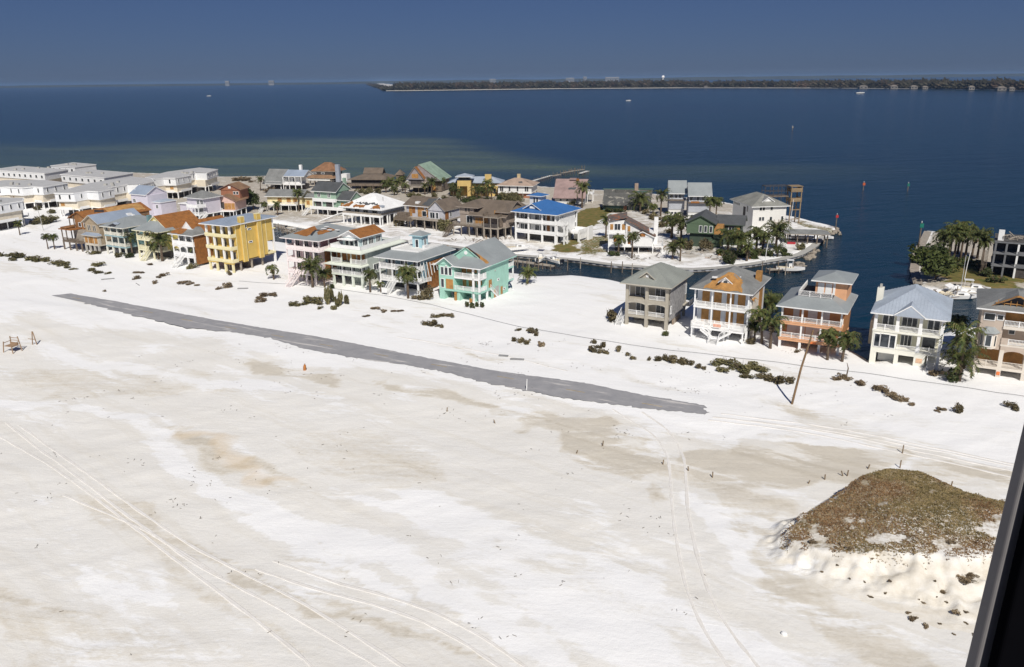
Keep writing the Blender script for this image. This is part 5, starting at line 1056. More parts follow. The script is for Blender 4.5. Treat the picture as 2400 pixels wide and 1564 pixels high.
h.rail([(0, -1.6), (12, -1.6)], 2.4, TRIM, solid=True, h=.6); h.cols((.2, 3.2, 6.4, 9.6, 12.6), (-1.4,), -.6, 3.4, .15, PALEWOOD); h.b('white_shed', 16.5, 19.5, 2, 6, 2, 5.5, WSIDE); h.wins('f', (3, 7.6), 5.6, 1.6, .6, 0)
h = House('pagoda_roofed_bay_house', 'low dark brown house with wide stepped pagoda roof on the bay shore', 824.4, 442.6, -8)
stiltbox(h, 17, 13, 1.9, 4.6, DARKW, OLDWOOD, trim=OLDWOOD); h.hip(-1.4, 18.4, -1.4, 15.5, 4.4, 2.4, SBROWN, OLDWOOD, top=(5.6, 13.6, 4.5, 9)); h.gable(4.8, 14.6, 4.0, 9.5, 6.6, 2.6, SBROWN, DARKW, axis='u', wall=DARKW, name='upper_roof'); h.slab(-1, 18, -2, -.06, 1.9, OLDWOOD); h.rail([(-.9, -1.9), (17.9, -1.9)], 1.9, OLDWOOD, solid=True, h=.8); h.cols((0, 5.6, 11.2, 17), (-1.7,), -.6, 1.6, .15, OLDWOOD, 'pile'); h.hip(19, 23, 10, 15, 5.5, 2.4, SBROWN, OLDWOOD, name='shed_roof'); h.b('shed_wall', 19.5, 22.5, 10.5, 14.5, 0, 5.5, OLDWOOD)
h = House('green_roofed_bay_house', 'house with big sage-green roof and torn open front gable on the bay shore', 958.8, 452, -14)
GSH = P('grey_shake', (.33, .30, .31), .8, .15, .8, fine=.3)
stiltbox(h, 9.4, 16, 3.0, 6.6, GSH, PALEWOOD, 3, 4, trim=PALEWOOD); h.gable(-.6, 15.2, 1.4, 18, 5.4, 7.2, SGREEN, PALEWOOD, wall=GSH, over=.3, ridge=.34); h.gable(-.7, 8.2, -1.4, 4, 6.2, 5.6, OSB, PALEWOOD, wall=GSH, over=.6, name='front_gable_roof'); h.ply('f', 3.6, 6.8, 3.2, 2.0, -.82, PLY); h.b('balcony_recess_shade', 1.0, 6.4, -.1, .1, 3.3, 5.8, DARKW); h.slab(.2, 7, -2, -.1, 3.0, PALEWOOD); h.rail([(.3, -1.9), (6.9, -1.9)], 3.0, PALEWOOD); h.b('torn_siding', 7.2, 9.3, -.12, 0, 2.6, 6.4, P('torn_tan_board', (.50, .42, .36), .8, .2)); h.b('enclosure', 1, 8, 3, 10, -.6, 2.6, DARKW); h.b('side_wall', 9.4, 14.6, 4, 16, .4, 5.6, OLDWOOD); h.ply('f', 11, .6, 1.6, 3.0, 4, PLY); h.win('r', 6, 3, 1.2, 1.6, 14.6)  # dark sheet over the front wall gives the balcony its shade by colour
h.patch([(-.4, 1.6), (2.6, 1.6), (2.6, 3.0), (-.2, 3.2)], RWHITE, 'torn_flashing', seed=77)
h = House('yellow_tower_bay_house', 'yellow house with silver roofs, arched tower entrance and square chimney', 1072.5, 462.7, -5)
OCH = P('ochre_stucco', (.60, .43, .16), .7, .06, .6)
h.b('tower_wall', .2, 1.2, -1, 4, -.5, 7.4, OCH); h.b('tower_wall', 4.6, 6.2, -1, 4, -.5, 7.4, OCH); h.b('tower_arch', 1.2, 4.6, -1, 4, 5.0, 7.4, OCH); h.b('lantern', .6, 5.8, -.6, 3.6, 7.4, 9.0, GLASS); h.pyramid(-.6, 7.2, -1.8, 5, 9.0, 1.4, RSILVER, name='tower_roof')
h.b('wall', -4, 18, 4.2, 13, -.5, 5.8, OCH); h.hip(-5, 20, 3, 14, 5.7, 2.5, RSILVER, P('dark_fascia', (.12, .14, .17), .6, .1)); h.b('chimney', 12.0, 14.8, 3.2, 5, -.5, 9.6, OCH)
for a in (8.2, 10.6, 16): h.win('f', a, 1.2, 1.4, 2.2, 4.2, fm=OLDWOOD)
h.ply('f', -2.5, 1.0, 2.0, 2.2, 4.2, OSB); h.cols((7.6, 9.6, 11.6), (3.6,), -.5, 5.6, .14, OLDWOOD)
h = House('tan_roofed_white_house', 'low white house with tan shingle roof and narrow dark windows near the pier', 1167.7, 464, -14)
stiltbox(h, 15, 12, 2.5, 5.4, WSIDE, PALEWOOD, 5, 3); h.hip(-1, 16, -1, 13, 5.3, 2.9, STAN); h.wins('f', (1.2, 2.0, 5.2, 8.8, 12.4, 13.3), 3.2, .42, 1.8, 0, fm=DARKW); h.b('chimney', 7.2, 8.6, 6, 7.2, 7, 9.8, P('brick_tan', (.50, .40, .24), .8, .15)); h.patch([(9, 1.6), (10.6, 1.6), (10.2, 2.8), (8.6, 2.6)], SDARK, 'roof_hole', seed=81); h.patch([(11.6, 3.4), (12.8, 3.2), (12.6, 4.2)], SDARK, 'roof_hole', seed=82); h.b('enclosure', 1, 14, 1, 10, -.6, 2.2, BRICK)
h = House('mauve_roofed_house', 'grey saltbox house with long mauve shingle roof facing the canal side', 1300, 478, -12)
GW = P('grey_plank_siding', (.40, .42, .44), .7, .06, .8, lap=.2)
h.b('base_wall', 0, 12.4, 0.5, 10, -.8, 2.0, P('pale_block', (.62, .62, .60), .7, .06)); h.b('wall', 0, 12.4, 1.2, 10, 2.0, 3.4, GW)
q = MB(); q.add([(12.3, .4, 3.0), (12.3, 10, 3.0), (12.3, 10, 6.5), (12.3, 7.0, 9.4), (12.45, .4, 3.0), (12.45, 10, 3.0), (12.45, 10, 6.5), (12.45, 7.0, 9.4)], [(0,1,2,3)[::-1],(4,5,6,7),(0,4,7,3),(1,2,6,5),(2,3,7,6)]); h.mb('side_wall', q, GW); h.b('side_base', 12.3, 12.45, .4, 10, -.8, 3.0, GW)
q = MB(); q.add([(-.6, -.8, 2.6), (12.9, -.8, 2.6), (12.9, 7.0, 9.5), (-.6, 7.0, 9.5), (-.6, -.8, 2.35), (12.9, -.8, 2.35), (12.9, 7.0, 9.25), (-.6, 7.0, 9.25)], [(0,1,2,3),(7,6,5,4),(0,4,5,1),(1,5,6,2),(2,6,7,3),(3,7,4,0)]); ro = h.mb('roof', q, SMAUVE); h.b('rear_roof', -.6, 12.9, 7.0, 10.4, 8.9, 9.2, SMAUVE); h.b('rear_wall', 0, 12.3, 7.0, 10, 3.4, 8.9, GW)
h.zf = lambda x, y: 2.6+(y+.8)*6.9/7.8; h.patch([(5.2, 2.6), (8.4, 2.8), (8.6, 3.5), (5.4, 3.3)], SDARK, 'roof_hole', seed=83, jag=.15); h.b('raised_roof', 5.4, 8.2, 5.8, 7.8, 9.2, 9.9, SMAUVE); h.b('chimney_hole', 8.3, 9.3, 5.4, 6.8, 9.0, 9.8, OSB); h.wins('f', (2.4, 5.2, 8.6), 1.2, .9, 1.2, .5); h.slab(13, 15.5, 4, 9, 4.0, TRIM); h.rail([(13, 4.1), (15.4, 4.1), (15.4, 9)], 4.0); h.cols((13.2, 15.3), (4.2, 8.8), -.6, 3.7, .1, TRIM, 'pile')
h = House('dark_green_bay_house', 'dark green house with patchy torn charcoal roof and brick chimney', 1410.6, 493.6, -4)
DG = P('bottle_green_siding', (.06, .12, .10), .65, .08, .8, lap=.2)
h.b('wall', .6, 18, 1, 10, -.6, 2.8, DG); h.b('rear_wall', 1, 18.4, 6.5, 10, 2.8, 6.6, DG)
q = MB(); q.add([(0, -.6, 2.4), (18.8, -.6, 1.9), (20.4, 8, 7.0), (1.2, 8, 7.6), (0, -.6, 2.1), (18.8, -.6, 1.6), (20.4, 8, 6.7), (1.2, 8, 7.3)], [(0,1,2,3),(7,6,5,4),(0,4,5,1),(1,5,6,2),(2,6,7,3),(3,7,4,0)]); h.mb('roof', q, SPATCH); h.b('ridge_cap', .6, 20.6, 7.7, 8.3, 7.1, 7.6, DG); h.b('dormer', 5.4, 12.0, 6.0, 7.6, 6.0, 7.2, SPATCH); h.b('chimney', 13.2, 14.6, 7.4, 8.6, 6, 9.6, P('tan_brick', (.36, .27, .21), .8, .15)); h.b('door', 8.6, 9.8, .9, 1.0, 0, 2.1, BRICK); h.b('garage_door', 1.6, 7.0, .92, 1.0, -.4, 1.6, P('teal_door', (.10, .20, .17), .6, .06)); h.wins('f', (11.2, 13.2), .4, 1.1, 1.2, 1)
for nm, lab, px, py, W_, ply_ in (('grey_twin_house', 'left of the twin grey steep-roofed houses, roof intact', 1566.5, 504.7, 6.2, 0), ('grey_twin_house', 'right of the twin grey steep-roofed houses, side wall stripped to plywood', 1612.5, 511.8, 8.0, 1)):
    h = House(nm, lab, px, py, -8, group='twin grey houses by the bay')
    h.b('ground_wall', 0, W_-.6, .6, 10, -.6, 2.2, P('pale_block', (.62, .62, .60), .7, .06)); h.b('wall', 0, W_-.4, .4, 10.5, 2.2, 6.0, GRSIDE); h.b('upper_wall', .2, W_-.6, 1.2, 10.5, 6.0, 8.2, GRSIDE)
    h.slab(-.3, W_-.2, -.8, .36, 6.0, OLDWOOD, .4, 'balcony'); h.wins('f', (.9, W_*.42, W_*.66), 6.3, .9, 1.6, 1.2, 2); h.gable(-.4, W_+.4, -.3, 11, 8.0, 4.2, RGREY, axis='u', wall=GRSIDE, ridge=.55); h.wins('f', (1.4, 2.6), .4, .9, .8, .6)
    if ply_: h.ply('r', 3.0, 3.0, 3.6, 6.4, W_-.38, PLY); h.b('white_side_trim', W_-.4, W_-.2, 5.4, 6.0, -.4, 9, TRIM); h.ply('f', 2.2, 5.7, 3.0, .7, -.82, OSB); h.win('r', 7.8, 4.8, .9, 2.2, W_-.4)
    else: h.b('party_slope', W_-.5, W_+.3, -1.0, 6.0, 5.6, 5.9, TRIM)
# unfinished concrete building at the right edge
h = House('gutted_concrete_building', 'gutted dark three-level concrete building at right edge beyond the canal', 2322, 648, -30, cat='building')
GC = P('grey_concrete_frame', (.17, .175, .185), .8, .1, .8)
for z in (3.1, 6.3, 9.2): h.b('floor_slab', -.4, 14, -.3, 12, z-.35, z, GC)
for x in (0, 2.4, 5.0, 8, 11, 13.8):
    for y in (0, 6, 11.7): h.col(x, y, -.6, 9.2, .22, TRIM if x == 5.0 and y == 0 else GC)
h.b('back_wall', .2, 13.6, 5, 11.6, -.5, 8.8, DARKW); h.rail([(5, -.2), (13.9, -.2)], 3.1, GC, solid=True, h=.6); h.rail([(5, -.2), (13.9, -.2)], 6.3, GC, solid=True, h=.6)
h.b('roof_stump', .2, 1.5, 1.0, 2.6, 9.2, 11.8, TRIM); h.b('roof_surface', -.3, 13.9, -.2, 11.9, 9.2, 9.26, P('tarred_roof', (.09, .085, .08), .9, .3, .8))
rr = random.Random(8); q = MB()
for i in range(26): x, y = rr.uniform(.5, 9), rr.uniform(.5, 8); q.bar((x, y, 9.3+rr.random()*.6), (x+rr.uniform(-1.8, 1.8), y+rr.uniform(-1.2, 1.2), 9.4+rr.random()*1.4), .18)
tag(h.mb('roof_wreckage', q, PALEWOOD), kind='stuff'); h.b('wall', 5.2, 13.8, .2, .4, .2, 2.7, DARKW)
for k in range(2): h.stairs(-2.6, -1.4, 2.5, 6.2-3.1*k, -1.5, 3.1-3.1*k, OLDWOOD)
# ------------------------------------------------------------------ white condominium blocks, left
O_ = Vector((-200, 350, 0)); cu_ = Vector((math.cos(R(-29)), math.sin(R(-29)), 0)); cv_ = Vector((-math.sin(R(-29)), math.cos(R(-29)), 0))
CBEI = P('cream_lower_wall', (.72, .65, .53), .7, .06, .8)
CW = P('condo_white_siding', (.80, .81, .82), .6, .04, .8, lap=.25); CRF = P('pale_gravel_roof', (.52, .52, .52), .9, .1, .5, fine=.25)
def condo(label, poly, fac, z=(2.9, 5.9, 9.0), row=False):
    """poly: footprint in the block's grid; fac: facade edges as (i, j) vertex pairs that get windows and decks"""
    pts = [O_+cu_*a+cv_*b_ for a, b_ in poly]; c_ = sum(pts, Vector())/len(pts)
    o = empty('condominium_block', (c_.x, c_.y, 0)); tag(o, label, 'condominium', 'white condominium blocks')
    L = [(p.x-c_.x, p.y-c_.y) for p in pts]
    def grow(k): return [(x*(1+k/max(1, math.hypot(x, y))), y*(1+k/max(1, math.hypot(x, y)))) for x, y in L]
    MB().prism(L, z[1], z[2]).build('upper_wall', CW, o); MB().prism(grow(-1.0), z[0], z[1]).build('lower_wall', CBEI, o); MB().prism(grow(-.9), z[0]-.35, z[0]).build('floor_frame', TRIM, o)
    r_ = MB().prism(grow(.35), z[2], z[2]+.32); r_ = r_.build('roof_edge', TRIM, o); MB().prism(grow(-.1), z[2]+.32, z[2]+.4).build('roof_surface', CRF, o)
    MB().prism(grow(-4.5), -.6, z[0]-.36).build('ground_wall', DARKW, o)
    for k, (x, y) in enumerate(grow(-1.3)): MB().box(x-.2, x+.2, y-.2, y+.2, -.7, z[0]-.35).build('pile', TRIM, o)
    for n_, (i, j) in enumerate(fac):
        a = Vector((*L[i], 0)); b_ = Vector((*L[j], 0)); d = b_-a; ln = d.length; d.normalize(); rz = math.atan2(d.y, d.x)
        nrm = Vector((d.y, -d.x, 0)); nw = max(1, int(ln/4.2)) if row else max(1, int(ln/3.4))
        for k in range(nw):
            p = a+d*(ln*(k+.5)/nw)
            wn = inst('window', frame_mesh(1.5 if row else .7, 1.3 if row else 1.7), TRIM, o, p+nrm*.02+Vector((0, 0, z[1]+1.0)), rz); inst('pane', pane_mesh(1.5 if row else .7, 1.3 if row else 1.7), GLASS, wn, (0, 0, 0))
            if k % 2 == n_ % 2: inst('plywood_panel', board_mesh(1.6, 1.2), PLY if (k+n_) % 3 == 0 else CBEI, o, p-nrm*.94+Vector((0, 0, z[0]+1.2)), rz)
        for k in range(max(1, int(ln/4))):
            p = a+d*(ln*(k+.5)/max(1, int(ln/4)))-nrm*.75; MB().box(p.x-.12, p.x+.12, p.y-.12, p.y+.12, -.7, z[0]-.35).build('pile', TRIM, o)
        q = MB(); p0 = a+d*(ln*.15)+nrm*.9; p1 = a+d*(ln*.85)+nrm*.9
        q.bar(p0+Vector((0, 0, z[0]+.5)), p1+Vector((0, 0, z[0]+.5)), .1, .9); q.bar(p0-nrm*.9+Vector((0, 0, z[0])), p1-nrm*.9+Vector((0, 0, z[0])), 1.9, .2); q.build('deck', TRIM, o)
    rr = random.Random(len(label))
    for k in range(4): x, y = [v*rr.uniform(-.4, .4) for v in L[rr.randrange(len(L))]]; MB().box(x-.6, x+.6, y-.5, y+.5, z[2]+.4, z[2]+1.1).build('roof_unit', CONC, o)
    return o
condo('white condominium at far left with six square upper windows', [(-84,26),(-41,27),(-47,43),(-90,44)], [(0,1)], row=True)
condo('white condominium nearest the bay with six square windows and roof shade', [(-29,27.5),(4,26.5),(-2,46),(-42,48)], [(0,1)], row=True)
condo('white condominium with stepped front behind the leaning lamp post', [(-26,-22),(-8,-17),(-5,-12),(4,-11),(5,-7),(10,-6),(7,7),(-12,10),(-30,2)], [(2,3),(4,5),(5,6),(1,2)])
condo('longest white condominium with stepped front above the wrecked wooden house', [(33.5,-16),(41,-12.8),(40,-6.5),(46,-6),(44,2.3),(38,3.5),(36,14.5),(41,16.5),(37,27),(27,33.5),(12,34.5),(17,10)], [(0,1),(1,2),(3,4),(4,5),(5,6),(7,8)])
condo('white condominium at the right end of the group beside the bay', [(30.5,33),(30,37.5),(35.5,39.5),(32,51),(27,52.5),(25,59.5),(31.5,60.5),(24,74),(9,76),(10,56),(20,36)], [(1,2),(2,3),(4,5),(6,7)])
condo('white condominium nearest the road, cut by the left edge', [(37,-62),(47,-58),(43,-34.5),(36,-30),(22,-34)], [(1,2),(2,3)])
condo('white condominium behind the six-window blocks, only its roof end showing', [(-75,52),(-55,52),(-58,66),(-80,68)], [(0,1)], row=True)
ORD = 'first second third fourth fifth sixth seventh eighth ninth tenth eleventh twelfth thirteenth fourteenth fifteenth sixteenth'.split()
# ------------------------------------------------------------------ lane markings and wheel ruts
YLINE = P('faded_yellow_line', (.46, .33, .12), .8, .25, 2.0)
rd_dir = Vector((144.3, -77.2, 0)).normalized(); rd_n = Vector((-rd_dir.y, rd_dir.x, 0))
def sheet(pts, z, name, m, parent=None):
    me = bpy.data.meshes.new(name); me.from_pydata([(p.x, p.y, z) for p in pts], [], [tuple(range(len(pts)))]); return link(name, me, m, parent)
for px, py in ((180,700),(347,732),(438,751),(541,769),(650,788),(765,810),(893,833),(1029,858),(1185,886),(1348,917),(1528,950)):
    c_ = at(px, py); sheet([c_-rd_dir*1.7-rd_n*.08, c_+rd_dir*1.7-rd_n*.08, c_+rd_dir*1.7+rd_n*.08, c_-rd_dir*1.7+rd_n*.08], .068, 'lane_dash', YLINE, road)
m, t, b = nodes('loose_sand_ridge'); p = pos(t)
c = mixc(t, ramp(t, noise(t, p, 1.2, 4), .3, .7), (.71, .68, .63), (.79, .77, .745)); t.links.new(c, b.inputs['Base Color']); setin(b, Roughness=.95); bump(t, b, noise(t, p, 5, 3), .4, .08); RUT = m
def rut(pix, w_=.5, hgt=.03):
    pts = smoothline([tuple(at(x, y)[:2]) for x, y in pix], 2); q = MB(); n = len(pts); vs = []
    P3 = [Vector((*p_, 0)) for p_ in pts]; dense = []
    for a_, b_ in zip(P3[:-1], P3[1:]):
        k = max(1, int((b_-a_).length/1.6)); dense += [a_.lerp(b_, i/k) for i in range(k)]
    dense.append(P3[-1]); X = np.array([[v.x for v in dense]]); Y = np.array([[v.y for v in dense]])
    prof = ((-.5, .0), (-.38, 1.0), (-.18, .35), (.18, .35), (.38, 1.0), (.5, .0)); rows = []
    for i, v in enumerate(dense):
        d = (dense[min(i+1, len(dense)-1)]-dense[max(i-1, 0)]).normalized(); nr = Vector((-d.y, d.x, 0))
        wob = random.uniform(.6, 1.35)
        for o_, hh_ in prof: q_ = v+nr*o_*w_*wob; rows.append((q_.x, q_.y, hh_))
    RX, RY = np.array([[r_[0] for r_ in rows]]), np.array([[r_[1] for r_ in rows]]); zz = (ground_z(RX, RY)+np.where((RX > 20) & (RY > 58) & (RY < 108), dune_h(RX, RY), 0))[0]
    vs = [(r_[0], r_[1], float(zz[i])+.02+r_[2]*hgt-(.06 if r_[2] == 0 else 0)) for i, r_ in enumerate(rows)]; k = len(prof)
    q.add(vs, [(i*k+j, (i+1)*k+j, (i+1)*k+j+1, i*k+j+1) for i in range(len(dense)-1) for j in range(k-1)]); o = q.build('wheel_rut', RUT, None, True)
    for f_ in o.data.polygons: pass
    return tag(o, kind='structure')
RUTS = [[(1435,958),(1489,989),(1536,1019),(1561,1056),(1570,1096),(1573,1157),(1576,1210),(1590,1300),(1612,1400),(1655,1490),(1712,1572)],
 [(1505,965),(1545,990),(1575,1015),(1597,1053),(1607,1090),(1609,1157),(1613,1210),(1632,1300),(1662,1400),(1716,1490),(1782,1572)],
 [(13,986),(86,1046),(193,1127),(300,1208),(385,1268),(471,1328),(556,1372),(728,1465),(890,1568)],
 [(43,992),(150,1071),(257,1148),(355,1217),(449,1277),(578,1345),(740,1425),(950,1568)],
 [(150,1161),(260,1205),(355,1248),(440,1300),(520,1350)],
 [(1670,978),(1800,990),(1957,1013),(2171,1060),(2400,1108)],[(1690,970),(1850,985),(2000,1008),(2200,1050),(2420,1095)],[(1660,985),(1850,1004),(2050,1045),(2250,1088),(2400,1125)],
 [(0,1020),(110,1085),(250,1185),(400,1300),(560,1420),(700,1530),(740,1572)],[(1180,1572),(1060,1490),(900,1420),(740,1380),(600,1330)],[(1240,1572),(1110,1480),(940,1405),(780,1362),(640,1310)],[(1760,985),(1900,1000),(2100,1036),(2300,1075),(2420,1102)],
 [(850,822),(1000,845),(1120,868),(1260,890)] if False else [(930,790),(1060,812),(1200,838),(1330,870)]]
for r_ in RUTS: rut(r_, .42)
# ------------------------------------------------------------------ bulkheads, docks, piers
m, t, b = nodes('bulkhead_sheet'); g = N(t, 'ShaderNodeNewGeometry'); sx = N(t, 'ShaderNodeSeparateXYZ'); t.links.new(g.outputs['Position'], sx.inputs[0]); p = pos(t)
zz = mathn(t, 'ADD', sx.outputs['Z'], mathn(t, 'MULTIPLY', mathn(t, 'SUBTRACT', noise(t, p, .8, 4), .5), .5))
mr = N(t, 'ShaderNodeMapRange'); setin(mr, From_Min=-.75, From_Max=-.45); t.links.new(zz, mr.inputs[0])
c = mixc(t, mr.outputs[0], (.06, .05, .035), (.36, .37, .40)); t.links.new(c, b.inputs['Base Color']); setin(b, Roughness=.8); SHEET = m
def polywalk(pts, step):
    P_ = [Vector((*p_, 0)) for p_ in pts]; out = []; carry = 0
    for a_, b_ in zip(P_[:-1], P_[1:]):
        L = (b_-a_).length; s_ = carry
        while s_ < L: out.append((a_+(b_-a_)*(s_/L), (b_-a_).normalized())); s_ += step
        carry = s_-L
    return out
def bulkhead(name, label, line, step=1.15, capw=1.9, capm=CONC, top=.08):
    P_ = polywalk(line, step); c0 = P_[len(P_)//2][0]; root = empty(name, (c0.x, c0.y, WL)); tag(root, label, 'seawall')
    pm_ = MB().box(-step/2+.02, step/2-.02, -.09, .09, -2.2, .9+top-.12).mesh('sheet_panel')
    inw = 1
    for i, (v, d) in enumerate(P_[:290]):
        n = Vector((d.y, -d.x, 0)); off = n*(.16 if i % 2 else 0.0); q_ = v+off-c0
        inst('sheet_panel', pm_, SHEET, root, (q_.x, q_.y, 0), math.atan2(d.y, d.x))
    q = MB(); vs = []
    for v, d in P_[::3]+[P_[-1]]:
        n = Vector((d.y, -d.x, 0)); a_ = v-n*.35-c0; b2 = v+n*capw-c0; vs += [(a_.x, a_.y, .9+top-.12), (b2.x, b2.y, .9+top-.12), (b2.x, b2.y, .9+top), (a_.x, a_.y, .9+top)]
    k = len(vs)//4; q.add(vs, [f_ for i in range(k-1) for f_ in ((4*i+3, 4*i+2, 4*i+6, 4*i+7), (4*i, 4*i+3, 4*i+7, 4*i+4), (4*i+1, 4*i+5, 4*i+6, 4*i+2), (4*i, 4*i+4, 4*i+5, 4*i+1))]); q.build('cap', capm, root)
    return root
nb = WALL_N[1:-2]
bulkhead('canal_seawall', 'grey sheet-pile seawall with pale cap curving along the far bank of the canal', nb)
el_ = W2([(2168,548),(2155,575),(2141,600),(2134,640),(2143,674)])[::-1]
bulkhead('channel_seawall', 'dark seawall beside the palms on the right side of the channel', el_, capm=PALEWOOD)
def dock(name, label, pix, w_=1.8, z=.15, m=None, piles=True, pstep=2.6, ph=.5, cat='dock'):
    P_ = [at(x, y, z) for x, y in pix]; c0 = P_[0]; root = empty(name, (c0.x, c0.y, WL)); tag(root, label, cat); m = m or PALEWOOD
    for a_, b_ in zip(P_[:-1], P_[1:]):
        d = (b_-a_).normalized(); n = Vector((-d.y, d.x, 0)); q = MB(); L = (b_-a_).length; k = int(L/.5)
        base = a_-c0+Vector((0, 0, z-WL-c0.z+c0.z)); base.z = z-WL
        q.bar(base, base+d*L, w_, .16); q.build('deck', m, root)
        if piles:
            for i in range(int(L/pstep)+1):
                for s_ in (-1, 1): v = a_-c0+d*(i*pstep)+n*s_*(w_/2+.08); inst('pile', MB_PILE, OLDWOOD, root, (v.x, v.y, -1.6+random.uniform(-.1, ph)))
    return root
MB_PILE = MB().tube([(0, 0, 0), (0, 0, 3.0)], .13, 7).mesh('pile')
dock('broken_dock', 'grey dock with broken planks beside the bright yellow house', [(645,528),(672,536),(704,546)], 2.2)
dock('broken_dock', 'dock with timber frame behind the pink house', [(668,540),(700,546),(735,552)], 1.6)
dock('broken_dock', 'shattered dock of tumbled timbers behind the blue-grey cupola house', [(925,572),(960,580),(1005,588)], 1.8, m=OLDWOOD)
dock('broken_dock', 'dock with boat lifts below the blue-roofed house', [(1195,610),(1240,616),(1300,624)], 2.0)
dock('broken_dock', 'grey dock with boat lifts beyond the white boarded house', [(1800,632),(1845,630),(1885,622)], 2.0)
dock('broken_dock', 'collapsed dock at the corner of the right-hand channel bank', [(2142,680),(2175,692),(2215,700)], 1.6, m=OLDWOOD)
dock('bay_pier', 'long pale pier on thin piles leading into the bay', [(1246,425),(1292,411.5)], 1.6, .6, P('bleached_deck', (.62, .62, .60), .8, .1), ph=1.2, cat='pier')
dock('pier_fragment', 'short broken middle section of the bay pier', [(1296,413),(1312,409)], 2.2, .3, PALEWOOD, ph=1.6, cat='pier')
dock('pier_fragment', 'outer section of the bay pier ending in a crown of bare piles', [(1317,406),(1345,400.5),(1368,397.5)], 1.7, .6, PALEWOOD, ph=2.6, pstep=2.0, cat='pier')
dock('pier_fragment', 'fallen pale slab at the far end of the bay pier', [(1360,406.5),(1378,401)], 2.0, .2, P('bleached_deck', (.62, .62, .60), .8, .1), ph=.2, cat='pier')
for i, (px, py) in enumerate(sorted(((1213,628),(1240,631),(1262,634),(1330,634),(1360,630),(1432,640),(1458,640),(1481,645),(1822,640),(1840,645),(1858,640),(1785,640),(2140,690),(2240,702),(700,560),(720,566)))):
    v = at(px, py, WL); o = inst('mooring_piling', MB().tube([(0, 0, -1.5), (.05, 0, 3.2)], [.16, .12], 8).mesh('mooring_piling'), OLDWOOD if i % 3 else PALEWOOD, None, (v.x, v.y, WL)); tag(o, ORD[i]+' bare wooden mooring piling from the left along the canal', 'piling', 'mooring pilings along the canal')
# rubble at the canal mouth
ROCKM = P('riprap_stone', (.36, .31, .25), .9, .2, 1.2, fine=.3)
def rockmesh(seed):
    bm = bmesh.new(); bmesh.ops.create_icosphere(bm, subdivisions=1, radius=1); rr = random.Random(seed)
    for v in bm.verts: v.co *= rr.uniform(.7, 1.15); v.co.z *= .65
    me = bpy.data.meshes.new('rock'); bm.to_mesh(me); bm.free(); return me
RK = [rockmesh(i) for i in range(5)]; rr = random.Random(11)
for k in range(70):
    f_ = rr.random()
    if k < 45: px, py = 1925+40*f_+rr.uniform(-12, 8), 533+12*f_+rr.uniform(-5, 8)
    else: px, py = 1868+45*f_+rr.uniform(-6, 6), 624-34*f_+rr.uniform(-4, 6)
    v = at(px, py, WL); o = inst('boulder', RK[k % 5], ROCKM, None, (v.x, v.y, WL+rr.uniform(-.1, .5)), rr.uniform(0, 6)); s_ = rr.uniform(.5, 1.25); o.scale = (s_, s_*rr.uniform(.8, 1.2), s_)
    tag(o, 'tan riprap boulder at the canal mouth' if k < 45 else 'boulder at the foot of the curving seawall', 'boulder', 'riprap at the canal mouth' if k < 45 else 'boulders below the seawall')
# ------------------------------------------------------------------ boats
GEL = P('white_gelcoat', (.80, .80, .79), .25, .03); BCAN = P('navy_canvas', (.02, .025, .07), .7, .1); BCREAM = P('cream_cushion', (.70, .62, .46), .6, .08); BLK = P('black_outboard', (.015, .017, .025), .35, .1)
def hull_mesh(L, B, H):
    st = [(-.5, .80, .0), (-.3, .95, 0), (0, 1.0, .02), (.2, .88, .08), (.35, .62, .2), (.45, .32, .36), (.5, .04, .5)]
    vs = []; fs = []
    for x, w_, k in st:
        w_ = w_*B/2; vs += [(x*L, -w_, H*(1+.25*max(0, x))), (x*L, -w_*.85, H*(.35+k*.6)), (x*L, 0, H*k), (x*L, w_*.85, H*(.35+k*.6)), (x*L, w_, H*(1+.25*max(0, x)))]
    n = len(st)
    for i in range(n-1):
        for j in range(4): fs.append((i*5+j, i*5+j+1, (i+1)*5+j+1, (i+1)*5+j))
        fs.append((i*5+4, i*5, (i+1)*5, (i+1)*5+4))
    fs += [(0, 4, 3, 2, 1), tuple((n-1)*5+j for j in (0, 1, 2, 3, 4))]
    return MB().add(vs, fs)
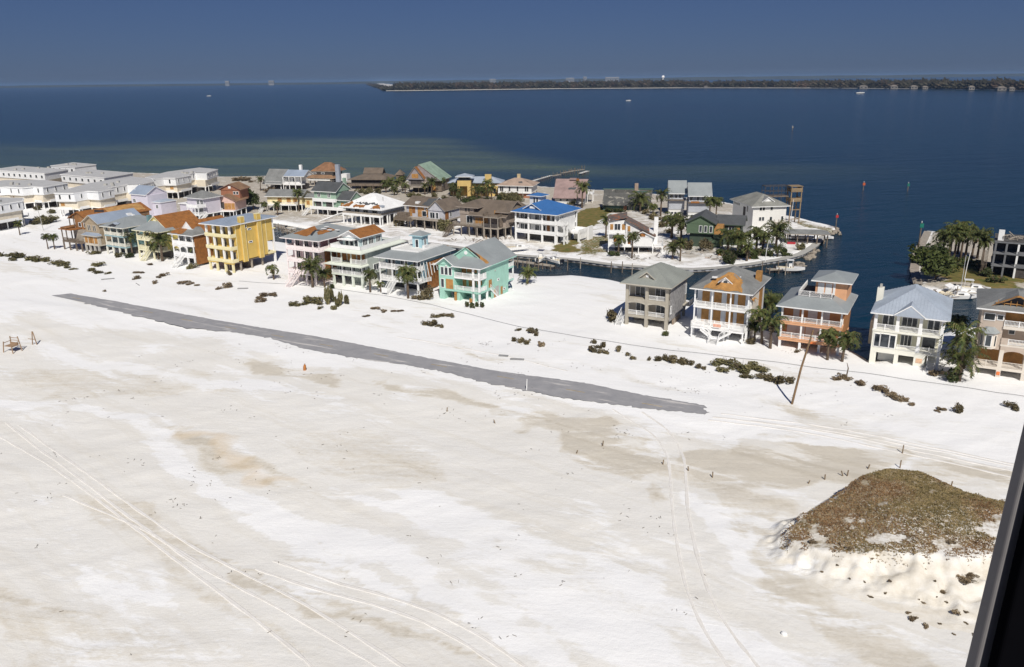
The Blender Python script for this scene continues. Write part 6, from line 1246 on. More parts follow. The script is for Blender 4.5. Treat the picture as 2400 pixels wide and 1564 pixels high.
def boat(label, px, py, ang, L=7, B=2.4, H=1.1, z=WL-.25, kind='console', tilt=0.0, roll=0.0, hm=None):
    v = at(px, py, z); o = empty('motor_boat', v, R(ang)); o.rotation_euler = (roll, tilt, R(ang)); tag(o, label, 'boat')
    hull_mesh(L, B, H).build('hull', hm or GEL, o); q = MB().box(-L*.46, L*.1, -B*.36, B*.36, H*.96, H*1.03); q.build('cockpit', BCREAM, o)
    if kind in ('cabin', 'sail', 'cruiser'):
        q = MB().add([(-L*.1, -B*.34, H*1.02), (L*.3, -B*.24, H*1.08), (L*.3, B*.24, H*1.08), (-L*.1, B*.34, H*1.02), (-L*.06, -B*.28, H*1.02+.7), (L*.2, -B*.18, H*1.02+.55), (L*.2, B*.18, H*1.02+.55), (-L*.06, B*.28, H*1.02+.7)], [(3,2,1,0),(4,5,6,7),(0,1,5,4),(1,2,6,5),(2,3,7,6),(3,0,4,7)]); q.build('cabin', GEL, o)
        q = MB().box(-L*.02, L*.12, -B*.33, B*.33, H*1.15, H*1.15+.22); q.build('cabin_windows', GLASS, o)
    if kind == 'cruiser': MB().box(-L*.3, -L*.02, -B*.3, B*.3, H+1.7, H+1.8).build('hard_top', GEL, o); [MB().bar((x*L, y*B, H), (x*L, y*B, H+1.7), .07).build('top_strut', GEL, o) for x in (-.28, -.05) for y in (-.27, .27)]
    if kind == 'console': MB().box(-.5, .4, -.45, .45, H, H+1.1).build('console', GEL, o); MB().box(-1.1, .7, -.9, .9, H+2.0, H+2.1).build('canopy', BCAN if 'navy' in label else GEL, o); [MB().bar((x, y, H), (x, y, H+2.0), .06).build('canopy_post', GEL, o) for x in (-.9, .5) for y in (-.8, .8)]
    if kind == 'sail': MB().tube([(L*.05, 0, H), (L*.05, 0, H+9.5)], [.08, .05], 8).build('mast', P('aluminium', (.62, .63, .64), .3, .04), o); MB().tube([(L*.05, 0, H+1.4), (-L*.35, 0, H+1.5)], .06, 6).build('boom', GEL, o)
    if kind != 'sail':
        for y in (-.35, .35) if 'twin' in label else (0,): q = MB().box(-L*.5-.75, -L*.5-.1, y-.22, y+.22, H*.75, H*.75+.75); q.box(-L*.5-.5, -L*.5-.25, y-.1, y+.1, -.3, H*.75); q.build('outboard_motor', BLK, o)
    return o
boat('white boat with cream deck stranded on the sand beside the blue-roofed house', 1214, 587, 18, 7.5, 2.4, 1.2, .35, 'cabin')
boat('white boat with navy canopy on the lift below the blue-roofed house', 1268, 611, 70, 6.0, 2.2, 1.0, .6)
boat('white boat with black twin outboards hanging on the lift', 1298, 616, 125, 6.5, 2.3, 1.1, .8, 'cruiser')
boat('white motor boat with pointed bow moored at the canal mouth', 1928, 561, -50, 7.5, 2.6, 1.2, WL-.25, 'cabin')
boat('long white sailboat lying off the right-hand bank behind the cream house', 2243, 703, -8, 9.0, 2.8, 1.3, WL-.3, 'sail')
boat('wrecked white cruiser heaped against the dock behind the cream house', 2225, 690, 25, 7.0, 2.5, 1.1, WL+.1, 'cruiser', tilt=-.15, roll=.3)
boat('tilted white boat between the sailboat and the bank', 2245, 685, 60, 6.0, 2.2, 1.0, WL+.3, 'cabin', roll=-.35)
boat('white boat at the right end of the wrecked boats near the beige house roof', 2280, 684, -20, 7.5, 2.6, 1.2, WL-.1, 'cruiser')
boat('white boat with flared bow under the dock lift beyond the white boarded house', 1852, 637, -12, 7.5, 2.5, 1.2, WL+.3, 'console')
boat('small skiff lying on the dock behind the pink house', 684, 538, -30, 4.5, 1.7, .6, .2, 'none')
boat('white hull under the covered boathouse roof', 1880, 562, -10, 7, 2.4, 1.1, .1, 'none')
for lab, px, py, L in (('tiny white boat far out on the left part of the bay', 490, 226, 16), ('tiny white boat in the middle of the bay', 1473, 237, 12), ('white boat trailing a wake near the far shore at right', 2016, 220, 26)):
    boat(lab, px, py, 8, L, L*.3, L*.14, WL-.3, 'cabin')
# boathouse at the point
h = House('covered_boathouse', 'open boathouse with low grey roof over posts at the canal mouth', 1843, 571, -12, cat='boathouse')
h.cols((.2, 3.2, 6.2, 9.0, 12.0), (.2, 5.6), -1.8, 3.0, .16, OLDWOOD, 'post'); h.hip(-.6, 12.8, -.8, 6.6, 3.0, 1.1, SGREY, PALEWOOD); h.b('dock', -.2, 12.4, 5.9, 7.5, -.3, .1, PALEWOOD); h.b('red_tank', 0.2, 2.6, -1.0, -.2, .0, .6, P('red_plastic', (.40, .03, .04), .5, .1))
# channel markers
def marker(label, px, py, hgt, rgb, nm, r_=.22):
    v = at(px, py, WL); o = empty('channel_marker', v); tag(o, label, 'marker', 'channel markers')
    MB().tube([(0, 0, -2), (0, 0, hgt)], r_, 8).build('pile', OLDWOOD, o); MB().box(-.6*r_/.22, .6*r_/.22, -.12-r_, -.02-r_, hgt-1.5*r_/.22, hgt-.2).build('sign', P(nm, rgb, .5, .06), o); MB().tube([(0, 0, hgt), (0, 0, hgt+.5*r_/.22)], r_*.5, 8).build('lamp', TRIM, o)
marker('red channel marker on a post at the canal mouth', 1958, 541, 5.6, (.45, .03, .03), 'marker_red', .16)
marker('tall green channel marker on a frame at the right-hand bank', 2148, 612, 11.0, (.01, .16, .12), 'marker_green', .2)
marker('orange-red channel marker standing alone out in the bay', 2023, 446, 3.6, (.50, .10, .03), 'marker_orange', .2)
marker('small green channel marker standing alone out in the bay', 2127, 448, 3.6, (.01, .20, .16), 'marker_green', .2)
marker('distant bare marker post in the bay', 1857, 306, 4.0, (.30, .25, .2), 'marker_grey', .25)
# ------------------------------------------------------------------ utility pole, cable, chairs, posts, litter
v = at(1855, 945); o = empty('utility_pole', (v.x, v.y, gz1(v.x, v.y))); tag(o, 'leaning brown wooden utility pole in front of the peach house', 'pole')
POLE = P('creosote_pole', (.23, .145, .075), .8, .15, .9, fine=.3); MB().tube([(0, 0, -.6), (1.0, .1, 6), (2.4, .3, 12.3)], [.19, .17, .13], 10).build('shaft', POLE, o); MB().box(2.15, 2.65, .1, .25, 11.2, 11.5).build('bracket', CONC, o)
v = at(102, 540); o = empty('lamp_post', (v.x, v.y, 0)); tag(o, 'thin leaning grey lamp post among shrubs by the condominiums', 'lamp post'); MB().tube([(0, 0, -.4), (-.4, 0, 5), (-1.0, 0, 10)], [.11, .09, .07], 8).build('shaft', CONC, o); MB().bar((-1.0, 0, 10), (-.2, 0, 10.2), .14).build('lamp_head', CONC, o)
for lab, px, py, hgt in (('thin white flagpole leaning before the tall white house', 1848, 559, 12.5), ('white pole on the lawn beyond the wrecked boats', 2260, 656, 7.5), ('slim grey lamp post on the sandy point', 1793, 614, 6.0), ('slim mast rising among the palms beyond the channel', 2216, 601, 8.0)):
    v = at(px, py); o = tag(MB().tube([(0, 0, -.4), (.15, 0, hgt*.5), (.5, 0, hgt)], [.1, .09, .06], 8).build('flag_pole', TRIM), lab, 'pole'); o.location = (v.x, v.y, 0)
CAB = P('black_cable', (.05, .05, .055), .6, .1)
cp = [(560,660),(700,668),(830,684),(953,705),(1045,727),(1200,765),(1400,800),(1600,826),(1800,848),(2000,872),(2200,900),(2420,935)]
pts = smoothline([tuple(at(x, y)[:2]) for x, y in cp], 2); tag(MB().tube([(x, y, gz1(x, y)+.12+.05*math.sin(i*1.7)) for i, (x, y) in enumerate(pts)], .032, 6).build('fallen_cable', CAB), 'thin fallen power cable lying along the sand before the houses', 'cable')
LG = P('sun_bleached_timber', (.40, .27, .17), .8, .18, 1.0, fine=.3)
v = at(30, 822); o = empty('lifeguard_chair', (v.x, v.y, gz1(v.x, v.y)), R(-20)); tag(o, 'wooden lifeguard chair standing on the sand at left edge', 'chair')
for x, y, z in ((-1.0, -.9, 2.2), (-.9, .6, 2.9), (1.1, -.9, 1.6), (1.2, .7, 3.0)): MB().bar((x*1.25, y*1.2, -.3), (x*.9, y, z), .14).build('leg', LG, o)
MB().box(-1.0, 1.1, -.8, .5, 1.2, 1.32).build('seat', LG, o); MB().box(-1.0, 1.15, .5, .62, 1.3, 1.75).build('backrest', LG, o)
for z in (2.1, 2.6): MB().bar((-.95, .6, z), (1.15, .66, z+.1), .1).build('back_rail', LG, o)
MB().bar((-1.0, -.85, 1.9), (-.95, .6, 2.0), .1).build('arm_rest', LG, o); MB().bar((1.05, -.85, 1.5), (1.15, .65, 2.0), .1).build('arm_rest', LG, o)
v = at(81, 806); o = empty('timber_a_frame', (v.x, v.y, gz1(v.x, v.y)), R(-10)); tag(o, 'small timber A-frame standing right of the lifeguard chair', 'frame')
for x in (-.55, .55): MB().bar((x, 0, -.3), (x*.12, 0, 2.8), .14).build('leg', LG, o)
MB().bar((-1.2, -.1, 1.25), (.5, -.1, 1.15), .1).build('cross_bar', LG, o); MB().bar((.05, .6, -.2), (0, .02, 2.7), .1).build('rear_leg', LG, o)
PO = P('old_fence_post', (.24, .18, .12), .85, .2, 1.0)
for i, (px, py, hgt, ln) in enumerate(((1412,1044,.8,.1),(1553,1088,.75,.1),(1614,1102,.7,-.1),(1670,1116,.9,0),(1892,1133,.5,.3),(1933,1124,.8,.0),(1978,1116,.8,-.4),(1985,1116,.9,.1),(2032,1099,.7,.3),(2109,1096,1.2,.05),(2115,1060,1.3,.05),(2227,1145,1.1,.15),(1047,962,.7,.1),(1162,988,.6,-.3),(1350,1062,.5,.2))):
    v = at(px, py); z = gz1(v.x, v.y); o = MB().tube([(0, 0, -.4), (ln, 0, hgt)], .085, 7).build('fence_post', PO); o.location = (v.x, v.y, z); tag(o, ORD[i]+' weathered fence post from the left in the broken line towards the dune' if px > 1380 else ['left','middle','right'][i-12]+' short stake in the sand below the road', 'post', 'broken fence posts near the dune' if px > 1380 else 'stakes below the road')
v = at(714, 866); o = empty('road_barrel', (v.x, v.y, gz1(v.x, v.y))); tag(o, 'small orange-brown traffic marker alone on the damp sand', 'marker'); MB().tube([(0, 0, -.1), (.05, 0, .7), (.1, 0, 1.0)], [.3, .26, .2], 10).build('body', P('orange_plastic', (.45, .17, .04), .6, .2, 3), o); MB().tube([(.1, 0, 1.0), (.12, 0, 1.25)], .08, 8).build('handle', P('orange_plastic', (.45, .17, .04), .6, .2, 3), o)
v = at(1234, 915); o = MB().tube([(0, 0, -.3), (.1, 0, 2.0)], [.09, .06], 7).build('marker_post', TRIM); o.location = (v.x, v.y, 0); tag(o, 'white marker post at the sandy edge of the road', 'post')
v = at(1837, 1490); o = MB().tube([(0, 0, -.05), (0, 0, .18), (.02, 0, .34)], [.28, .3, .18], 12).build('white_bucket', TRIM); o.location = (v.x, v.y, gz1(v.x, v.y)); tag(o, 'white bucket lying on the damp sand left of the dune', 'bucket')
q = [((1212,844),2.6,-8,'grey plank lying on the sand above the road'),((253,656),3.2,25,'long grey board in the sand below the wrecked wooden house'),((569,676),2.6,5,'flat grey panel on the sand below the pink house'),((323,668),3.0,-50,'thin dark pole lying on the sand at left'),((1180,836),1.8,-12,'short plank left of the grey plank above the road')]
for (pp, L, a_, lab) in q: v = at(*pp); o = MB().box(-L/2, L/2, -.35 if 'pole' not in lab else -.06, .35 if 'pole' not in lab else .06, 0, .14).build('loose_board', P('grey_board', (.30, .30, .30), .8, .15), None); o.location = (v.x, v.y, gz1(v.x, v.y)+.03); o.rotation_euler = (0.03, 0.02, R(a_)); tag(o, lab, 'board')
rr = random.Random(17)
# timber wreckage around the canal houses
for k, (px, py, n_, lab) in enumerate(((1000,582,30,'heap of broken dock timbers behind the blue-grey cupola house'),(1110,566,16,'scattered boards between the brown house and the canal'),(690,545,18,'tangle of dock timbers behind the pink house'),(1700,606,34,'line of splintered timber across the sandy point'),(1640,592,22,'wreckage beside the olive green house'),(1500,606,18,'boards under the white torn-roof house'),(1560,585,20,'debris between the palms and the white torn-roof house'),(2200,696,24,'splintered timber on the dock by the wrecked boats'),(2330,690,20,'broken boards on the bank behind the beige house'),(1160,562,14,'sand-coloured rubble under the brown house'),(1035,470,16,'debris behind the stripped grey house'))):
    v = at(px, py); q = MB(); 
    for i in range(n_):
        x, y = rr.gauss(0, 3.4), rr.gauss(0, 1.6); a_ = rr.uniform(0, 6.28); L = rr.uniform(.8, 2.6); z = rr.uniform(.05, .6)
        q.bar((x, y, z), (x+L*math.cos(a_), y+L*math.sin(a_), z+rr.uniform(-.1, .7)), rr.uniform(.1, .35), rr.uniform(.06, .12), 0 if rr.random() < .7 else 1)
    o = q.build('debris_heap', [OLDWOOD if k % 2 else PALEWOOD, PLY if k % 3 == 0 else CONC]); o.location = (v.x, v.y, 0); tag(o, lab, 'debris', kind='stuff')

# drift litter left by the surge: twigs and scraps
g = np.random.default_rng(23); q = MB(); n = 650; LX = g.uniform(-75, 60, n); LY = 62+ (g.random(n)**.8)*95; LZ = ground_z(LX[None], LY[None])[0]
cl_ = vnoise(LX, LY, 6, 61)+vnoise(LX, LY, 2.5, 62)
for x, y, z, k in zip(LX, LY, LZ, cl_):
    if k < .02 or (20 < x and 58 < y < 108): continue
    for j in range(1+int(k*6)):
        a_ = g.uniform(0, 6.28); L = g.uniform(.1, .45); X_, Y_ = x+g.normal(0, .5), y+g.normal(0, .5); q.bar((X_, Y_, z+.03), (X_+L*math.cos(a_), Y_+L*math.sin(a_), z+.05+g.uniform(0, .1)), g.uniform(.02, .05), .03)
tag(q.build('drift_litter', P('drift_twigs', (.13, .10, .075), .9, .3, 2.0)), 'dark twigs and scraps strewn over the beach sand', 'litter', kind='stuff')
# ------------------------------------------------------------------ plants
def leafmat(name, c0, c1, c2, sc=.9):
    m, t, b = nodes(name); p = pos(t); oi = N(t, 'ShaderNodeObjectInfo')
    c = mixc(t, ramp(t, noise(t, p, sc, 3, .6), .35, .65), c0, c1); c = mixc(t, ramp(t, noise(t, p, sc*3.3, 2, .5), .5, .72), c, c2)
    hs = N(t, 'ShaderNodeHueSaturation'); mr = N(t, 'ShaderNodeMapRange'); setin(mr, To_Min=.7, To_Max=1.35); t.links.new(oi.outputs['Random'], mr.inputs[0]); t.links.new(mr.outputs[0], hs.inputs['Value']); t.links.new(c, hs.inputs['Color'])
    t.links.new(hs.outputs[0], b.inputs['Base Color']); setin(b, Roughness=.65); b.inputs['Specular IOR Level'].default_value = .25; return m
PALML = leafmat('palm_fronds', (.035, .055, .014), (.085, .105, .028), (.15, .11, .04)); SCRUB = leafmat('brown_scrub', (.085, .072, .036), (.16, .13, .065), (.25, .20, .12)); OLIVE = leafmat('olive_scrub', (.075, .075, .03), (.15, .135, .06), (.24, .20, .11)); GREENL = leafmat('dark_leaves', (.022, .04, .012), (.055, .075, .02), (.10, .085, .03)); DEADW = leafmat('dead_scrub', (.12, .085, .05), (.22, .165, .10), (.33, .27, .18))
BARK = P('palm_bark', (.17, .12, .08), .9, .2, 1.5, fine=.4)
def clump(n, rx, ry, rz, s_, seed, flat=.6, lobes=5):
    """leaf faces gathered on irregular lobes; z from 0 upwards"""
    g = np.random.default_rng(seed); L = np.stack([g.uniform(-.62, .62, lobes), g.uniform(-.62, .62, lobes), g.uniform(.25, .75, lobes)], 1); lr = g.uniform(.3, .52, lobes)
    k = g.integers(0, lobes, n); d = g.normal(size=(n, 3)); d /= np.linalg.norm(d, axis=1)[:, None]; rad = g.uniform(.35, 1.0, n)**.45
    c = (L[k]+d*(lr[k]*rad)[:, None])*np.array([rx, ry, rz*1.0]); c[:, 2] = np.abs(c[:, 2])
    a = g.normal(size=(n, 3)); a[:, 2] *= flat; a /= np.linalg.norm(a, axis=1)[:, None]; b_ = np.cross(a, g.normal(size=(n, 3))); b_ /= np.linalg.norm(b_, axis=1)[:, None]
    ss = s_*g.uniform(.6, 1.4, n)[:, None]; a = a*ss; b_ = b_*ss*.45
    V = np.stack([c-a, c+b_, c+a, c-b_], 1).reshape(-1, 3); q = MB(); q.v = [tuple(x) for x in V.tolist()]; q.f = [(4*i, 4*i+1, 4*i+2, 4*i+3) for i in range(n)]; q.m = [0]*n
    return q
def palm_crown(seed, nf=26, L=1.9, droop=.9, lf=.5):
    rr = random.Random(seed); q = MB()
    for i in range(nf):
        az_ = 2*math.pi*(i*.381966)+rr.uniform(-.2, .2); up = rr.uniform(-.55, 1.15) if i > nf*.3 else rr.uniform(.3, 1.3); ln = L*rr.uniform(.75, 1.1)
        d = Vector((math.cos(az_), math.sin(az_), 0)); side = Vector((-d.y, d.x, 0)); pts = []; v = Vector((0, 0, 0)); ang = up
        for k in range(7): pts.append(v.copy()); v = v+(d*math.cos(ang)+Vector((0, 0, math.sin(ang))))*(ln/6); ang -= droop*(.12+.09*k)
        for k in range(6):
            a_, b_ = pts[k], pts[k+1]; w_ = .05; q.add([a_-side*w_, a_+side*w_, b_+side*w_, b_-side*w_], [(0, 1, 2, 3)])
            if k > 0:
                for sgn in (-1, 1):
                    for f_ in (0, .5):
                        p_ = a_.lerp(b_, f_); tip = p_+side*sgn*lf*rr.uniform(.7, 1.1)*(1-.09*k)+d*.22-Vector((0, 0, lf*rr.uniform(.25, .7))); wd = (b_-a_).normalized()*.09
                        q.add([p_-wd, p_+wd, tip], [(0, 1, 2)])
    return q
CROWNS = [palm_crown(i, (30, 24, 34, 20, 28, 36, 17, 26, 31)[i], 1.75+.13*(i*5 % 9), .75+.12*(i*4 % 9), .5+.03*i).mesh('palm_crown') for i in range(9)]; DATE = palm_crown(9, 34, 3.2, 1.25, .6).mesh('date_palm_crown'); RAGGED = palm_crown(12, 15, 2.0, 1.6, .6).mesh('ragged_crown')
SKIRT = [clump(60, .55, .55, 1.0, .35, 90+i, 1.0, 3).mesh('dead_skirt') for i in range(2)]
NP = [0]
def palm(label, px, py, hgt, sc=1.0, lean=(0, 0), crown=None, group=None, cat='palm tree'):
    v = at(px, py); i = NP[0]; NP[0] += 1; rr = random.Random(i*7+3); lx, ly = lean[0]+rr.uniform(-.25, .25), lean[1]+rr.uniform(-.2, .2)
    o = empty('palm_tree', (v.x, v.y, gz1(v.x, v.y)), rr.uniform(0, 6.28) if lean == (0, 0) else 0); tag(o, label, cat, group)
    MB().tube([(0, 0, -.4), (lx*.2, ly*.2, hgt*.4), (lx*.6, ly*.6, hgt*.75), (lx, ly, hgt)], [.24*sc, .19*sc, .17*sc, .15*sc], 8).build('trunk', BARK, o, True)
    sc *= 1.12
    c_ = inst('crown', crown or CROWNS[(i*4) % 9], PALML, o, (lx, ly, hgt), rr.uniform(0, 6)); c_.scale = (sc,)*3
    s2 = inst('dead_skirt', SKIRT[i % 2], DEADW, o, (lx*.9, ly*.9, hgt-1.1*sc)); s2.scale = (sc,)*3
    return o
palm('palm with round crown standing alone on the sand below the condominiums', 47, 551, 4.0, 1.0)
palm('left of the two small palms beside the wrecked wooden house', 113, 584, 4.3, .85); palm('right of the two small palms beside the wrecked wooden house', 128, 584, 4.0, .85)
palm('palm between the teal house and the yellow-gabled house', 311, 600, 6.0, 1.2); palm('big bushy palm in front of the yellow-gabled house', 381, 613, 6.5, 1.7); palm('second palm left of the white arched house', 372, 609, 4.0, 1.3)
palm('palm at the right corner of the white arched house', 464, 622, 5.2, 1.1); palm('ragged palm between the bright yellow and pink houses', 642, 655, 3.0, 1.2, crown=RAGGED)
palm('stout palm right of the pink house stairs', 733, 674, 5.4, 1.5); palm('shorter palm just right of the stout palm by the pink house', 761, 673, 3.6, 1.2); palm('palm before the left side of the blue-grey cupola house', 868, 686, 4.8, 1.2)
palm('tall palm before the blue-grey cupola house stairs', 957, 702, 6.4, 1.5); palm('small palm at the left foot of the blue-grey cupola house', 893, 686, 2.2, .8, crown=RAGGED); palm('palm right of the mint house at the canal edge', 1237, 667, 2.9, 1.1)
palm('tiny palm in front of the taupe house corner', 1559, 786, .5, .5); palm('left palm between the white boarded and peach houses', 1786, 806, 6.2, 1.3, (-1.0, 0)); palm('right palm between the white boarded and peach houses', 1805, 817, 5.2, 1.4, (-.4, 0)); palm('dark palm behind the white boarded house', 1803, 738, 5.0, 1.4); palm('leafy palm low between the white boarded and peach houses', 1768, 800, 3.2, 1.1)
palm('left palm before the right corner of the peach house', 1939, 843, 4.8, 1.25, (-.2, 0)); palm('right palm before the right corner of the peach house', 1973, 847, 4.4, 1.3, (.4, 0))
palm('tall palm between the cream and beige houses', 2247, 893, 8.4, 1.6); palm('lower palm between the cream and beige houses', 2243, 889, 4.0, 1.5); palm('dark palm behind the cream house at the water', 2240, 806, 4.8, 1.4)
palm('leaning palm left of the pale yellow cottage', 574, 474, 6.0, 1.3, (-1.2, 0)); palm('palm on the bay shore left of the slate gabled house', 611, 447, 5.6, 1.1); palm('tall palm before the right end of the pale yellow cottage', 701, 496, 7.4, 1.1); palm('palm by the canal before the pale yellow cottage', 651, 505, 4.2, 1.2); palm('low palm by the pale yellow cottage steps', 619, 496, 3.0, 1.1)
for i, (px, py, hh_) in enumerate(((905,452,4.5),(918,450,5.5),(931,453,5.0),(944,449,6.2),(950,455,4.2),(925,458,3.0))): palm(['first','second','third','fourth','fifth','sixth'][i]+' from the left in the palm grove beside the green-roofed house', px, py, hh_, 1.35, group='palm grove beside the green-roofed house')
palm('palm right of the torn gable of the green-roofed house', 1012, 455, 5.5, 1.4); palm('palm before the torn gable of the green-roofed house', 996, 457, 4.2, 1.2); palm('palm right of the green-roofed house', 1036, 450, 5.5, 1.3); palm('left palm before the yellow tower house', 1063, 462, 4.8, 1.5); palm('bushy palm at the left foot of the yellow tower house', 1075, 466, 3.4, 1.5)
palm('left palm before the right wing of the yellow tower house', 1118, 464, 4.2, 1.3); palm('middle palm before the right wing of the yellow tower house', 1128, 466, 4.4, 1.4); palm('tall palm before the square yellow chimney', 1143, 464, 7.0, 1.5); palm('palm left of the tan-roofed white house', 1152, 468, 4.6, 1.4)
palm('palm in front of the mauve roof', 1364, 488, 8.2, 1.6); palm('palm left of the white torn-roof house', 1420, 557, 6.0, 1.4); palm('left palm before the white torn-roof house', 1449, 599, 5.2, 1.3); palm('right palm before the white torn-roof house', 1481, 606, 6.6, 1.1); palm('palm right of the dark green bay house', 1548, 507, 8.4, 1.6); palm('dark round palm before the dark green bay house', 1500, 496, 5.0, 2.0); palm('palm left of the twin grey houses', 1530, 508, 4.0, 1.2)
palm('big palm left of the olive green house', 1574, 558, 6.6, 2.1); palm('second big palm left of the olive green house', 1596, 566, 6.0, 2.0); palm('left small palm on the sand behind the taupe roof', 1576, 608, 3.4, 1.1); palm('right palm on the sand behind the taupe roof', 1594, 612, 5.2, 1.2); palm('palm in front of the right twin grey house', 1662, 522, 8.0, 1.5); palm('second palm in front of the right twin grey house', 1677, 520, 7.4, 1.3)
for i, (px, py, hh_, s_) in enumerate(((1706,588,5.2,1.8),(1728,600,4.8,1.8),(1738,592,5.0,1.7),(1772,592,6.4,1.9),(1786,596,5.0,1.7),(1818,584,5.6,1.9),(1750,612,3.8,1.4))): palm(['first','second','third','fourth','fifth','sixth','lowest'][i]+' palm of the dark grove before the tall white house', px, py, hh_, s_, group='dark palm grove before the tall white house')
palm('spreading date palm on the sandy point', 1822, 602, 2.2, .95, crown=DATE)
for i, (px, py, hh_) in enumerate(((2208,604,7.2),(2222,610,7.6),(2236,604,8.6),(2250,612,8.0),(2262,604,9.0),(2276,612,7.6),(2290,606,7.0),(2302,612,6.2),(2244,596,9.2),(2226,597,8.0))): palm(['first','second','third','fourth','fifth','sixth','seventh','eighth','ninth','tenth'][i]+' palm of the tall grove beyond the channel', px, py, hh_*.92, 1.5, group='tall palm grove beyond the channel')
# broadleaf trees and shrubs
SHR = [clump(420, 1.0, 1.0, 1.0, .17, 40+i, .7, 7).mesh('shrub_leaves') for i in range(6)]; TREE = [clump(1300, 1.0, 1.0, 1.0, .11, 60+i, .8, 12).mesh('tree_leaves') for i in range(3)]; SPIKY = [clump(160, .8, .8, 1.3, .32, 70+i, 2.5, 4).mesh('spiky_leaves') for i in range(3)]
def twigs(seed):
    rr = random.Random(seed); q = MB()
    for i in range(14): a_ = rr.uniform(0, 6.28); q.tube([(0, 0, -.1), (math.cos(a_)*.35, math.sin(a_)*.35, .45), (math.cos(a_)*.8, math.sin(a_)*.8, rr.uniform(.6, 1.1))], [.035, .025, .012], 4)
    return q.mesh('stems')
TW = [twigs(i) for i in range(3)]; NS = [0]
def shrub(label, px, py, rx, hz, m=None, group=None, kind='s', ry=None, cat='shrub', z=None):
    v = at(px, py); i = NS[0]; NS[0] += 1; rr = random.Random(i); o = empty('shrub' if cat == 'shrub' else 'leafy_tree', (v.x, v.y, gz1(v.x, v.y) if z is None else z), 0); tag(o, label, cat, group)
    me = {'s': SHR, 't': TREE, 'p': SPIKY}[kind][i % 3 if kind != 's' else i % 6]
    c_ = inst('foliage' if cat == 'shrub' else 'crown', me, m or SCRUB, o, (0, 0, 0 if cat == 'shrub' else hz*.28), rr.uniform(0, 6)); c_.scale = (rx*(1.12 if cat == 'shrub' else 1), (ry or rx*.75)*(1.12 if cat == 'shrub' else 1), hz*.85 if cat == 'shrub' else hz*.72)
    if cat != 'shrub': MB().tube([(0, 0, -.4), (.1, 0, hz*.35), (.2, .1, hz*.6)], [.25, .2, .1], 8).build('trunk', BARK, o, True)
    else: s2 = inst('stems', TW[i % 3], BARK, o, (0, 0, 0), rr.uniform(0, 6)); s2.scale = (rx*.9, (ry or rx*.75)*.9, hz)
    return o
def patch(label, group, lst, m):
    for i, (px, py, r_, hz) in enumerate(sorted(lst)): shrub(label+', '+ORD[i]+' from the left', px, py, r_, hz, m, group)
patch('brown-green shrub in the scrub row at far left', 'scrub row at far left', [(3,601,1.8,1.3),(22,602,1.6,1.0),(38,606,2.4,1.6),(52,604,2.0,1.2),(75,610,2.2,1.3),(90,612,2.6,1.5),(108,614,2.0,1.2),(30,612,1.4,.9)], OLIVE)
patch('shrub in the small thicket below the wrecked wooden house', 'thicket below the wrecked wooden house', [(141,622,2.0,1.5),(150,624,1.8,1.2),(160,630,1.4,.8),(125,621,1.4,.7),(172,634,1.2,.5)], OLIVE)
patch('shrub in the thicket below the tan and teal houses', 'thicket below the teal house', [(229,625,2.0,1.2),(214,636,1.6,.7),(232,640,1.8,.7),(252,642,1.3,.5),(216,597,1.7,1.1),(233,596,1.4,1.0),(280,604,1.4,1.5)], OLIVE)
patch('dead brush on the sand below the bright yellow house', 'dead brush below the yellow house', [(323,642,1.6,.5),(350,622,1.4,.5),(321,655,1.2,.9),(384,647,1.5,.9),(373,652,1.0,.5),(365,665,1.0,.9),(430,664,1.8,.6),(446,667,1.3,.5),(464,669,1.1,.4),(532,674,1.3,1.5),(514,678,.9,.8),(538,645,.7,.9),(245,684,.6,.5)], DEADW)
patch('pale brown brush below the pink house', 'brush below the pink house', [(612,706,1.4,.9),(622,694,1.6,1.1),(638,694,1.5,1.0),(608,700,.9,.8)], DEADW)
patch('olive shrub in the largest thicket above the road centre', 'thicket above the road centre', [(688,716,1.4,.9),(702,718,1.2,.8),(722,712,1.9,1.5),(738,711,2.0,1.6),(752,717,1.3,1.0),(752,726,.9,.6)], OLIVE)
for i, (px, py, r_, hz) in enumerate(((768,716,1.0,3.6),(776,712,.9,2.8),(790,722,1.1,2.3),(800,718,1.0,2.8),(812,716,.8,1.9),(784,729,1.0,1.0))): shrub(['tallest','second','fourth','fifth','rightmost','lowest'][i]+' spiky upright shrub of the thicket above the road centre', px, py, r_, hz, OLIVE, 'spiky shrubs above the road centre', 'p')
patch('small sand-coloured tuft in front of the terraced greenish house', 'tufts before the greenish house', [(882,727,1.3,.5),(900,733,1.0,.4),(926,733,1.1,.4),(942,731,1.0,.3),(858,744,1.0,.3)], DEADW)
patch('shrub in the patch before the mint house', 'patch before the mint house', [(1018,746,1.3,.6),(1032,744,1.3,.6),(1053,746,1.4,.8),(997,764,.9,1.1),(1013,766,1.3,1.3),(1036,771,.8,.8),(1026,768,.6,.5)], SCRUB)
for i, (px, py) in enumerate(((1095,724),(1108,726),(1118,723),(1130,724))): shrub(ORD[i]+' green yucca from the left at the foot of the mint house', px, py, .7, 1.1, GREENL, 'yuccas at the foot of the mint house', 'p')
patch('dark shrub in the small group above the road', 'shrubs above the road', [(1207,800,.8,1.0),(1220,803,.9,1.1),(1235,806,.9,1.1),(1248,783,1.1,1.4),(1258,788,.8,.9),(1240,776,.8,.5),(1214,774,.9,.5)], SCRUB)
shrub('small tan palmetto right of the dark shrub group', 1267, 813, .9, 1.0, DEADW, None, 'p')
patch('brown shrub in the row before the taupe house', 'scrub row before the taupe house', [(1388,826,1.0,1.2),(1404,828,.8,.9),(1420,829,.9,.9),(1412,814,1.0,1.1),(1391,807,.8,.8),(1449,825,.8,1.2),(1472,834,.7,.7),(1483,843,.6,.8),(1523,845,.6,.7),(1402,818,.7,.7)], SCRUB)
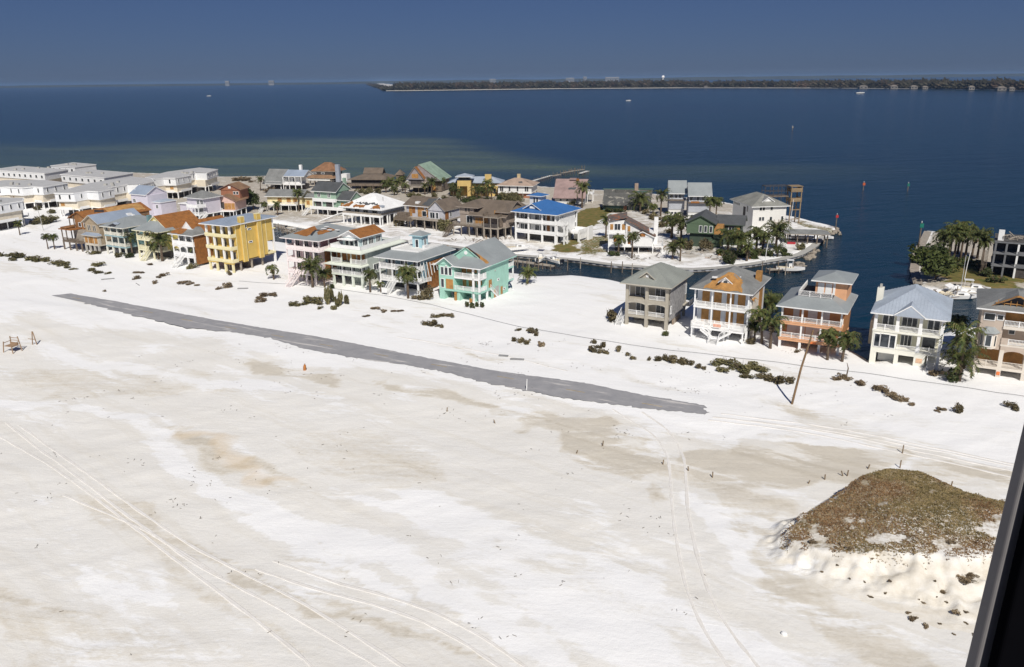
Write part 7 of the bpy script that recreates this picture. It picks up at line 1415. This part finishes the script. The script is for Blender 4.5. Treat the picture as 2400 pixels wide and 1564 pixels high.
patch('dark shrub in the row before the white boarded house', 'scrub row before the white boarded house', [(1546,847,1.1,1.0),(1562,845,1.1,1.1),(1576,851,1.3,1.3),(1592,851,1.0,1.0),(1604,853,1.0,1.0),(1618,855,.8,1.0),(1636,864,.9,.9),(1648,866,.7,.7)], SCRUB)
patch('olive shrub in the broad thicket left of the utility pole', 'thicket left of the utility pole', [(1680,856,1.7,1.1),(1706,854,1.5,1.2),(1696,872,1.3,1.0),(1722,862,1.4,1.2),(1740,870,2.2,1.6),(1764,864,1.5,1.2),(1788,872,1.5,1.2),(1750,886,1.2,.9)], OLIVE)
patch('dark shrub at the thicket end by the utility pole', 'dark shrubs by the utility pole', [(1790,886,1.4,1.0),(1808,890,1.4,1.0),(1830,895,1.7,1.4),(1848,896,1.3,1.2)], SCRUB)
patch('sparse dry brush right of the utility pole', 'dry brush right of the pole', [(1960,890,.9,.7),(1972,886,.9,.9),(1985,890,.9,.6),(2010,900,.9,.6),(2022,903,1.1,.9),(2050,912,1.0,.9),(2072,918,1.2,1.0),(2084,928,1.1,.9),(2100,936,1.1,.8),(2118,940,.9,.6),(2136,950,.8,.5),(2205,962,.8,.4),(2196,966,.6,.3)], DEADW)
shrub('twiggy upright bush near the right end of the sand', 2243, 968, .9, 1.6, SCRUB); shrub('bush at the right frame edge below the beige house', 2372, 958, 1.3, .9, SCRUB)
q = MB(); q.tube([(0, 0, -.3), (.2, 0, 1.6), (-.1, .1, 2.6)], [.12, .1, .04], 7); v = at(1983, 884); o = q.build('dead_stump', BARK); o.location = (v.x, v.y, 0); tag(o, 'forked dead stump in the dry brush right of the utility pole', 'stump')
shrub('brown bush against the left wall of the taupe house', 1430, 752, 2.0, 2.4, SCRUB); shrub('bare bush at the right front corner of the white boarded house', 1755, 806, 1.3, 1.3, SCRUB); shrub('small bush under the peach house front', 1870, 826, .7, .7, DEADW); shrub('wide dark shrub between the cream and beige houses', 2232, 892, 2.0, 2.2, GREENL); shrub('grey brush before the right corner of the cream house', 2196, 880, 1.4, 1.2, DEADW)
shrub('tall leafy bush left of the mint house', 1000, 704, 1.9, 3.2, SCRUB, None, 's'); shrub('low bush behind the tall palm of the blue-grey house', 975, 704, 1.3, 1.0, SCRUB); shrub('bush at the pink house foot', 776, 676, 1.2, 1.2, GREENL)
shrub('yellowish shrub under the yellow-gabled house', 452, 630, 1.6, 1.6, OLIVE); shrub('dark shrub right of the teal house', 302, 606, 1.5, 1.6, GREENL); shrub('small bush at the yellow house columns', 535, 640, .7, .8, SCRUB)
shrub('dense dark tree left of the small pink gabled house', 486, 507, 4.2, 8.5, GREENL, None, 't', cat='tree'); shrub('round dark tree left of the pale yellow cottage', 594, 492, 4.6, 8.5, GREENL, None, 't', cat='tree'); shrub('leafy bush right of the small pink gabled house', 569, 499, 3.2, 3.6, OLIVE)
shrub('round olive bush right of the stripped grey house', 1046, 543, 3.2, 4.6, OLIVE, None, 't'); shrub('bush under the side deck of the stripped grey house', 938, 531, 2.2, 4.0, SCRUB)
for i, (px, py) in enumerate(((1186,470),(1200,472),(1214,473))): shrub(['left','middle','right'][i]+' leafy bush in the hedge before the tan-roofed white house', px, py, 3.0, 4.0, OLIVE, 'hedge before the tan-roofed white house', 't')
shrub('dark bush by the olive green house lower wall', 1706, 618, 2.6, 3.2, GREENL, None, 't'); shrub('brown bush before the olive green house', 1652, 586, 2.8, 3.6, SCRUB, None, 't'); shrub('small green bush near the curving seawall', 1875, 586, 1.6, 2.2, OLIVE); shrub('brown bush left of the olive green house', 1612, 584, 2.2, 3.0, SCRUB); shrub('low dark bush beside the white torn-roof house', 1437, 600, 1.8, 1.6, GREENL)
shrub('big rounded green tree at the corner of the right-hand bank', 2192, 656, 6.2, 7.6, leafmat('mid_green_leaves', (.035, .055, .012), (.085, .11, .03), (.13, .12, .04)), None, 't', cat='tree'); shrub('dark green tree behind the rounded tree on the right-hand bank', 2176, 622, 5.2, 6.0, GREENL, None, 't', cat='tree'); shrub('small clipped bush on the lawn beyond the channel', 2238, 628, 1.6, 2.0, GREENL)  # rounded tree has its own lighter green leaf tone
shrub('left hedge bush before the dark green bay house', 1425, 496, 2.0, 1.6, GREENL, 'low hedge before the dark green house'); shrub('middle hedge bush before the dark green bay house', 1440, 497, 2.0, 1.6, GREENL, 'low hedge before the dark green house'); shrub('right hedge bush before the dark green bay house', 1455, 497, 2.0, 1.6, GREENL, 'low hedge before the dark green house')
patch('green shrub by the condominiums at left', 'shrubs by the condominiums', [(92,521,2.4,2.6),(84,525,2.2,1.8),(112,524,3.0,3.4),(122,520,2.4,2.4),(120,500,2.0,1.8),(85,494,2.2,2.0),(135,424,2.4,3.0)], OLIVE)
patch('rust-brown brush on the bay beach', 'brush on the bay beach', [(556,424,3.2,2.0),(566,423,3.4,2.2),(578,424,3.0,2.0),(590,427,2.0,1.0),(640,446,3.5,2.0),(632,452,3.0,1.8)], DEADW)
patch('grey-green shrub between the bay-side houses', 'shrubs between bay-side houses', [(812,440,2.6,2.2),(845,452,3.0,2.4),(865,455,2.6,2.2),(1095,470,2.2,2.0),(1340,480,1.8,1.6),(1560,520,2.2,2.0),(1535,510,2.0,2.0)], OLIVE)
patch('bush in the overgrown strip behind the stripped grey house', 'overgrown strip between the rows', [(870,450,2.6,2.4),(886,454,2.8,2.6),(962,462,2.4,2.4),(976,464,2.6,2.2),(988,468,2.2,2.0),(1020,464,2.4,2.4),(1046,472,2.8,2.8),(1056,478,2.6,2.2)], OLIVE)
patch('bush in the overgrown strip before the yellow tower house', 'overgrown strip before the yellow tower house', [(1085,474,2.2,2.0),(1100,476,2.6,2.4),(1112,472,2.4,2.6),(1136,474,2.4,2.4),(1160,476,2.2,2.0),(1175,470,2.2,2.6)], GREENL)
patch('dark bush below the palm grove by the tall white house', 'undergrowth below the dark palm grove', [(1696,598,2.2,2.2),(1716,604,2.4,2.2),(1742,602,2.2,2.4),(1760,606,2.4,2.0),(1778,600,2.4,2.6),(1800,600,2.2,2.0),(1834,592,1.8,1.6),(1842,600,1.6,1.2)], GREENL)
patch('scrub bush between twin grey houses and torn-roof house', 'scrub between twin houses and torn-roof house', [(1514,502,2.0,2.0),(1526,514,2.2,2.2),(1540,517,2.0,1.8),(1556,532,2.2,2.0),(1585,578,2.2,2.4),(1604,580,2.0,2.2),(1566,545,1.8,1.4)], SCRUB)
patch('dark bush on the right-hand channel bank', 'bushes on the right-hand channel bank', [(2160,604,2.6,2.8),(2170,640,2.6,2.6),(2208,642,2.4,2.2),(2216,618,2.4,2.6),(2262,622,2.4,2.2),(2296,634,2.6,2.8),(2312,650,2.4,2.4),(2334,664,2.2,1.8)], GREENL)
# ------------------------------------------------------------------ growth on the dune
g = np.random.default_rng(77); n = 70000
bx = np.array([p_[0] for p_ in DUNE]); by = np.array([p_[1] for p_ in DUNE])
X = g.uniform(bx.min()-1, bx.max()+1, n); Y = g.uniform(by.min()-3, by.max()+1.5, n); sd = segdist(X, Y, DUNE)
dens = vnoise(X, Y, 2.2, 91)+vnoise(X, Y, .8, 92)*.8; south = sstep(by.max()-6, by.min()+4, Y)
keep = (sd > .2+g.uniform(-1.2, .6, n)) & (dens > -.55+.42*south) & (X < 62); X, Y = X[keep], Y[keep]; n = len(X); Zg = (ground_z(X[None], Y[None])+dune_h(X[None], Y[None])-.06)[0]; br = g.uniform(0, 1, n); tone = vnoise(X, Y, 4.0, 93)
V = []; F = []; M_ = []
for i in range(n):
    k0 = 3 if br[i] > .35 else 2
    for j in range(k0):
        a_ = g.uniform(0, 6.283); L = g.uniform(.08, .24); hgt = g.uniform(.03, .16); w_ = g.uniform(.02, .05); ca, sa = math.cos(a_), math.sin(a_); b0 = len(V); x, y, z = X[i]+g.uniform(-.12, .12), Y[i]+g.uniform(-.12, .12), Zg[i]-.02
        V += [(x-sa*w_, y+ca*w_, z), (x+sa*w_, y-ca*w_, z), (x+ca*L*.6+sa*w_*.8, y+sa*L*.6-ca*w_*.8, z+hgt), (x+ca*L, y+sa*L, z+hgt*.6)]; F.append((b0, b0+1, b0+2, b0+3)); M_.append(0 if tone[i]+g.uniform(-.2, .2) > -.02 else 1)
q = MB(); q.v, q.f, q.m = V, F, M_; DG0 = leafmat('dune_olive_cover', (.14, .11, .045), (.24, .185, .085), (.31, .23, .12), .6); DG1 = leafmat('dune_rust_cover', (.15, .085, .04), (.25, .155, .075), (.32, .24, .14), .6)
tag(q.build('dune_ground_cover', [DG0, DG1]), 'olive and rust ground cover over the dune top at lower right', 'dune plants', kind='stuff')
for i, (px, py, r_) in enumerate(((1903,1312,.5),(1985,1340,.45),(2215,1350,.5),(2250,1400,.7),(2205,1410,.55),(2270,1395,.6),(2140,1455,.5),(2240,1450,.45),(2170,1472,.35),(2262,1400,.9))):
    v = at(px, py, 1.2); shrub('clod of roots and dry grass slumped on the white dune face', v.x and px, py, r_, .4, DEADW, 'clods on the dune face', z=None)
rr = random.Random(41)
for i in range(26):
    f_ = rr.random(); shrub('small scrap of dry turf on the white dune face', 1900+f_*380+rr.uniform(-15, 15), 1290+f_*150+rr.uniform(0, 70), rr.uniform(.12, .3), rr.uniform(.1, .22), DEADW, 'turf scraps on the dune face')
# ------------------------------------------------------------------ far shore
FG = P('far_beach', (.60, .57, .52), .9, .1, .02)
fs = [at(x, y, WL) for x, y in ((862,199),(905,213.5),(1000,212.5),(1150,210.5),(1300,208.5),(1600,206.5),(1900,207),(2150,209),(2420,213.5),(2900,222))]
back = [Vector((p_.x*1.35+150, p_.y*1.35+500, 0)) for p_ in fs[::-1]]
ln = [(p_.x, p_.y) for p_ in fs]+[(p_.x, p_.y) for p_ in back]; tag(MB().prism(ln, WL-2, 1.0).build('far_shore', FG), 'low sandy far shore across the bay', 'shore', kind='structure')
FL = leafmat('far_forest_leaves', (.028, .028, .016), (.050, .042, .024), (.075, .050, .032), .006)
g = np.random.default_rng(5); q = MB(); cl = [clump(60, 1, 1, 1, .40, 200+i, .8, 6) for i in range(4)]
for i in range(2600):
    s_ = g.uniform(0, len(fs)-1.001); k = int(s_); p_ = fs[k].lerp(fs[k+1], s_-k); dep = g.uniform(0, 1)**2.2*.22+.008; dep += .02 if s_ < 1 else 0
    v = Vector((p_.x*(1+dep)+30*dep, p_.y*(1+dep)+60*dep, 0)); hg = g.uniform(19, 27)*(1+dep*1.0)*(.5 if s_ < 1.2 else 1)*(1 if s_ < 5 else .85); w_ = g.uniform(14, 24); c_ = cl[i % 4]
    q.add([(v.x+a_*w_, v.y+b_*w_, b2*hg) for a_, b_, b2 in c_.v], c_.f)
tag(q.build('far_forest', FL), 'dark band of pine forest along the far shore', 'forest', kind='stuff')
RT = P('terracotta_roof', (.42, .20, .12), .8, .1, .1)
for i, (px, py, wpx, hpx, rf, lab) in enumerate(((932,211.5,16,5,FG,'sand-coloured house at the tip of the far shore'),(998,210,12,6,CONC,'small grey house near the left end of the far shore'),(1016,210,16,7,TRIM,'white house third from the tip of the far shore'),(1054,208.5,18,9,RWHITE,'white domed hall on the far shore'),(1096,208,28,8,RWHITE,'left half of the long white block on the far shore'),(1120,208,20,8,RT,'right half of the long white block on the far shore'),(1160,207.5,14,7,RT,'red-roofed house left of the pair on the far shore'),(1178,207,16,8,RT,'first red-roofed house of the pair on the far shore'),(1195,207,16,8,RT,'second red-roofed house of the pair on the far shore'),(1224,206.5,17,10,RWHITE,'white arched-roof house on the far shore'),(1258,206,15,9,RT,'red-roofed house right of the white arched-roof house on the far shore'),(1282,205.5,14,9,RT,'last red-roofed house of the far-shore village'),(1612,205,8,5,RSILVER,'tiny house on the middle of the far shore'),(1655,206,9,4,RSILVER,'second tiny house on the middle of the far shore'),(2025,208,18,7,SGREY,'first house of the right-hand far-shore row'),(2097,208.5,16,8,STAN,'second house of the right-hand far-shore row'),(2144,209,15,8,CONC,'third house of the right-hand far-shore row'),(2170,209.5,12,7,SGREY,'fourth house of the right-hand far-shore row'),(2279,211,13,9,STAN,'fifth house of the right-hand far-shore row'),(2350,212.5,20,9,CONC,'sixth house of the right-hand far-shore row'),(2374,213,12,8,SGREY,'seventh house of the right-hand far-shore row'))):
    v = at(px, py-.2, 1.0); sc = v.y/1900; w_, hh_ = wpx*sc, hpx*sc
    h = House('far_shore_house', lab, 0, 0, 0, loc=(v.x-w_/2, v.y+4, 0), z=1.0, group='houses on the far shore'); h.o.location.z = 1.0
    h.b('wall', 0, w_, 0, w_*.5, -.5, hh_*.6, CREF if i % 3 else WSIDE) if False else h.b('wall', 0, w_, 0, w_*.5, -.5, hh_*.6, TRIM if i < 12 else P('far_house_wall', (.20, .185, .17), .7, .1, .1)); h.hip(-1, w_+1, -1, w_*.5+1, hh_*.6, hh_*.4, rf if i < 12 else P('far_roof', (.17, .15, .13), .8, .1, .1), None if i < 12 else P('far_roof', (.17, .15, .13), .8, .1, .1))
    nw = max(2, int(w_/12))
    for k in range(nw): h.ply('f', w_*(k+.5)/nw, hh_*.2, w_/nw*.45, hh_*.25, -.05, GLASS, 'window', .2)
FM = P('far_mainland_land', (.06, .07, .06), .9, .15, .002)
q = MB(); pts = []; rr = random.Random(4); xs2 = list(range(-16000, 16001, 250))
for i, x in enumerate(xs2): y = 13500+abs(x)*.05; hgt = 24+rr.uniform(-7, 9)+(14 if x > -2500 else 0); pts += [(x, y, WL-1), (x, y, hgt), (x, y+2600, hgt*.8), (x, y+2600, WL-1)]
q.add(pts, [f_ for i in range(len(xs2)-1) for f_ in ((4*i, 4*i+4, 4*i+5, 4*i+1), (4*i+1, 4*i+5, 4*i+6, 4*i+2), (4*i+2, 4*i+6, 4*i+7, 4*i+3))]); tag(q.build('far_mainland', FM), 'faint hazy mainland on the horizon', 'land', kind='structure')
for lab, px, w_, hh_, d in (('left of two pale tower blocks on the hazy horizon', 598, 58, 62, 12800), ('right of two pale tower blocks on the hazy horizon', 692, 78, 60, 12800), ('pale warehouse on the horizon above the far shore', 1165, 90, 48, 12500), ('low pale block of the distant town', 1330, 120, 52, 12500), ('tallest pale block of the distant town', 1362, 50, 64, 12500), ('long pale block of the distant town', 1420, 200, 55, 12500)):
    x = (px-1200)/1900*d/math.cos(PITCH)*1.0; h = House('distant_building', lab, 0, 0, 0, loc=(x-w_/2, d, 0), cat='building', group='distant pale buildings'); h.b('wall', 0, w_, 0, 40, -2, hh_, P('pale_tower', (.36, .35, .335), .7, .05, .01)); h.b('roof', -1, w_+1, -1, 41, hh_, hh_+3, CONC)
    for k in range(4): h.b('window_band', 2, w_-2, -.6, -.05, hh_*(.2+.18*k), hh_*(.28+.18*k), GLASS)
v = Vector(((1528-1200)/1900*6000*1.05, 6000, 0)); o = empty('water_tower', v); tag(o, 'white water tower above the far forest', 'water tower'); MB().tube([(0, 0, 0), (0, 0, 44)], [4, 3], 10).build('shaft', TRIM, o); MB().tube([(0, 0, 42), (0, 0, 46), (0, 0, 52), (0, 0, 58), (0, 0, 61)], [3, 9, 11, 8, 2], 14).build('tank', TRIM, o)
# ------------------------------------------------------------------ aircraft door edge at the right of the view
def ray(px, py, d): q_ = cf+cr*((px-1200)/1900.)-cu*((py-782)/1900.); return Vector((0, 0, CAM_H))+q_*d
o = empty('aircraft_door_frame', ray(2420, 1300, 1.0)); tag(o, 'grey and black aircraft door edge slanting down the right border', 'door frame'); oc = Vector(o.location)
FRM = P('worn_grey_door_paint', (.16, .15, .15), .6, .15, 8.0); RUB = P('black_cabin_shade_trim', (.003, .003, .004), .9, .1, 8.0); RUB.node_tree.nodes['Principled BSDF'].inputs['Specular IOR Level'].default_value = 0  # near-black panel colour stands in for the cabin's shade
def postbar(name, edge0, edge1, m, d0, d1):
    A = [ray(*edge0[0], d0), ray(*edge0[1], d0), ray(*edge1[1], d0), ray(*edge1[0], d0)]; th = cf*(d1-d0)
    vs = [p_-oc for p_ in A]+[p_+th-oc for p_ in A]; ob = MB().add(vs, [(0, 1, 2, 3), (7, 6, 5, 4), (0, 4, 5, 1), (1, 5, 6, 2), (2, 6, 7, 3), (3, 7, 4, 0)]).build(name, m, o)
    bv = ob.modifiers.new('bevel', 'BEVEL'); bv.width = .004; bv.segments = 3; return ob
postbar('frame_edge', ((2492, 720), (2245, 1745)), ((2560, 760), (2300, 1765)), FRM, .90, .922)
postbar('inner_panel', ((2546, 700), (2296, 1745)), ((2900, 800), (2700, 1800)), RUB, .87, .89)
# ------------------------------------------------------------------ haze
hz = MB().box(-118000, 118000, -118000, 118000, WL-4.5, 85).build('haze', None); tag(hz, 'thin blue haze lying over the bay', 'haze', kind='stuff')
m = bpy.data.materials.new('sea_haze'); m.use_nodes = True; t = m.node_tree; t.nodes.clear(); out = N(t, 'ShaderNodeOutputMaterial'); vol = N(t, 'ShaderNodeVolumePrincipled'); setin(vol, Density=4.5e-5, Anisotropy=0.0); vol.inputs['Color'].default_value = (.26, .40, .64, 1); t.links.new(vol.outputs[0], out.inputs['Volume']); hz.data.materials.append(m)
